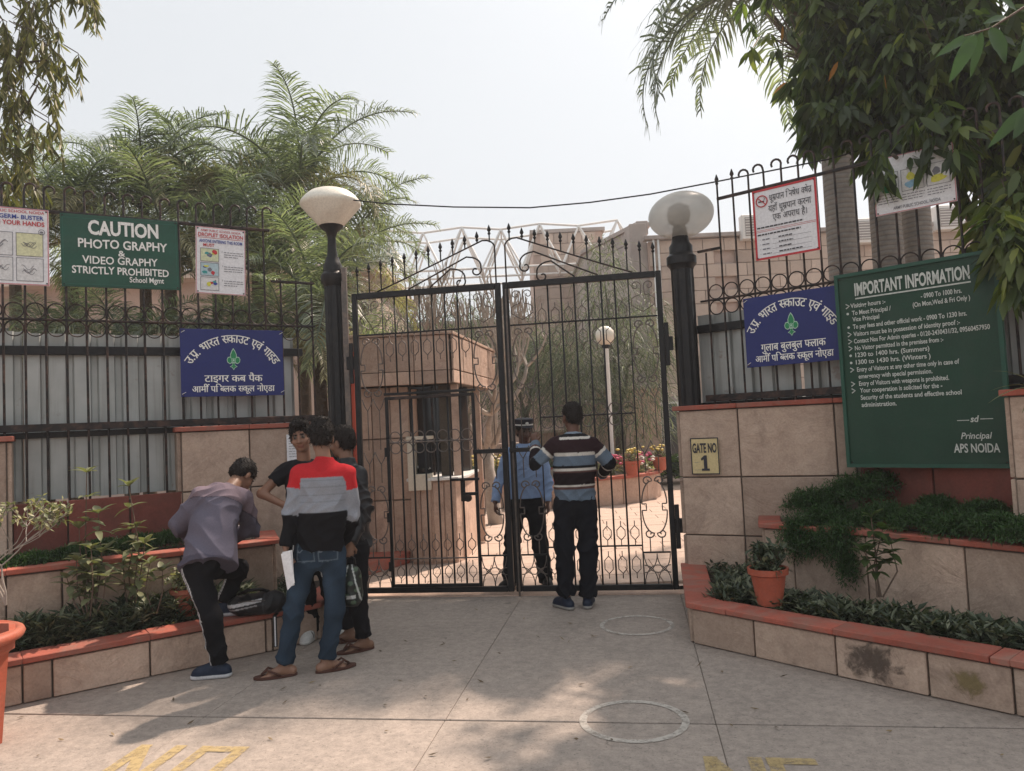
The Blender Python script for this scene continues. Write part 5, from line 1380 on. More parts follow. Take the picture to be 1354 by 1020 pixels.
# thin bare shrub at the left edge
bs = thing('twiggy_shrub', 'thin twiggy shrub with few pale leaves at the left edge', 'shrub', (-3.335,4.95,0.595)); rg = random.Random(3); br = []
def fork2(p, d, L, r, lev, acc):
    pts = [p]; q = p.copy(); dd = d.copy()
    for k in range(3): dd = (dd + Vector((rg.uniform(-.3, .3), rg.uniform(-.3, .3), rg.uniform(-.05, .2)))).normalized(); q = q + dd * L / 3; pts.append(q.copy())
    acc.append((pts, r, lev))
    if lev < 4:
        for s_ in range(rg.choice((2, 3))): fork2(q, (dd + Vector((rg.uniform(-.9, .9), rg.uniform(-.9, .9), rg.uniform(-.2, .5)))).normalized(), L * .75, r * .65, lev + 1, acc)
for k in range(3): fork2(Vector((0, 0, 0)), Vector((-.35 + .2 * k, rg.uniform(-.3, .3), 1)).normalized(), .27, .008, 0, br)
tw = MB(); tips = []
for pts, r, lev in br:
    if lev < 2:
        m = MB(); m.tube(pts, [r, r * .9, r * .8, r * .7], 5); m.build('branch', M['bare'], bs)
    else: tw.tube(pts, [max(.0022, r * q) for q in (1, .9, .8, .6)], 4, cap=False)
    if lev >= 3: tips += [pts[-1], pts[2]]
o = tw.build('twigs', M['bare'], bs); o['kind'] = 'stuff'
P_ = np.array([tuple(p) for p in tips for _ in range(2)]); leaves('foliage', M['croton'], bs, P_, NR.normal(0, 1, P_.shape) + np.array([[0, 0, .3]]), .045, .022, .2)

def pot(name, label, base, r_top, h, ribs=0, mat='terracotta', rz=0, group=None):
    root = thing(name, label, 'plant pot', base, rz, group); m = MB(); rb = r_top * (.66 if not ribs else .84)
    n = 24 if not ribs else 8
    m.lathe([(rb, 0), (rb + (r_top - rb) * .8, h * .80), (r_top * 1.0, h * .82), (r_top * 1.08, h * .84), (r_top * 1.1, h), (r_top * .98, h), (r_top * .94, h * .88), (.01, h * .86)], n); m.build('pot', M[mat], root, smooth=not ribs, sharp=40)
    m = MB(); m.lathe([(r_top * .94, 0), (.01, .012)], 20, (0, 0, h * .885)); m.build('soil', M['soil'], root)
    return root
def potted(label, base, r_top, h, seed, mat='grasscover', L=.10, n=46, W=.2, hgt=.2, flowers=None, plabel='bushy plant', pl=None, group=None):
    root = pot('terracotta_pot', label, base, r_top, h, group=group); rg = np.random.RandomState(seed)
    P0 = np.stack([rg.normal(0, r_top * .4, n), rg.normal(0, r_top * .4, n), rg.uniform(h, h + hgt, n)], 1); Ps = np.concatenate([P0] * 8); Ds = rg.normal(0, .7, Ps.shape) + np.array([[0, 0, .45]])
    pt = thing('potted_plant', pl, 'plant', base); 
    leaves('foliage', M[mat], pt, Ps + rg.normal(0, .02, Ps.shape), Ds, L * rg.uniform(.6, 1.2, len(Ps)), L * W, .3)
    st = MB()
    for k in range(14):
        a = k * 2.4; st.tube([(r_top * .2 * math.cos(a), r_top * .2 * math.sin(a), h * .88), (r_top * .6 * math.cos(a), r_top * .6 * math.sin(a), h + hgt * .7)], .004, 4)
    o = st.build('stems', M['twig'], pt); o['kind'] = 'stuff'
    if flowers:
        m = MB()
        for k in range(16):
            c = (rg.normal(0, r_top * .6), rg.normal(0, r_top * .6), h + hgt + rg.uniform(-.02, .08)); m.lathe([(.01, -.02), (.035, 0), (.03, .015), (.01, .025)], 8, c)
        o = m.build('blossoms', flowers, pt); o['kind'] = 'stuff'
    return root
potted('terracotta pot standing on the right planter coping near the gate', (1.7,5.274,0.29), .125, .25, 1, L=.085, n=60, hgt=.13, W=.3, pl='small silvery-leaved plant growing in the pot on the right coping')
potted('small terracotta pot on the coping behind the stooping boy', (-2.516,5.732,0.29), .10, .21, 2, 'croton', .06, 40, hgt=.12, W=.4, pl='small leafy plant growing in the pot behind the stooping boy')
bp = pot('ribbed_pot', 'large orange-red faceted clay pot cut off by the left edge', (-3.108,4.174,-0.0), .285, .60, 8, rz=.2)
m = MB(); m.tube([(.31 * math.cos(2 * PI * k / 32), .31 * math.sin(2 * PI * k / 32), .575) for k in range(32)], .03, 8, closed=True); m.build('rim', M['terracotta'], bp, smooth=True)
# long blades over the right-hand pier
sp = thing('strap_leaf_plant', 'long pale strap leaves arching over the pier at the right edge', 'plant', (3.345,4.8,1.684))
for k, (a, b, c, L_) in enumerate(((-1, -.15, .12, .38), (-.9, -.3, -.5, .2), (-.6, .2, .6, .35), (.3, -.3, .8, .4), (-1, .3, .35, .3), (.8, 0, .5, .4))): big_leaf(sp, (0, 0, 0), (a, b, c), L_, .03, M['croton'], curl=.35, n=7)

# unseen tree added to shade the driveway, its crown hanging just above the picture
st_ = thing('added_shade_tree', 'added tall tree behind the right railing, its unseen crown shading the driveway', 'tree', (5.5, 12.2, 0)); so = Vector((5.5, 12.2, 0))
m = MB(); m.tube([(0, 0, -.1), (.1, 0, 3), (0, .05, 5.6), (-.2, 0, 7.6)], [.22, .19, .16, .12], 12); m.build('trunk', M['bark'], st_, smooth=True)
sc_ = [(3.6, 11.5, 9.6), (5.0, 12.2, 9.8), (4.2, 12.6, 10.4), (3.2, 12.1, 9.9)]
limbs(st_, None, [((-.1, 0, 6.8), Vector(c) - so, .07) for c in sc_], .07, M['bark'])
V, F = whorls([tuple(Vector(c) - so) for c in sc_], [(1.3, 1.1, .7), (1.3, 1.2, .8), (1.3, 1.1, .8), (.9, .9, .5)], [420, 460, 400, 220], 9, .27, .085, .25, 15)
merge('foliage', M['mango'], [(V, F)], st_)

for i, (c, l_) in enumerate((((-5.92,9.6,3.304), 'young palm with arching fronds low behind the railing, below the hand washing poster'), ((-4.705,9.3,3.155), 'young palm with arching fronds low behind the railing, below the caution board'), ((-3.666,9.4,3.139), 'young palm with arching fronds low behind the railing, below the droplet poster'), ((-2.751,9.2,3.188), 'young palm with arching fronds low behind the railing, right beside the lamp post'))):
    palm('young_palm', l_, (c[0], c[1]), c[2] - .5, .09, .07, 'areca', 13, 60 + i, .55, None, False, gL, 'palm_trunk_rough')
od = np.array(LC)[[0, 1, 2, 0, 1]] ; rg = np.random.RandomState(4); P_ = np.concatenate([od + rg.normal(0, .4, od.shape) for _ in range(5)]) - np.array([[0, .35, 0]])
V, F = leaf_round(P_, rg.normal(0, 1, P_.shape) + np.array([[0, 0, -.6]]), .15, .045, .2, .3); merge('withered_leaves', leafmat('orange_withered_leaves', (.45, .20, .05), (.6, .32, .08), .4, .5, 1.2), [(V, F)], mt)


# ------------------------------------------------------------------ guard booth inside the gate
bt_ = thing('guard_booth', 'pink sandstone guard booth with a heavy boxed canopy, inside the gate on the left', 'booth', (-.71, 9.0, 0)); bo_ = Vector((-.71, 9.0, 0))
def bb(nm, xa, xb, ya, yb, za, zb, mat, parent=bt_, bevel=.004, rz=0):
    m = MB(); m.box(((xa + xb) / 2, (ya + yb) / 2, (za + zb) / 2), (xb - xa, yb - ya, zb - za), rz); return m.build(nm, M[mat], parent, bevel=bevel)
# canopy fascia: front slabs and the receding right side
FZ0, FZ1 = 2.14, 2.74
cn = MB(); cn.prism([(-1.3, .03), (-.02, .03), (.42, 2.55), (-1.3, 2.55)], FZ0 + .01, FZ1 - .01); cn.build('canopy', M['mortar'], bt_)
n_ = 3
for i in range(n_):
    xa, xb = -1.3 + 1.28 * i / n_, -1.3 + 1.28 * (i + 1) / n_
    bb('stone_slab', xa + .004, xb - .004, 0, .03, FZ0 + .16, FZ1 - .02, 'stone_pink'); bb('stone_slab', xa + .004, xb - .004, -.012, .03, FZ0, FZ0 + .152, 'stone_pink')
A_, B_ = Vector((0, .0)), Vector((.44, 2.52)); clad(bt_, A_, B_, FZ0, FZ1 - .02, [0, .2, .4, .6, .8, 1], [FZ0, FZ0 + .16, FZ1 - .02], M['stone_pink'], th=.025)
m = MB(); m.prism([(-1.35, -.03), (.03, -.03), (.49, 2.6), (-1.35, 2.6)], FZ1 - .015, FZ1 + .02); m.build('canopy_cap', M['stone_pink'], bt_, bevel=.004)
# body
for i in range(3):
    xa, xb = -1.25 + .225 * i, -1.25 + .225 * (i + 1)
    for z0_, z1_ in ((.0, .75), (.76, 1.5), (1.51, 2.135)): bb('stone_slab', xa + .005, xb - .005, .28, .33, z0_ + .003, z1_ - .003, 'stone_pink')
bb('body_wall', -1.25, -.585, .34, 2.4, 0, 2.135, 'stone_pink'); 
bb('back_wall', -.58, .10, 1.2, 1.6, 0, 2.135, 'glass_and_shade'); bb('shade_ceiling_panel', -.58, -.06, .36, 1.19, 2.10, 2.134, 'glass_and_shade')  # booth inside coloured near black, standing in for its deep shade
bb('corner_post', -.045, .045, .26, .36, .02, 2.135, 'stone_pink'); bb('corner_post', .16, .25, 1.5, 1.6, .02, 2.135, 'stone_pink')
cw = MB(); cw.prism([(-.56, .12), (-.30, .05), (-.02, .10), (.06, .34), (.15, 1.5), (.05, 1.5), (-.06, .42), (-.56, .40)], 0, .98); cw.build('counter_wall', M['stone_pink'], bt_, bevel=.004)
for k, (a, b) in enumerate((((-.56, .115), (-.31, .045)), ((-.295, .045), (-.03, .095)))): clad(bt_, a, b, .02, .97, [0, .5, 1], [.02, .97], M['stone_pink'], th=.02)
m = MB(); m.prism([(-.60, .06), (-.30, -.01), (.02, .04), (.12, .32), (.2, 1.5), (-.6, 1.5)], .985, 1.02); m.build('counter_top', M['white_paint'], bt_, bevel=.004)
pl_ = MB(); pl_.prism([(-2.2, -.9), (-1.25, -.9), (-.62, .2), (-.62, .30), (-2.2, .30)], 0, .14); pl_.build('plinth', M['coping'], bt_, bevel=.01)
bb('window_frame', -.57, -.54, .30, .33, 1.03, 2.13, 'rust'); bb('window_frame', -.30, -.275, .30, .33, 1.03, 2.13, 'rust'); bb('window_frame', -.20, -.06, .30, .33, 1.02, 2.13, 'bark')
ldc = sign('canopy_sign', 'small white sign lettered IN and G on the right side of the booth canopy', (-.71 + .17 + .03, 10.1), (-.71 + .24 + .03, 10.5), 2.27, .42, .012, M['sheet_white'])
border(ldc[0], 0, ldc[1], 0, .42, .012, GREY); text(ldc[0], 'IN', ldc[1] * .5, .28, .09, BLK, ldc[1] * .6, 'C', .02); text(ldc[0], 'G', ldc[1] * .5, .07, .15, BLK, ldc[1] * .55, 'C', .03)
wc = thing('wall_cabinet', 'cream metal cabinet with a dark opening standing at the booth window', 'cabinet', (-1.28, 9.0, 1.03))
def wb(nm, a, b, c, d, e, f, mat): m = MB(); m.box(((a + b) / 2, (c + d) / 2, (e + f) / 2), (b - a, d - c, f - e)); return m.build(nm, M[mat], wc, bevel=.004)
M['cream'] = surf('cream_metal', (.62, .56, .46), .5, .08, 5, .05, rnd=0)
wb('side_panel', .0, .09, 0, .28, -.15, .45, 'cream'); wb('top_panel', -.01, .29, -.01, .29, .45, .49, 'cream'); wb('bottom_panel', .09, .27, 0, .28, -.15, .04, 'cream'); wb('back_panel', .09, .27, .2, .28, .04, .45, 'glass_and_shade'); wb('screen', .12, .25, .05, .1, .10, .36, 'glass_and_shade')
tb = thing('telephone', 'dark telephone set on the booth counter', 'telephone', (-1.14, 9.15, 1.02)); m = MB(); m.box((0, 0, .03), (.2, .15, .06)); m.box((0, 0, .09), (.07, .1, .06)); m.build('base', M['glass_and_shade'], tb, bevel=.01)
m = MB(); m.tube([(-.1, 0, .1), (-.09, 0, .13), (.09, 0, .13), (.1, 0, .1)], .016, 8); m.build('handset', M['white_paint'], tb, smooth=True)

# ------------------------------------------------------------------ round flower planter with pots and globe lamp
PC = (1.0, 16.3); PR = 2.05
rp_ = thing('round_planter', 'round sandstone flower planter with red coping in the courtyard', 'planter', (PC[0], PC[1], 0))
m = MB(); m.lathe([(PR - .04, 0), (PR - .04, .50)], 48); m.build('core', M['mortar'], rp_)
for k in range(18):
    a0, a1 = PI + PI * (k / 9) , PI + PI * ((k + 1) / 9)
    q = [(PR * math.cos(a), PR * math.sin(a)) for a in (a0 + .004, (a0 + a1) / 2, a1 - .004)]; qi = [((PR - .08) * math.cos(a), (PR - .08) * math.sin(a)) for a in (a1 - .004, (a0 + a1) / 2, a0 + .004)]
    m = MB(); m.prism(q + qi, 0.0, .48); m.build('stone_slab', M['stone_pink'], rp_, bevel=.006)
    q = [((PR + .06) * math.cos(a), (PR + .06) * math.sin(a)) for a in (a0, (a0 + a1) / 2, a1 - .003)]; qi = [((PR - .22) * math.cos(a), (PR - .22) * math.sin(a)) for a in (a1 - .003, (a0 + a1) / 2, a0)]
    m = MB(); m.prism(q + qi, .485, .54); m.build('coping_stone', M['coping'], rp_, bevel=.005)
gl_ = thing('globe_lamp', 'white pole with a pale round globe lamp standing in the flower planter', 'lamp post', (2.03, 16.0, 0))
m = MB(); m.tube([(0, 0, .4), (0, 0, 3.15)], .055, 12); m.build('pole', M['white_paint'], gl_, smooth=True, sharp=40)
m = MB(); m.lathe([(.05, 3.12), (.09, 3.16), (.09, 3.2), (.06, 3.22)], 14); m.build('collar', M['black'], gl_)
m = MB(); m.lathe([(.21 * math.sin(t) + .001, 3.40 - .21 * math.cos(t)) for t in [.25 + (PI - .26) * q / 14 for q in range(15)]], 24); m.build('globe', M['globe'], gl_, smooth=True)
YF, PF, RF = ink('yellow_petals', (.55, .42, .10)), ink('pink_petals', (.55, .08, .16)), ink('white_petals', (.6, .56, .5))
gp_ = 'flower pots on the round planter coping'
for i, (px_, fl, lb, pl) in enumerate(((((2.231,14.6,0.628)), YF, 'terracotta pot on the round planter, nearest the globe lamp', 'yellow flowering plant in the pot nearest the globe lamp'), (((2.959,15.6,0.566)), YF, 'terracotta pot at the right end of the round planter', 'pale flowering plant in the right-hand pot of the round planter'),
        (((-1.168,15.2,0.752)), YF, 'terracotta pot on the round planter, closest to the booth', 'yellow flowering plant in the pot closest to the booth'), (((-0.598,14.6,0.79)), RF, 'terracotta pot on the round planter left of the guard', 'leafy plant in the pot left of the guard'))):
    potted(lb, (px_[0], px_[1], .54), .17, .27, 30 + i, 'croton', .08, 26, .35, .16, fl, pl=pl, group=gp_)
def bed(name, label, pts, fl, seed, h=.35, n=18):
    rg = np.random.RandomState(seed); root = thing(name, label, 'flowers', pts[0]); P0 = []
    for p in pts:
        for _ in range(n): P0.append((p[0] - pts[0][0] + rg.normal(0, .22), p[1] - pts[0][1] + rg.normal(0, .2), rg.uniform(0, h)))
    P0 = np.array(P0); Ps = np.concatenate([P0] * 9); leaves('foliage', M['croton'], root, Ps, rg.normal(0, 1, Ps.shape) + np.array([[0, 0, .4]]), .11, .035, .2)
    m = MB()
    for q in P0[::1]:
        c = (q[0] + rg.normal(0, .08), q[1] + rg.normal(0, .08) - .08, h * rg.uniform(.7, 1.15)); m.lathe([(.012, -.02), (.045, 0), (.035, .02), (.01, .03)], 7, c)
    o = m.build('blossoms', fl, root); o['kind'] = 'stuff'
bed('flower_bed', 'pink and red flowers in the round planter around the lamp pole', [(1.75, 15.2, .5), (2.0, 15.5, .5), (2.4, 15.6, .5), (2.7, 16.0, .5), (2.2, 15.2, .5)], PF, 5)
bed('flower_bed', 'white flowers in the round planter, partly behind the striped sweater', [(1.3, 14.9, .5), (1.6, 15.0, .5), (2.5, 15.3, .5)], RF, 6, .3, 14)
bed('flower_bed', 'yellow-green flower clump in the round planter left of the guard', [(-.75, 15.2, .5), (-.4, 15.0, .5), (-.1, 14.9, .5), (-.55, 15.6, .5)], YF, 7, .45, 22)

# ------------------------------------------------------------------ stepped wall, buildings, truss
M['block'] = surf('beige_stone_block', (.52, .42, .35), .85, .18, 2, .3, .01, dirt=(.22, .18, .16), dirt_amt=.4, rnd=.10, dscale=.7)
M['block_grey'] = surf('grey_stone_block', (.42, .37, .34), .85, .2, 2, .3, .01, dirt=(.18, .16, .15), dirt_amt=.5, rnd=.08, dscale=.7)
M['render'] = surf('pink_render', (.50, .38, .32), .9, .12, .8, .1, dirt=(.25, .19, .17), dirt_amt=.4, rnd=0, dscale=.5)
sw = thing('stepped_wall', 'stepped terracotta coloured stair parapet rising to the right behind the striped man', 'wall', (.3, 20, 0))
stp = [(-.8, .35), (-.3, .75), (.2, 1.05), (.8, 1.05), (1.1, 1.45), (1.5, 1.75), (1.95, 2.1), (2.4, 2.1)]
for i, (x, h) in enumerate(stp):
    x1 = stp[i + 1][0] if i + 1 < len(stp) else x + 1.2
    m = MB(); m.box(((x + x1) / 2, .25, h / 2 + .15), (x1 - x - .01, .5, h + .3)); m.build('step_block', M['stone_pink'], sw, bevel=.01)
    m = MB(); m.box(((x + x1) / 2, .22, h + .34), (x1 - x - .01, .6, .08)); m.build('coping_stone', M['coping'] if i > 9 else M['block'], sw, bevel=.008)
m = MB(); m.box((-1.2, 1.2, .55), (7.0, .5, 1.1)); m.build('rear_wall', M['render'], sw)
# main block on the right: courses of stone blocks in front of a core
bd = thing('school_building', 'long beige stone-faced building behind the right railing', 'building', (4.2, 22, 0))
def facade(root, a, b, z0, z1, nx, nz, mat, skip=None, th=.05, limit=300, count=[0], name='stone_block'):
    a, b = Vector(a), Vector(b); d = b - a; n = outn(a, b); bw, bh = d.length / nx, (z1 - z0) / nz; ang = math.atan2(d.y, d.x)
    me = MB(); me.box((0, 0, 0), (bw - .016, th, bh - .016)); me = me.mesh(bevel=.008); me.materials.append(M[mat]); big = MB()
    for j in range(nz - 1, -1, -1):
        for i in range(nx):
            off_ = .5 * (j % 2); x = (i + .5 + off_) * bw
            if x > d.length - bw * .45: continue
            c = a + d.normalized() * x + n * (th / 2 + random.uniform(-.006, .006)); z = z0 + (j + .5) * bh
            if skip and skip(x, z): continue
            if count[0] < limit:
                o = link(name, me, root, (c.x, c.y, z)); o.rotation_euler = (0, 0, ang); count[0] += 1
            else: big.box((c.x, c.y, z), (bw - .025, th, bh - .025), ang)
    if big.v:
        o = big.build(name + '_mass', M[mat], root); o['kind'] = 'stuff'
m = MB(); m.box((6.5, 2.06, 3.4), (13, 4, 6.8)); m.build('wall', M['render'], bd)
facade(bd, (0, 0), (12.6, 0), 2.2, 6.8, 20, 12, 'block', lambda x, z: (2.1 < x < 2.3) , count=[0], limit=296)
m = MB(); m.box((6.3, -.05, 1.1), (12.8, .1, 2.2)); m.build('lower_wall', M['block_grey'], bd)
for x in (.55, 2.2, 4.4, 7.2, 9.6):
    m = MB(); m.box((x, -.11, 1.25), (1.0, .03, 1.5)); w1 = m.build('window', M['glass_and_shade'], bd)
    f1 = MB()
    for (cx, cz, sx, sz) in ((x - .52, 1.25, .06, 1.6), (x + .52, 1.25, .06, 1.6), (x, 2.03, 1.1, .06), (x, .47, 1.1, .06), (x, 1.25, .04, 1.5)): f1.box((cx, -.13, cz), (sx, .05, sz))
    f1.build('window_frame', M['white_paint'], w1)
m = MB(); m.box((6.3, -.05, 6.87), (12.9, .3, .12)); m.build('parapet_cap', M['block_grey'], bd, bevel=.01)
for x in (.12, .26): 
    m = MB(); m.tube([(x, -.14, .3), (x, -.14, 6.9)], .035, 8); m.build('drain_pipe', M['white_paint'], bd, smooth=True)
m = MB(); m.box((-.25, .8, 3.9), (.5, 1.2, 7.0)); m.box((-.1, .6, 7.3), (.35, .6, .4)); m.build('stair_tower', M['block_grey'], bd, bevel=.01)
M['louver'] = surf('grey_louvre', (.30, .28, .27), .6, .1, 9, .05)
def ac(label, loc):
    r = thing('air_conditioner', label, 'air conditioner', loc, 0, 'air conditioners on the right building'); m = MB(); m.box((0, -.15, 0), (.8, .3, .72)); m.build('casing', M['white_paint'], r, bevel=.02)
    m = MB(); m.box((0, -.305, 0), (.62, .02, .54)); m.build('grille', M['louver'], r, bevel=.005)
    for k in range(7):
        m = MB(); m.box((0, -.32, -.23 + .077 * k), (.6, .015, .02)); m.build('slat', M['white_paint'], r)
ac('air conditioner on the right building between the royal palm trunks', (10.516,21.9,6.734)); ac('air conditioner on the right building, right of the leaf-covered poster', (12.886,21.9,7.003)); ac('air conditioner on the right building, just left of the no smoking sign', (7.253,21.9,7.002))
# grey wing running back from the stair tower, and the far beige block
gw = thing('grey_wing', 'grey stone wing receding behind the soft trees, left of the right lamp', 'building', (2.7, 26, 0))
m = MB(); m.prism([(0, 0), (1.25, -3.2), (1.55, -3.2), (1.55, 4), (0, 4)], 0, 7.4); m.build('wall', M['block_grey'], gw)
facade(gw, (0, 0), (1.25, -3.2), 2.5, 7.4, 7, 12, 'block_grey', count=[0])
m = MB(); m.prism([(-.1, -.1), (1.22, -3.45), (1.7, -3.45), (1.7, 4.1), (-.1, 4.1)], 7.4, 7.52); m.build('parapet_cap', M['block_grey'], gw)
fb = thing('far_block', 'plain beige block far behind the roof truss', 'building', (1.5, 30, 0))
m = MB(); m.box((1.0, 3, 4.6), (2.8, 6, 9.2)); m.build('wall', M['render'], fb)
facade(fb, (-.4, 0), (2.4, 0), 3.0, 9.2, 5, 14, 'block', count=[0])
m = MB(); m.box((1.0, 3, 9.28), (3.0, 6.2, .14)); m.build('parapet_cap', M['block_grey'], fb)
hb = thing('low_hall', 'pinkish low hall under the white roof truss, far behind the gate', 'building', (-3, 31, 0))
m = MB(); m.box((0, 3, 2.9), (9.5, 6, 5.8)); m.build('wall', M['render'], hb)
m = MB(); m.box((0, 2.9, 5.88), (9.9, 6.4, .16)); m.build('roof_slab', M['block_grey'], hb)
for k in range(5):
    m = MB(); m.box((-3.8 + 1.9 * k, -.02, 4.4), (1.1, .06, 1.2)); w1 = m.build('window', M['glass_and_shade'], hb); m = MB(); m.box((-3.8 + 1.9 * k, -.06, 3.76), (1.3, .14, .08)); m.build('sill', M['block'], w1)
lb_ = thing('left_building', 'pinkish two-storey building hidden behind the palm clump', 'building', (-13, 20, 0))
m = MB(); m.box((4.0, 3, 2.9), (11, 6, 5.8)); m.build('wall', M['render'], lb_)
m = MB(); m.box((4.0, 2.8, 5.9), (11.6, 6.8, .2)); m.build('roof_slab', M['block'], lb_)
for k in range(6):
    for z in (1.6, 4.2):
        m = MB(); m.box((-.6 + 1.8 * k, -.02, z), (1.0, .06, 1.2)); w1 = m.build('window', M['glass_and_shade'], lb_); m = MB(); m.box((-.6 + 1.8 * k, -.07, z - .64), (1.2, .16, .08)); m.build('sill', M['block'], w1)
tr = thing('roof_truss', 'white tubular space truss over the far hall, seen above the gate', 'roof truss', (-5.4, 29, 0)); rg = random.Random(2)
bot = [[(i * 1.5, j * 1.6 - 1, 7.5) for i in range(8)] for j in range(3)]; topn = [[(i * 1.5 + .75, j * 1.6 - .2, 9.15 + (.0 if i % 2 else .15)) for i in range(7)] for j in range(2)]
def mem(a, b, r=.032):
    r *= 1.35
    m = MB(); m.tube([a, b], r, 6); m.build('strut', M['white_paint'], tr, smooth=True, sharp=50)
for j in range(3):
    for i in range(7): mem(bot[j][i], bot[j][i + 1])
for j in range(2):
    for i in range(8): mem(bot[j][i], bot[j + 1][i], .025)
    for i in range(7):
        for (a, b) in ((0, 0), (1, 0), (0, 1), (1, 1)): mem(topn[j][i], bot[j + b][i + a], .028)
        if i < 6: mem(topn[j][i], topn[j][i + 1], .032)
for i in range(7): mem(topn[0][i], topn[1][i], .025)
for x in (0, 10.5): 
    m = MB(); m.tube([(x, 0, 0), (x, 0, 7.0)], .09, 8); m.build('column', M['white_paint'], tr)
# distant tree line far left and right so the horizon closes
def hedge(name, label, c, r3, n, seed):
    rg = np.random.RandomState(seed); p = unit(rg.normal(0, 1, (n, 3))) * rg.uniform(.3, 1, (n, 1)) ** .4 * np.array([r3]); p[:, 2] = np.abs(p[:, 2])
    V, F = leaf_mesh(p, rg.normal(0, 1, (n, 3)), .5 * rg.uniform(.6, 1.3, n), .22, .2, .2); me = npmesh(V, F); me.materials.append(M['willow']); o = link(name, me, None, c); tag(o, label, 'tree line', None, 'stuff')
hedge('tree_line', 'distant soft green trees closing the view behind the hall', (-6, 42, 0), (30, 5, 5.2), 9000, 3)
hedge('tree_line', 'distant soft green trees beyond the right building', (34, 40, 0), (20, 5, 6), 5000, 4)
# dark leaves added as the shaded hollow at the foot of the inner trees
pts_ = [(random.uniform(-1.5, 4.6), random.uniform(18.4, 19.4)) for _ in range(420)]
cover('shaded_hollow_leaves', 'dark leaves added as the shaded hollow under the trees behind the round planter', pts_, .1, 10, .35, .22, M['mango'], 31, stem=.5)

# ------------------------------------------------------------------ overhead cable
cb = thing('overhead_cable', 'thin dark cable sagging above the gate to the right trees', 'cable', (-1.115,7.3,3.817)); c0 = cb.location.copy()
pp = [(-1.691,7.4,3.935), (-1.115,7.3,3.817), (-0.48,7.2,3.727), (0.242,7.0,3.627), (0.8,6.9,3.621), (1.343,6.8,3.642), (1.912,6.6,3.669), (2.484,6.5,3.73), (2.84,6.4,3.757), (3.22,6.3,3.834), (3.593,6.2,3.971)]
m = MB(); m.tube([Vector(p) - c0 for p in pp], .007, 5); m.build('wire', M['black'], cb, smooth=True)


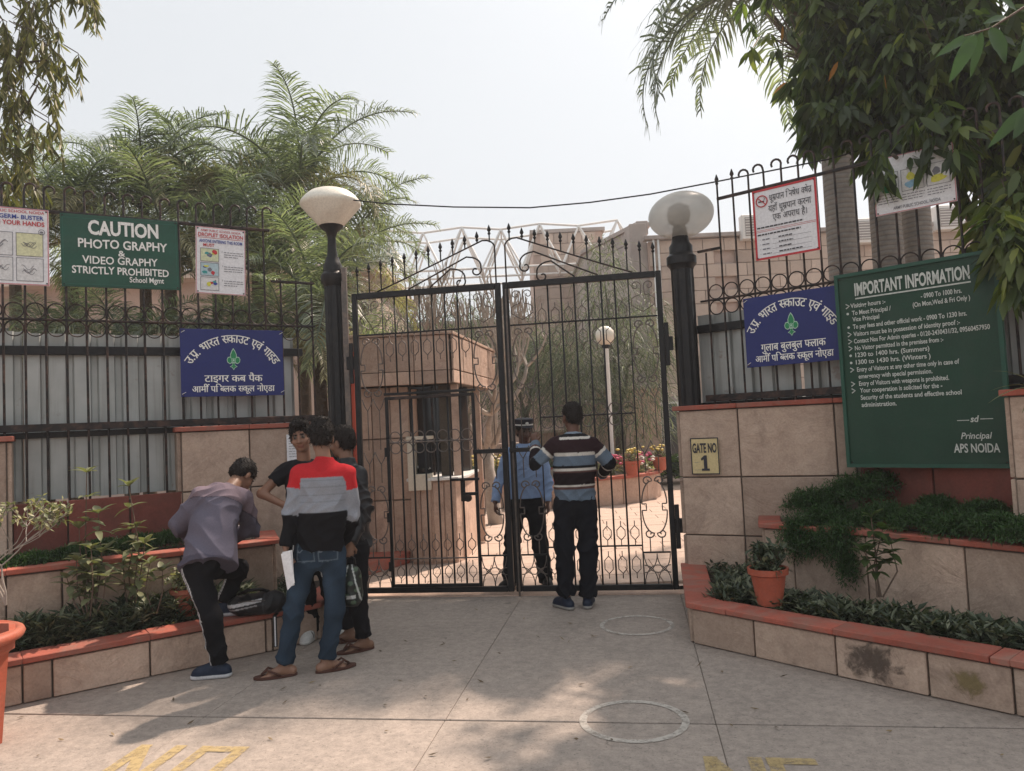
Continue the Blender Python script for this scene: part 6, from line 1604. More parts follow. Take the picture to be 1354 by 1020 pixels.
# ------------------------------------------------------------------ people: bodies and clothes as blended distance fields
class SDF:
    def __init__(s, h=.008): s.p = []; s.h = h
    def cone(s, a, b, ra, rb, n=None, f=1.0, k=.02, id=0, flat=(0, 0), sub=False):
        s.p.append(('c', np.array(a, float), np.array(b, float), ra, rb, None if n is None else unit(np.array(n, float)), f, k, id, flat, sub)); return s
    def ell(s, c, ax, r, k=.015, id=0, sub=False):
        """ellipsoid: centre, 3x3 axes (rows), radii"""
        s.p.append(('e', np.array(c, float), np.array(ax, float), np.array(r, float), k, id, sub)); return s
    def ev(s, q, X):
        if q[0] == 'c':
            _, a, b, ra, rb, n, f, k, id, flat, sub = q; ab = b - a; L2 = max(ab @ ab, 1e-12); t0 = (X - a) @ ab / L2; t = np.clip(t0, 0, 1)
            v = X - a - t[..., None] * ab
            if n is not None: v = v + ((f - 1) * (v @ n))[..., None] * n
            r = ra + (rb - ra) * t; d = np.sqrt((v * v).sum(-1)) - r
            if n is not None: d = d / (1 + (f - 1) * .35)
            L = math.sqrt(L2)
            if flat[1]: d = np.maximum(d, (t0 - 1) * L)
            if flat[0]: d = np.maximum(d, -t0 * L)
            return d, t
        _, c, ax, r, k, id, sub = q; v = (X - c) @ ax.T; m = np.sqrt(((v / r) ** 2).sum(-1)); g = np.sqrt(((v / r ** 2) ** 2).sum(-1)) + 1e-9
        return m * (m - 1) / g, np.zeros(m.shape)
    def bounds(s, q):
        if q[0] == 'c': r = max(q[3], q[4]) + .01; return np.minimum(q[1], q[2]) - r, np.maximum(q[1], q[2]) + r, q[7]
        r = q[3].max(); return q[1] - r, q[1] + r, q[4]
    def mesh(s, colf, disp=None, clip=None):
        h = s.h; pos = [q for q in s.p if not q[-1]]
        lo = np.min([s.bounds(q)[0] for q in pos], 0) - 4 * h; hi = np.max([s.bounds(q)[1] for q in pos], 0) + 4 * h
        n = np.ceil((hi - lo) / h).astype(int) + 1; D = np.full(n, 1.0, dtype=np.float32)
        for q in s.p:
            a, b, k = s.bounds(q); m = k + 3 * h; i0 = np.maximum(np.floor((a - m - lo) / h).astype(int), 0); i1 = np.minimum(np.ceil((b + m - lo) / h).astype(int) + 1, n)
            if (i1 <= i0).any(): continue
            G = np.stack(np.meshgrid(*[lo[i] + h * np.arange(i0[i], i1[i]) for i in range(3)], indexing='ij'), -1)
            d, _ = s.ev(q, G); sl = tuple(slice(i0[i], i1[i]) for i in range(3)); c = D[sl]
            if q[-1]: hh = np.clip(.5 - .5 * (c + d) / k, 0, 1); D[sl] = c * (1 - hh) + (-d) * hh + k * hh * (1 - hh)
            else: hh = np.clip(.5 + .5 * (c - d) / k, 0, 1); D[sl] = c * (1 - hh) + d * hh - k * hh * (1 - hh)
        if clip is not None:
            G = np.stack(np.meshgrid(*[lo[i] + h * np.arange(n[i]) for i in range(3)], indexing='ij'), -1); D = np.maximum(D, clip(G))
        S = D < 0; c8 = [S[i:n[0] - 1 + i, j:n[1] - 1 + j, k:n[2] - 1 + k] for i in (0, 1) for j in (0, 1) for k in (0, 1)]
        cnt = sum(x.astype(np.int8) for x in c8); act = np.argwhere((cnt > 0) & (cnt < 8)); N = len(act)
        idx = np.full(cnt.shape, -1, dtype=np.int32); idx[tuple(act.T)] = np.arange(N)
        acc = np.zeros((N, 3)); w = np.zeros(N)
        for ax_ in range(3):
            o1, o2 = [i for i in range(3) if i != ax_]
            for u in (0, 1):
                for v in (0, 1):
                    p0 = np.zeros(3, int); p0[o1] = u; p0[o2] = v; p1 = p0.copy(); p1[ax_] = 1
                    d0 = D[tuple((act + p0).T)]; d1 = D[tuple((act + p1).T)]; mk = (d0 < 0) != (d1 < 0); t = np.where(mk, d0 / np.where(mk, d0 - d1, 1), 0)
                    e = act + p0; e = e.astype(float); e[:, ax_] += t; acc += np.where(mk[:, None], e, 0); w += mk
        V = lo + h * acc / w[:, None]; Fs = []
        for ax_ in range(3):
            o1, o2 = [i for i in range(3) if i != ax_]
            a = np.take(S, range(0, n[ax_] - 1), ax_); b = np.take(S, range(1, n[ax_]), ax_); E = np.argwhere(a != b)
            E = E[(E[:, o1] > 0) & (E[:, o2] > 0) & (E[:, o1] < n[o1] - 1) & (E[:, o2] < n[o2] - 1)]
            def g(du, dv): q = E.copy(); q[:, o1] -= du; q[:, o2] -= dv; return idx[tuple(q.T)]
            Q = np.stack([g(0, 0), g(1, 0), g(1, 1), g(0, 1)], 1); ins = S[tuple(E.T)]
            nrm = np.cross(V[Q[:, 1]] - V[Q[:, 0]], V[Q[:, 2]] - V[Q[:, 0]])[:, ax_] + np.cross(V[Q[:, 2]] - V[Q[:, 0]], V[Q[:, 3]] - V[Q[:, 0]])[:, ax_]
            bad = (nrm > 0) != ins; Q[bad] = Q[bad][:, ::-1]; Fs.append(Q)
        F = np.concatenate(Fs); F = F[(F >= 0).all(1)]
        best = np.full(N, 9.0); bi = np.zeros(N, int); bt = np.zeros(N)
        for q in s.p:
            if q[-1]: continue
            a, b, k = s.bounds(q); mk = ((V > a - .03) & (V < b + .03)).all(1)
            if not mk.any(): continue
            d, t = s.ev(q, V[mk]); ii = np.where(mk)[0]; up = d < best[ii]; ii = ii[up]; best[ii] = d[up]; bi[ii] = q[8] if q[0] == 'c' else q[5]; bt[ii] = t[up]
        C = colf(V, bi, bt)
        if disp is not None:
            e1, e2 = V[F[:, 2]] - V[F[:, 0]], V[F[:, 3]] - V[F[:, 1]]; fn = np.cross(e1, e2); vn = np.zeros_like(V)
            for k in range(4): np.add.at(vn, F[:, k], fn)
            V = V + unit(vn) * disp(V, bi, bt)[:, None]
        return npmesh(V, F, True, C)
def strands(root, me, up, n, L, seed=0):
    """short locks growing out of the hair mass"""
    rg = np.random.RandomState(seed); m = len(me.vertices); co = np.zeros(m * 3, dtype=np.float32); me.vertices.foreach_get('co', co); co = co.reshape(-1, 3).astype(float); no = np.array([v.normal[:] for v in me.vertices])
    i = rg.randint(0, m, n); d = no[i] * .45 + unit(V3(up)) * .25 + rg.normal(0, .45, (n, 3)); V, F = leaf_mesh(co[i] - no[i] * .004, d, L * rg.uniform(.5, 1.3, n), .006, .35, .1); q = npmesh(V, F); q.materials.append(M['lock']); o = link('hair_locks', q, root); o['kind'] = 'stuff'
M['lock'] = plain('black_hair_locks', (.012, .010, .009), .6, 0, .15)
def vcol_mat(name, rough, bump_scale, bump, sheen=0.0, spec=.3, tex=.25):
    t = NT(name); a = t.node('VertexColor', _layer_name='Col'); v = t.vec('Object', False); n = t.noise(v, bump_scale, 4)
    t.col(t.mix(tex, a.outputs[0], t.mix(1.0, a.outputs[0], t.ramp(n, [(.3, .45), (.7, 1.6)]), 'MULTIPLY'))); t.b.inputs['Roughness'].default_value = rough
    t.b.inputs['Specular IOR Level'].default_value = spec; t.b.inputs['Sheen Weight'].default_value = sheen; b1 = t.bump(n, bump, .004); t.bump(t.noise(v, 9, 3, .5, .8), bump * .5, .02, b1); return t.m
M['skin'] = vcol_mat('brown_skin', .5, 60, .08, 0, .4, .1); M['skin'].node_tree.nodes['Principled BSDF'].inputs['Subsurface Weight'].default_value = .0
M['cloth'] = vcol_mat('woven_cloth', .9, 160, .3, 0, .08); M['leather'] = vcol_mat('black_leatherette', .45, 70, .25, 0, .35); M['hair'] = vcol_mat('black_hair', .55, 120, .8, 0, .15, .6); M['shoe'] = vcol_mat('shoe_fabric', .6, 150, .2, 0, .3)
def wr(V, amp, f=1.0, ph=0.0):
    """soft cloth folds"""
    x, y, z = V[:, 0], V[:, 1], V[:, 2]; a = 1 - 2 * np.abs(np.sin(z * 17 * f + 9 * x * f + 1.9 * np.sin(x * 13 * f + y * 9 + ph) + ph)) ** .7; m1 = .5 + .5 * np.sin(x * 8 + 5 * np.sin(z * 5 + ph) + y * 11)
    b = 1 - 2 * np.abs(np.sin(z * 31 * f - x * 27 * f + 2.2 * np.sin(y * 17 + z * 6 + ph * 2))) ** .7; m2 = .5 + .5 * np.sin(z * 11 + x * 7 + ph * 3)
    return amp * (a * m1 + .6 * b * m2)
def V3(a): return np.array(a, float)
SK = V3((.25, .135, .088))
def head(body, hair, c, fwd, up, skin_id=1, hair_style='short', sc=1.0, grey=0):
    """face and skull on the body field, hair on its own field; ids 1 skin, 2 lips, 3 eye, 4 brow"""
    f = unit(V3(fwd)); u = unit(V3(up) - f * (V3(up) @ f)); s = np.cross(f, u); A_ = np.stack([s, f, u]); L = lambda x, y, z: V3(c) + (s * x + f * y + u * z) * sc
    e = lambda x, y, z, r, k=.012, id=1, sub=False: body.ell(L(x, y, z), A_, V3(r) * sc, k, id, sub)
    e(0, -.012, .035, (.074, .094, .082)); e(0, .022, -.025, (.060, .068, .082), .02); e(0, .062, -.088, (.022, .018, .018), .02); e(0, .02, -.075, (.048, .05, .03), .02)
    for q in (-1, 1):
        e(q * .076, -.008, -.012, (.010, .020, .032), .008); e(q * .030, .100, .006, (.016, .013, .011), .010, 1, True); e(q * .030, .079, .006, (.0135, .0125, .011), .003, 3); e(q * .04, .055, -.03, (.022, .025, .022), .02)
        body.cone(L(q * .046, .080, .026), L(q * .015, .090, .028), .005, .005, None, 1, .006, 4)
    body.cone(L(0, .086, .012), L(0, .104, -.028), .007, .012, None, 1, .008, 1); e(.012, .092, -.032, (.009, .010, .008), .006); e(-.012, .092, -.032, (.009, .010, .008), .006)
    body.cone(L(-.020, .080, -.056), L(.020, .080, -.056), .0055, .0055, None, 1, .004, 2); body.cone(L(-.015, .080, -.065), L(.015, .080, -.065), .0065, .0065, None, 1, .004, 2)
    if hair is not None:
        hair.ell(L(0, -.018, .045), A_, V3((.084, .100, .086)) * sc, .02, 0); hair.ell(L(0, -.055, -.005), A_, V3((.074, .058, .07)) * sc, .02, 0)
        if hair_style == 'tuft': hair.ell(L(.0, .045, .105), A_, V3((.062, .05, .035)) * sc, .02, 0); hair.ell(L(.0, -.04, .11), A_, V3((.06, .06, .03)) * sc, .02, 0)
        hair.ell(L(0, .118, -.025), A_, V3((.085, .075, .085)) * sc, .012, 0, True); hair.ell(L(0, .02, -.115), A_, V3((.10, .13, .07)) * sc, .012, 0, True)
        for q in (-1, 1): hair.ell(L(q * .088, .012, -.03), A_, V3((.02, .045, .042)) * sc, .008, 0, True)
def hand(body, wr_, dirn, palm_n, thumb_side, curl=.5, sc=1.0, id=1):
    """palm, four bent fingers of unequal length, thumb from the side of the palm"""
    d = unit(V3(dirn)); n = unit(V3(palm_n) - d * (V3(palm_n) @ d)); s = np.cross(d, n) * thumb_side; w = V3(wr_)
    p1 = w + d * .085 * sc; body.cone(w, w + d * .07 * sc, .026 * sc, .034 * sc, n, 2.0, .012, id)
    for i, (o, L, r) in enumerate(((.028, .070, .0085), (.010, .078, .009), (-.009, .073, .0085), (-.026, .058, .0075))):
        a = p1 + s * o * sc - d * .012 * sc; c_ = curl * (1 + .12 * i); b = a + (d * math.cos(c_ * .6) + n * math.sin(c_ * .6)) * L * .5 * sc; e = b + (d * math.cos(c_ * 1.7) + n * math.sin(c_ * 1.7)) * L * .5 * sc
        body.cone(a, b, r * sc, r * .92 * sc, None, 1, .004, id); body.cone(b, e, r * .92 * sc, r * .75 * sc, None, 1, .004, id)
    a = w + d * .025 * sc + s * .024 * sc; b = a + (d * .6 + s * .55 + n * .35) * .042 * sc; e = b + (d * .85 + s * .05 + n * .5) * .032 * sc
    body.cone(a, b, .012 * sc, .010 * sc, None, 1, .008, id); body.cone(b, e, .010 * sc, .008 * sc, None, 1, .004, id)
def foot(body, ank, toe_dir, id=1, z=0.0, L=.155):
    a = V3(ank); d = unit(V3((toe_dir[0], toe_dir[1], 0))); s = np.cross(d, V3((0, 0, 1))); he = V3((a[0], a[1], z + .035)) - d * .045; ba = V3((a[0], a[1], z + .022)) + d * L * .62
    body.cone(a, V3((a[0], a[1], z + .05)), .034, .034, None, 1, .02, id); body.cone(he, ba, .032, .024, None, 1, .02, id); body.cone(V3((a[0], a[1], z + .06)), ba, .032, .022, None, 1, .02, id); body.cone(ba - s * .018, ba + s * .022, .018, .02, None, 1, .012, id)
    for i, (o, l_, r) in enumerate(((-.026, .052, .012), (-.008, .048, .0085), (.006, .042, .008), (.019, .035, .0075), (.030, .027, .007))):
        body.cone(ba + s * o, ba + s * o * 1.1 + d * l_ - V3((0, 0, .009)), r, r * .9, None, 1, .005, id)
def shoe(root, ank, toe_dir, z, upper, sole, L=.27, accent=None, pitch_=0.0):
    sd_ = SDF(.006); a = V3(ank); d = unit(V3((toe_dir[0], toe_dir[1], pitch_))); s = unit(np.cross(d, V3((0, 0, 1)))); up = np.cross(s, d); b0 = V3((a[0], a[1], z)) - d * .075
    g = lambda x, y, zz: b0 + d * x + s * y + up * zz
    sd_.cone(g(.035, 0, .045), g(L - .075, 0, .038), .040, .042, up, 1.0, .02, 0); sd_.cone(g(.05, 0, .05), g(.09, 0, .095), .038, .042, None, 1, .02, 0, (0, 1)); sd_.cone(g(.10, 0, .085), g(L - .07, 0, .04), .034, .036, None, 1, .025, 0); sd_.cone(g(L - .09, .006, .034), g(L - .045, .006, .030), .040, .034, None, 1, .02, 0)
    sd_.cone(g(.035, 0, .02), g(L - .05, .003, .018), .043, .045, up, 1.7, .006, 1)
    def clip(G): return -((G - g(0, 0, .001)) @ up)
    def cf(V, i, t):
        zz = (V - b0) @ up; C = np.where((zz < .030)[:, None], V3(sole), V3(upper))
        if accent is not None:
            q = (V - b0) @ d; C = np.where(((zz > .035) & (zz < .085) & (np.abs((q * 38) % 1 - .5) < .2) & (q > .08) & (q < .19))[:, None], V3(accent), C)
        return C
    me = sd_.mesh(cf, None, clip); me.materials.append(M['shoe']); return link('shoe', me, root)
def sandal(root, ank, toe_dir, z, col=(.075, .028, .018)):
    a = V3(ank); d = unit(V3((toe_dir[0], toe_dir[1], 0))); s = np.cross(d, V3((0, 0, 1))); c0 = V3((a[0], a[1], z)); m = MB(); n = 20; pts = []
    for k in range(n):
        t = 2 * PI * k / n; x = .062 + .142 * math.cos(t); w_ = .048 + .008 * math.cos(t); pts.append(c0 + d * x + s * (w_ * math.sin(t)))
    m.prism([(p[0], p[1]) for p in pts], z + .001, z + .020); fo = m.build('sandal', plain_once('brown_rubber', col), root, bevel=.003)
    m = MB(); ft = c0 + d * .15 + V3((0, 0, .03))
    for q in (-1, 1): m.tube([tuple(ft), tuple(c0 + d * .11 + s * q * .030 + V3((0, 0, .062))), tuple(c0 + d * .03 + s * q * .046 + V3((0, 0, .02)))], .008, 6)
    m.build('strap', M['brown_rubber'], fo, smooth=True)
def plain_once(n, c):
    if n not in M: M[n] = plain(n, c, .7)
    return M[n]
def finish(root, name, sdf, mat, colf, disp=None, clip=None):
    me = sdf.mesh(colf, disp, clip); me.materials.append(M[mat]); return link(name, me, root)
def skincol(sk=SK):
    def f(V, i, t):
        C = np.tile(V3(sk), (len(V), 1)); C[i == 2] = V3(sk) * V3((.75, .5, .5)); C[i == 4] = V3((.02, .014, .012)); C[i == 3] = V3((.11, .085, .07)); return C
    return f
def pupils(root, c, fwd, up, sc=1.0, look=(0, 0)):
    f = unit(V3(fwd)); u = unit(V3(up) - f * (V3(up) @ f)); s = np.cross(f, u)
    for q in (-1, 1):
        p = V3(c) + (s * (q * .030 + look[0]) + f * .0895 + u * (.006 + look[1])) * sc; m = MB(); m.tube([tuple(p - f * .004), tuple(p + f * .0022)], .0055 * sc, 10); m.build('iris', plain_once('dark_iris', (.012, .008, .006)), root)
def limb(S, a, b, c, r, id0, cuff=True, k=.03, n=None, f=1):
    S.cone(a, b, r[0], r[1], n, f, k, id0); S.cone(b, c, r[1], r[2], n, f, k, id0 + 1, (0, 1 if cuff else 0))

BLACK = (.010, .010, .012)
def person(label, base, J, n, body_opts, top, pants, feet, hair='short', sk=SK, headlook=None):
    """J joints in world space; n facing direction; top / pants: dict(col, mat, ...)"""
    root = thing('person', label, 'person', base); b = V3(base); q = {k: (V3(v) - b if k not in ('hf', 'hu', 'tl', 'tr', 'pnl', 'pnr', 'hdl', 'hdr') else V3(v)) for k, v in J.items()}
    n = unit(V3(n)); up = unit((q['shl'] + q['shr']) / 2 - q['pel']); s_ = unit(q['shr'] - q['shl']); msh = (q['shl'] + q['shr']) / 2; spine = q['pel'] - msh
    fat = body_opts.get('fat', 1.0)
    # body
    B = SDF(.0065); H = SDF(.006); nn = unit(n - up * (n @ up))
    B.cone(msh + spine * .18, msh + spine * .6, .125 * fat, .115 * fat, nn, 1.5, .04, 1); B.cone(msh + spine * .6, q['pel'], .115 * fat, .12 * fat, nn, 1.4, .04, 1); B.cone(q['shl'] * .85 + q['shr'] * .15, q['shr'] * .85 + q['shl'] * .15, .045, .045, None, 1, .04, 1)
    B.cone(q['nk'] - up * .02, q['hc'] - V3(q['hu']) * .05 - V3(q['hf']) * .015, .053 * fat, .048, None, 1, .03, 1)
    for sd in ('l', 'r'):
        B.cone(q['sh' + sd], q['el' + sd], .042, .034, None, 1, .03, 1); B.cone(q['el' + sd], q['w' + sd], .035, .024, None, 1, .02, 1)
        B.cone(q['h' + sd], q['k' + sd], .070, .048, None, 1, .03, 1); B.cone(q['k' + sd], q['a' + sd], .046, .032, None, 1, .02, 1)
        if 'hd' + sd in q: hand(B, q['w' + sd], q['hd' + sd], q['pn' + sd], body_opts.get('th' + sd, 1), body_opts.get('curl' + sd, .5))
    head(B, H, q['hc'], q['hf'], q['hu'], 1, hair, body_opts.get('head', 1.0))
    for sd in ('l', 'r'):
        if feet[sd][0] == 'bare': foot(B, q['a' + sd], q['t' + sd], 1, feet[sd][1] - b[2])
    finish(root, 'body', B, 'skin', skincol(sk))
    if hair:
      ho = finish(root, 'hair', H, 'hair', lambda V, i, t: np.tile(V3((.014, .011, .010)), (len(V), 1)), lambda V, i, t: .0035 * np.sin(V[:, 0] * 230 + 3 * np.sin(V[:, 2] * 90)) * np.sin(V[:, 2] * 190 + V[:, 1] * 160))
    if hair: strands(ho, ho.data, q['hu'], 1300, .020 if hair == 'short' else .030, len(label))
    pupils(root, q['hc'], q['hf'], q['hu'], body_opts.get('head', 1.0))
    # trousers
    P_ = SDF(.0075); r = pants.get('r', (.098, .078, .064)); P_.cone(q['pel'] + up * .05, q['pel'] - up * .04, .135 * fat, .14 * fat, nn, 1.35, .05, 0)
    for k, sd in enumerate(('l', 'r')):
        P_.cone(q['h' + sd] + up * .02, q['k' + sd], r[0], r[1], None, 1, .04, 1 + 2 * k); e = q['a' + sd] + unit(q['k' + sd] - q['a' + sd]) * pants.get('lift', .0)
        P_.cone(q['k' + sd], e, r[1], r[2], None, 1, .03, 2 + 2 * k, (0, 1))
    kz = (q['kl'][2] + q['kr'][2]) / 2
    def pd(V, i, t): z = V[:, 2]; return wr(V, 1.6 * pants.get('amp', .003) * (1 + 1.0 * np.exp(-((z - kz) / .10) ** 2) + 1.6 * np.exp(-((z - .14) / .08) ** 2)), 1.0, 1.7)
    finish(root, pants.get('name', 'trousers'), P_, pants.get('mat', 'cloth'), lambda V, i, t: pants['col'](V, i, t, q, b), pd)
    # top
    T_ = SDF(.0075); tw_ = top.get('w', .168) * fat; ft_ = top.get('flat', 1.45); hem = q.get('hem', q['pel'] - up * .02)
    T_.cone(msh + spine * .17 , msh + spine * .55, tw_, tw_ * .95, nn, ft_, .05, 0); T_.cone(msh + spine * .55, hem, tw_ * .95, tw_ * top.get('flare', .97), nn, ft_ * .93, .05, 0, (0, 1))
    T_.cone(q['shl'] * .88 + q['shr'] * .12, q['shr'] * .88 + q['shl'] * .12, .060, .060, nn, 1.0, .06, 0); T_.cone(q['nk'] - up * .07, q['nk'] + up * top.get('collar', .0), .085, .060, None, 1, .03, 5, (0, 1))
    R_ = top.get('sl', (.066, .056, .045))
    for k, sd in enumerate(('l', 'r')):
        if top.get('short'):
            e = q['sh' + sd] + (q['el' + sd] - q['sh' + sd]) * top['short']; T_.cone(q['sh' + sd], e, R_[0], R_[1], None, 1, .03, 1 + 2 * k, (0, 1))
        else:
            T_.cone(q['sh' + sd], q['el' + sd], R_[0], R_[1], None, 1, .035, 1 + 2 * k); T_.cone(q['el' + sd], q['w' + sd], R_[1], R_[2], None, 1, .02, 2 + 2 * k, (0, 1))
    def td(V, i, t):
        a = 1.7 * top.get('amp', .004) * np.ones(len(V)); 
        for sd in ('l', 'r'): a = a * (1 + 1.2 * np.exp(-(np.linalg.norm(V - q['el' + sd], axis=1) / .09) ** 2))
        return wr(V, a * (1 + .8 * np.exp(-((V[:, 2] - hem[2] - .05) / .09) ** 2)), top.get('ff', 1.0), .6)
    finish(root, top.get('name', 'shirt'), T_, top.get('mat', 'cloth'), lambda V, i, t: top['col'](V, i, t, q, b), td)
    for sd in ('l', 'r'):
        f_2 = feet[sd]
        if f_2[0] == 'bare': sandal(root, q['a' + sd] - V3((0, 0, 0)), q['t' + sd], f_2[1] - b[2])
        else: shoe(root, q['a' + sd], q['t' + sd], f_2[1] - b[2], f_2[2], f_2[3], .27, f_2[4] if len(f_2) > 4 else None, f_2[5] if len(f_2) > 5 else 0)
    return root, q, b
def flatcol(c): return lambda V, i, t, q, b: np.tile(V3(c), (len(V), 1))

# stooping boy, foot on the planter -----------------------------------------------
base = (-2.06, 5.13, 0)
def jacket_col(V, i, t, q, b):
    C = np.tile(V3((.125, .115, .15)), (len(V), 1)); msh = (q['shl'] + q['shr']) / 2; up = unit(msh - q['pel']); h_1 = (V - q['pel']) @ up; H_ = np.linalg.norm(msh - q['pel'])
    C[(h_1 > H_ * .86)] = V3((.20, .155, .18)); C[(h_1 > H_ * .845) & (h_1 < H_ * .86)] = V3((.07, .06, .08)); C[(i == 2) | (i == 4)] = V3((.10, .09, .12))
    hem = (V - q['hem']) @ up; C[(hem < .035) & ((i == 0) | (i == 5))] = V3((.085, .078, .105)); return C
def track_col(w_, bands=((-.30, -.18), (-.06, .06), (.18, .30))):
    def f(V, i, t, q, b):
        C = np.tile(V3(BLACK), (len(V), 1))
        for sd, ids in (('l', (1, 2)), ('r', (3, 4))):
            for k, (a, c) in zip(ids, ((q['h' + sd], q['k' + sd]), (q['k' + sd], q['a' + sd]))):
                ax = unit(c - a); v = V - a; v = v - (v @ ax)[:, None] * ax; v = unit(v); w = unit(V3(w_) - ax * (V3(w_) @ ax)); s = np.cross(ax, w); ph = np.arctan2(v @ s, v @ w)
                for lo, hi in bands: C[(i == k) & (ph > lo) & (ph < hi)] = V3((.62, .62, .62))
        return C
    return f
J = dict(hc=(-2.08,5.78,1.314), hf=(.30, .50, -.80), hu=(.30, .62, .62), nk=(-2.11,5.58,1.235), shl=(-2.263,5.45,1.194), shr=(-2.012,5.58,1.164), ell=(-2.442,5.5,0.996), elr=(-2.013,5.72,0.914), wl=(-2.432,5.78,0.834), wr=(-2.188,5.93,0.846),
    pel=(-2.178,5.27,0.786), hem=(-2.137,5.24,0.717), hl=(-2.235,5.24,0.722), hr=(-2.135,5.34,0.698), kl=(-2.089,5.14,0.413), kr=(-2.099,5.7,0.629), al=(-2.057,5.18,0.099), ar=(-2.205,5.68,0.394), tl=(-1, -.12, 0), tr=(.95, .3, 0), hdr=(-.2, .6, .2), pnr=(-.3, 0, 1), hdl=(.5, .6, .2), pnl=(.3, 0, 1))
pa_, qa_, ba_ = person('young man in a grey-purple jacket stooping with one foot on the planter', base, J, (.45, .85, 0), dict(curll=.7, curlr=.7),
    dict(col=jacket_col, w=.185, flat=1.3, flare=1.16, sl=(.078, .074, .058), amp=.006, collar=.02, name='jacket', ff=.7), dict(col=track_col((-.85, -.55, 0)), r=(.092, .072, .060), name='track_pants'),
    dict(l=('shoe', .0, (.012, .022, .045), (.55, .56, .58)), r=('shoe', .29, (.015, .025, .05), (.5, .5, .52))))
phn = MB(); phn.box((0, 0, 0), (.16, .22, .006)); o = phn.build('papers', M['sheet_white'], None, (-2.296,6.0,0.871)); o.rotation_euler = (.5, .1, -.4); tag(o, 'white sheet the stooping boy is bent over', 'paper')
# red, grey and black sweater -----------------------------------------------------
base = (-1.42, 5.15, 0); RZ0, RZ1 = 1.312, 1.076
def sweater_col(V, i, t, q, b):
    z = V[:, 2]; C = np.tile(V3(BLACK), (len(V), 1)); g = V3((.25, .265, .30)); C[z > RZ1 - .0] = g; C[z > RZ0] = V3((.46, .026, .032))
    for k, sd in ((1, 'l'), (3, 'r')):
        L1 = np.linalg.norm(q['el' + sd] - q['sh' + sd]); m = (i == k); d = t * L1; C[m & (d > .10)] = g; C[m & (d <= .10)] = V3((.46, .026, .032)); C[i == k + 1] = V3(BLACK)
    m = (z < RZ0) & (z > RZ1) & (np.abs(((z - RZ1) / .048) % 1 - .5) < .07) & (i == 0); C[m] *= .8; C[(i == 5) & (z > RZ0)] = V3((.42, .024, .03))
    return C
def jeans_col(V, i, t, q, b):
    C = np.tile(V3((.022, .036, .055)), (len(V), 1)); n_ = .5 + .5 * np.sin(V[:, 0] * 31 + 2 * np.sin(V[:, 2] * 9)); z = V[:, 2]
    f = np.exp(-((z - .62) / .16) ** 2) * .8 + .35 * np.exp(-((z - .25) / .12) ** 2); C = C * (1 + .9 * f * n_)[:, None]
    # back pockets: outline and double arc stitching
    for sd, sg in (('l', -1), ('r', 1)):
        c = q['pel'] + V3((sg * .075, 0, -.035)); x = (V[:, 0] - c[0]); zz = z - c[2]; bk = V[:, 1] < q['pel'][1]
        ed = np.maximum(np.abs(x) / .058, np.abs(zz) / .068); C[bk & (ed > .93) & (ed < 1.07)] = V3((.10, .13, .16)); arc = np.abs(zz - .012 - .018 * np.cos(x * 70)); C[bk & (np.abs(x) < .054) & (arc < .0045)] = V3((.16, .19, .22))
    C[(z < .095) & (z > .085)] *= .6; return C
J = dict(hc=(-1.334,5.24,1.576), hf=(-.25, .95, -.18), hu=(-.02, .18, .98), nk=(-1.308,5.2,1.42), shl=(-1.482,5.2,1.335), shr=(-1.161,5.22,1.319), ell=(-1.541,5.16,1.065), elr=(-1.138,5.26,1.034), wl=(-1.563,5.11,0.86), wr=(-1.233,5.42,0.833),
    pel=(-1.358,5.2,0.857), hem=(-1.36,5.2,0.816), hl=(-1.454,5.2,0.78), hr=(-1.273,5.22,0.768), kl=(-1.542,5.16,0.412), kr=(-1.271,5.2,0.4), al=(-1.602,5.14,0.086), ar=(-1.338,5.2,0.09), tl=(-.96, -.25, 0), tr=(.85, .5, 0), hdl=(-.05, .05, -1), pnl=(1, .3, 0), hdr=(-.6, .5, .1), pnr=(0, 0, -1))
pb_, qb_, bb_ = person('young man in a red, grey and black sweater and jeans with his back to us', base, J, (.08, 1, 0), dict(curll=.9, thl=1, curlr=.6),
    dict(col=sweater_col, w=.172, flare=.95, sl=(.064, .055, .043), amp=.004, collar=.028, name='sweater'), dict(col=jeans_col, r=(.088, .066, .060), amp=.0028, name='jeans'), dict(l=('bare', 0.0), r=('bare', 0.0)), hair='tuft')
o = MB(); o.add([(-.035, 0, .11), (.03, .01, .12), (.04, 0, -.11), (-.02, .03, -.13)], [(0, 1, 2, 3)]); o.add([(-.04, -.012, .10), (.02, -.008, .12), (.048, -.02, -.09), (-.005, -.01, -.14)], [(0, 1, 2, 3)])
o = o.build('papers', M['sheet_white'], None, (-1.538,5.06,0.723)); tag(o, 'folded white papers in the hand of the youth in the red sweater', 'paper')
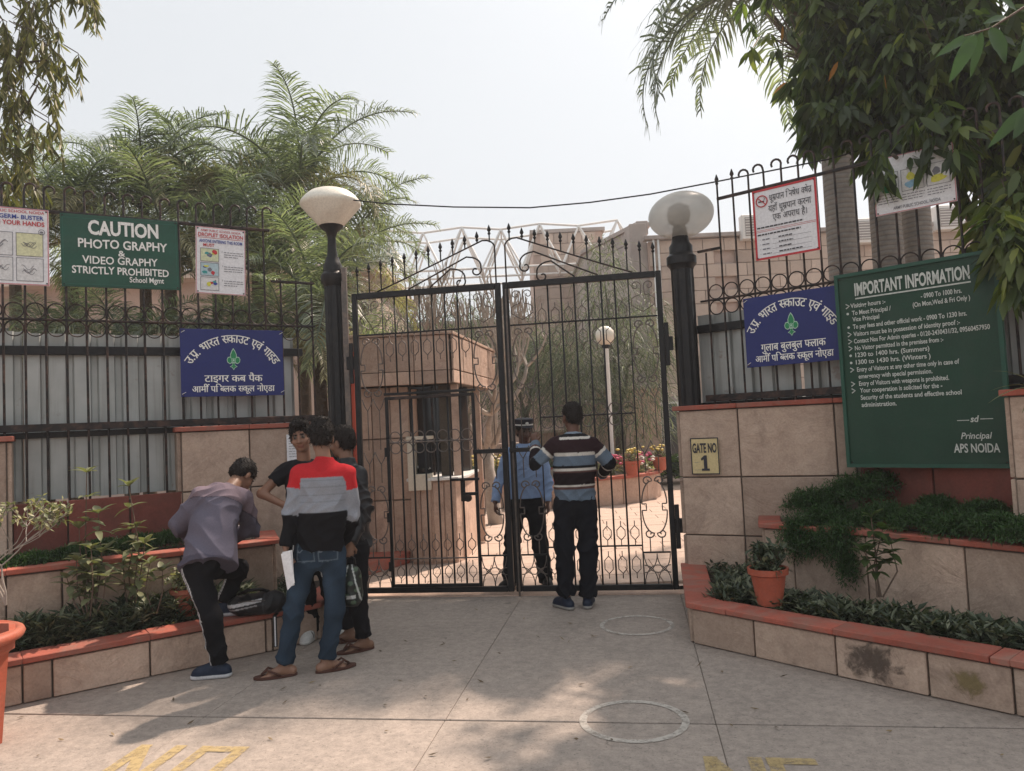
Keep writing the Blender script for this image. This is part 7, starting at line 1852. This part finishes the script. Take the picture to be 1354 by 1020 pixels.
# black T-shirt, hand on hip, facing us --------------------------------------------
base = (-1.57, 6.02, 0)
J = dict(hc=(-1.649,5.86,1.586), hf=(.10, -1, -.10), hu=(-.12, -.05, 1), nk=(-1.643,5.9,1.409), shl=(-1.78,5.88,1.34), shr=(-1.489,5.98,1.321), ell=(-1.946,5.8,1.169), elr=(-1.419,6.05,1.05), wl=(-1.758,5.74,1.08), wr=(-1.414,5.85,0.868),
    pel=(-1.647,5.97,0.792), hem=(-1.649,5.97,0.733), hl=(-1.715,5.95,0.722), hr=(-1.563,6.0,0.707), kl=(-1.672,5.95,0.4), kr=(-1.509,6.05,0.37), al=(-1.651,6.03,0.07), ar=(-1.47,6.12,0.079), tl=(-.15, -1, 0), tr=(.25, -1, 0), hdl=(.8, -.1, -.3), pnl=(0, 1, 0))
person('young man in a black T-shirt facing us, hand on hip, behind the red sweater', base, J, (.1, -1, 0), dict(curll=.4, thl=1), dict(col=flatcol((.013, .013, .016)), w=.165, short=.52, sl=(.064, .060, .06), amp=.004, collar=-.01, name='t_shirt'),
    dict(col=track_col((-.2, -1, 0), ((-.05, .05),)), r=(.09, .07, .062)), dict(l=('shoe', 0, (.55, .55, .53), (.62, .62, .6), (.04, .04, .05)), r=('shoe', 0, (.55, .55, .53), (.62, .62, .6), (.04, .04, .05))), hair='tuft', sk=V3((.24, .125, .08)))
# black jacket, bag in hand ---------------------------------------------------------
base = (-1.18, 5.68, 0)
def leather_col(V, i, t, q, b):
    C = np.tile(V3((.013, .013, .015)), (len(V), 1)); p = q['shr'] + V3((-.055, -.06, -.055)); d = V - p; C[(np.abs(d[:, 0]) < .028) & (np.abs(d[:, 2] - .25 * d[:, 0]) < .016) & (V[:, 1] < q['shr'][1])] = V3((.55, .55, .55)); return C
J = dict(hc=(-1.317,5.78,1.531), hf=(-.85, .35, -.12), hu=(-.1, 0, 1), nk=(-1.273,5.74,1.382), shl=(-1.404,5.92,1.303), shr=(-1.174,5.66,1.285), ell=(-1.421,5.85,1.012), elr=(-1.117,5.58,1.023), wl=(-1.363,5.6,0.955), wr=(-1.196,5.4,0.824),
    pel=(-1.26,5.74,0.785), hem=(-1.252,5.72,0.732), hl=(-1.322,5.8,0.711), hr=(-1.205,5.68,0.714), kl=(-1.376,5.86,0.382), kr=(-1.213,5.64,0.401), al=(-1.337,5.9,0.096), ar=(-1.179,5.66,0.075), tl=(-.95, -.15, 0), tr=(-.85, -.45, 0), hdr=(-.15, 0, -1), pnr=(-.3, 1, 0))
person('young man in a black leatherette jacket holding a bag, nearest the gate', base, J, (-.75, .6, 0), dict(curlr=1.2), dict(col=leather_col, w=.165, flare=1.0, sl=(.068, .060, .048), amp=.006, collar=.03, name='jacket', mat='leather'),
    dict(col=flatcol(BLACK), r=(.092, .074, .062), lift=.02), dict(l=('bare', 0.0), r=('bare', 0.0)), sk=V3((.19, .10, .062)))
# striped sweater at the gate ---------------------------------------------------------
base = (.44, 6.62, 0)
WHT, SLT, MAR, BRN = (.58, .55, .50), (.12, .16, .21), (.028, .014, .017), (.10, .05, .045)
edges = [(573, (.22, .27, .33)), (577.2, BLACK), (580.5, WHT), (598, MAR), (601.5, WHT), (614, SLT), (618.3, BLACK), (621.6, WHT), (623.6, BRN), (639, (.016, .010, .012)), (642, WHT), (645, BRN), (700, SLT)]
def stripes(z):
    C = np.zeros((len(z), 3)); y = 558.5 - (z - 1.6) / .0066; prev = -1e9
    for e, c in edges: C[(y >= prev) & (y < e)] = V3(c); prev = e
    return C
def striped_col(V, i, t, q, b):
    z = V[:, 2].copy()
    for k, sd in ((1, 'l'), (3, 'r')):
        L1 = np.linalg.norm(q['el' + sd] - q['sh' + sd]); L2 = np.linalg.norm(q['w' + sd] - q['el' + sd]); m = i == k; z[m] = q['sh' + sd][2] - (t * L1)[m] * .86; m = i == k + 1; z[m] = q['sh' + sd][2] - (L1 + t * L2)[m] * .86
    return stripes(z)
J = dict(hc=(0.512,6.66,1.651), hf=(-.38, .92, -.05), hu=(0, .05, 1), nk=(0.515,6.63,1.499), shl=(0.351,6.6,1.415), shr=(0.679,6.6,1.399), ell=(0.172,6.62,1.258), elr=(0.811,6.62,1.235), wl=(0.187,6.86,1.423), wr=(0.771,6.84,1.117),
    pel=(0.501,6.62,0.987), hem=(0.499,6.62,0.935), hl=(0.404,6.62,0.887), hr=(0.595,6.62,0.878), kl=(0.383,6.6,0.5), kr=(0.592,6.6,0.49), al=(0.383,6.6,0.113), ar=(0.567,6.62,0.1), tl=(-.55, .8, 0), tr=(.2, 1, 0), hdl=(-.15, .35, .9), pnl=(.4, .9, 0), hdr=(-.2, .9, .1), pnr=(-.8, 0, -.4))
person('man in a striped sweater and black trousers standing at the closed gate', base, J, (0, 1, 0), dict(fat=1.06, curll=.8, thl=-1, curlr=.8), dict(col=striped_col, w=.172, flare=1.0, sl=(.068, .060, .048), amp=.0035, collar=.012, name='sweater'),
    dict(col=flatcol((.009, .010, .014)), r=(.098, .084, .076), amp=.005), dict(l=('shoe', 0, (.012, .02, .04), (.30, .29, .27)), r=('shoe', 0, (.012, .02, .04), (.30, .29, .27))), sk=V3((.13, .062, .04)))
# guard behind the gate ------------------------------------------------------------------
base = (.10, 7.58, 0)
def guard_top(V, i, t, q, b):
    C = np.tile(V3((.26, .36, .56)), (len(V), 1)); p = V - q['hem']; C[(i == 0) & (p[:, 2] < .012)] = V3(BLACK); d = V - (q['shl'] * .6 + q['shr'] * .4); C[(np.abs(d[:, 0]) < .04) & (np.abs(d[:, 2] + .14) < .004) & (V[:, 1] < q['shl'][1])] = V3((.10, .15, .3)); return C
J = dict(hc=(0.099,7.56,1.538), hf=(.35, -1, -.12), hu=(.05, -.08, 1), nk=(0.1,7.58,1.394), shl=(-0.063,7.58,1.311), shr=(0.254,7.58,1.296), ell=(-0.173,7.58,1.045), elr=(0.308,7.56,1.024), wl=(-0.218,7.5,0.853), wr=(0.296,7.5,0.829),
    pel=(0.076,7.58,0.891), hem=(0.075,7.57,0.862), hl=(-0.011,7.58,0.805), hr=(0.162,7.58,0.797), kl=(-0.073,7.56,0.438), kr=(0.203,7.56,0.41), al=(-0.114,7.56,0.055), ar=(0.246,7.6,0.037), tl=(-.5, -.85, 0), tr=(.15, -1, 0), hdl=(-.05, 0, -1), pnl=(1, 0, 0), hdr=(.05, 0, -1), pnr=(-1, 0, 0))
gd_, qg_, bg_ = person('guard in a pale blue uniform shirt and dark cap behind the gate bars', base, J, (.1, -1, 0), dict(fat=1.08, curll=.6, curlr=.6), dict(col=guard_top, w=.170, flare=.97, sl=(.064, .056, .046), amp=.0035, collar=.01, name='uniform_shirt'),
    dict(col=flatcol((.010, .011, .014)), r=(.098, .082, .074), amp=.004), dict(l=('shoe', 0, (.01, .01, .01), (.01, .01, .01)), r=('shoe', 0, (.01, .01, .01), (.01, .01, .01))), sk=V3((.11, .055, .038)))
cp = MB(); cp.lathe([(.088, .0), (.092, .01), (.092, .035), (.105, .055), (.10, .075), (.05, .085), (.01, .087)], 22); cp = cp.build('cap', plain_once('cap_navy', (.02, .02, .03)), gd_, tuple(qg_['hc'] + V3((0, .005, .045))), smooth=True, sharp=50); cp.rotation_euler = (.08, 0, .33)
m = MB(); m.lathe([(.0925, .012), (.0935, .012), (.0935, .026), (.0925, .026)], 22); m.build('cap_band', M['white_paint'], cp)
m = MB(); m.add([(.07 * math.sin(a) * 1.1, -.06 - .085 * math.cos(a * .9), .004 - .012 * math.cos(a)) for a in [-1.1 + 2.2 * k / 10 for k in range(11)]] + [(.085 * math.sin(a), -.085 * math.cos(a), .01) for a in [-1.1 + 2.2 * k / 10 for k in range(11)]], [(k, k + 1, k + 12, k + 11) for k in range(10)]); m.build('peak', M['cap_navy'], cp)
m = MB(); m.lathe([(.018, 0), (.014, .006), (.002, .008)], 10); bd_ = m.build('cap_badge', M['white_paint'], cp, (0, -.094, .035)); bd_.rotation_euler = (PI / 2, 0, 0)
for sg, sd in ((-1, 'l'), (1, 'r')):
    m = MB(); m.box((0, 0, 0), (.09, .045, .008)); e_ = m.build('epaulette', M['cap_navy'], gd_, tuple(qg_['sh' + sd] + V3((-sg * .02, 0, .064))), bevel=.003); e_.rotation_euler = (0, sg * .25, 0)

# ------------------------------------------------------------------ bags
def bag(label, loc, build, rz=0, name='backpack', cat='backpack'):
    root = thing(name, label, cat, loc, rz); build(root); return root
def bp1(root):
    S = SDF(.006); S.cone((-.13, 0, .075), (.12, 0, .085), .080, .095, (0, 0, 1), 1.15, .04, 0); S.cone((-.10, -.05, .06), (.08, -.06, .07), .05, .06, None, 1, .04, 0); S.cone((.10, .03, .06), (.17, .02, .05), .06, .05, None, 1, .04, 0)
    def cf(V, i, t):
        C = np.tile(V3((.014, .014, .016)), (len(V), 1)); q = V[:, 2] - .10 - .18 * (V[:, 0] + .06); C[(np.abs(q) < .012) & (V[:, 1] < .03) & (V[:, 0] < .06)] = V3((.55, .55, .56)); C[(np.abs(q + .03) < .005) & (V[:, 0] < .03)] = V3((.3, .3, .31)); C[np.abs(V[:, 0] - .07) < .006] = V3((.04, .04, .045)); return C
    finish(root, 'pack', S, 'leather', cf, lambda V, i, t: wr(V, .004, 1.3, 2), lambda G: .004 - G[..., 2])
    m = MB(); m.tube([(-.12, -.04, .16), (-.05, -.07, .19), (.04, -.05, .19), (.09, 0, .16)], .012, 8); m.build('shoulder_strap', M['black'], root, smooth=True)
    m = MB(); m.box((.16, -.15, -.10), (.028, .004, .22)); m.box((.16, -.11, .012), (.028, .08, .004)); m.build('loose_strap', M['black'], root); m = MB(); m.box((.16, -.1535, -.10), (.010, .002, .21)); m.build('strap_edge', M['sheet_white'], root)
    m = MB(); m.tube([(-.14, -.06, .10), (-.05, -.11, .12), (.06, -.12, .12), (.14, -.05, .10)], .004, 5); m.build('zip', M['scroll'], root)
bag('black backpack with a white flash lying on the planter coping', (-1.969,5.688,0.292), bp1, .1)
def bp2(root):
    S = SDF(.006); S.cone((0, 0, -.08), (0, 0, .06), .085, .075, (0, 1, 0), 1.3, .03, 0); S.cone((0, -.05, -.09), (0, -.05, .0), .06, .055, None, 1, .03, 0)
    def cf(V, i, t):
        C = np.tile(V3((.016, .020, .017)), (len(V), 1)); a = np.sin(V[:, 0] * 60 + V[:, 2] * 55) + np.sin(V[:, 2] * 90 - V[:, 0] * 40); C[(a > 1.1)] = V3((.07, .11, .07)); C[np.abs(np.abs(V[:, 0]) - .052 + .25 * (V[:, 2] + .02)) < .0045] = V3((.5, .52, .5)); C[(np.abs(V[:, 2] + .075) < .012) & (np.abs(V[:, 0] - .01) < .035) & (V[:, 1] < -.05)] = V3((.45, .46, .45)); return C
    finish(root, 'pack', S, 'leather', cf, lambda V, i, t: wr(V, .004, 1.3, 1))
    m = MB(); m.tube([(-.035, 0, .12), (-.03, 0, .175), (0, 0, .195), (.03, 0, .175), (.035, 0, .12)], .008, 8); m.build('handle', M['black'], root, smooth=True)
    m = MB(); m.tube([(-.06, -.03, .09), (-.08, -.07, -.02), (-.05, -.08, -.13)], .007, 6); m.build('shoulder_strap', M['black'], root, smooth=True)
bag('dark green and black backpack hanging from the hand nearest the gate', (-1.201,5.4,0.538), bp2, .1)


# fallen leaves and grit on the driveway
rg = np.random.RandomState(12); n = 90; P_ = np.stack([rg.uniform(-3.2, 2.6, n), rg.uniform(3.5, 7.0, n), np.full(n, .006)], 1)
ok = [i for i in range(n) if not (P_[i, 0] > 1.15 + (5.4 - P_[i, 1]) * .62 or P_[i, 0] < -1.9 - (5.7 - P_[i, 1]) * 1.3)]
P_ = P_[ok]; D_ = rg.normal(0, 1, P_.shape); D_[:, 2] = .12
V, F = leaf_mesh(P_, D_, rg.uniform(.02, .06, len(P_)), .014, -.1, -.3); me = npmesh(V, F); me.materials.append(leafmat('dry_leaves', (.13, .09, .05), (.3, .22, .13), .1, .7)); tag(link('leaf_litter', me), 'scattered small dry leaves lying on the concrete driveway', 'dry leaves', None, 'stuff')
# winter haze between here and the far buildings
t = NT('haze_air'); vol = t.node('VolumePrincipled'); vol.inputs['Color'].default_value = (.93, .95, 1, 1); vol.inputs['Density'].default_value = .0022; vol.inputs['Anisotropy'].default_value = .3
t.n.remove(t.b); t.l.new(vol.outputs[0], t.out.inputs['Volume'])
m = MB(); m.box((0, 60, 7.0), (300, 135, 16.4)); o = m.build('haze', t.m); tag(o, kind='stuff')
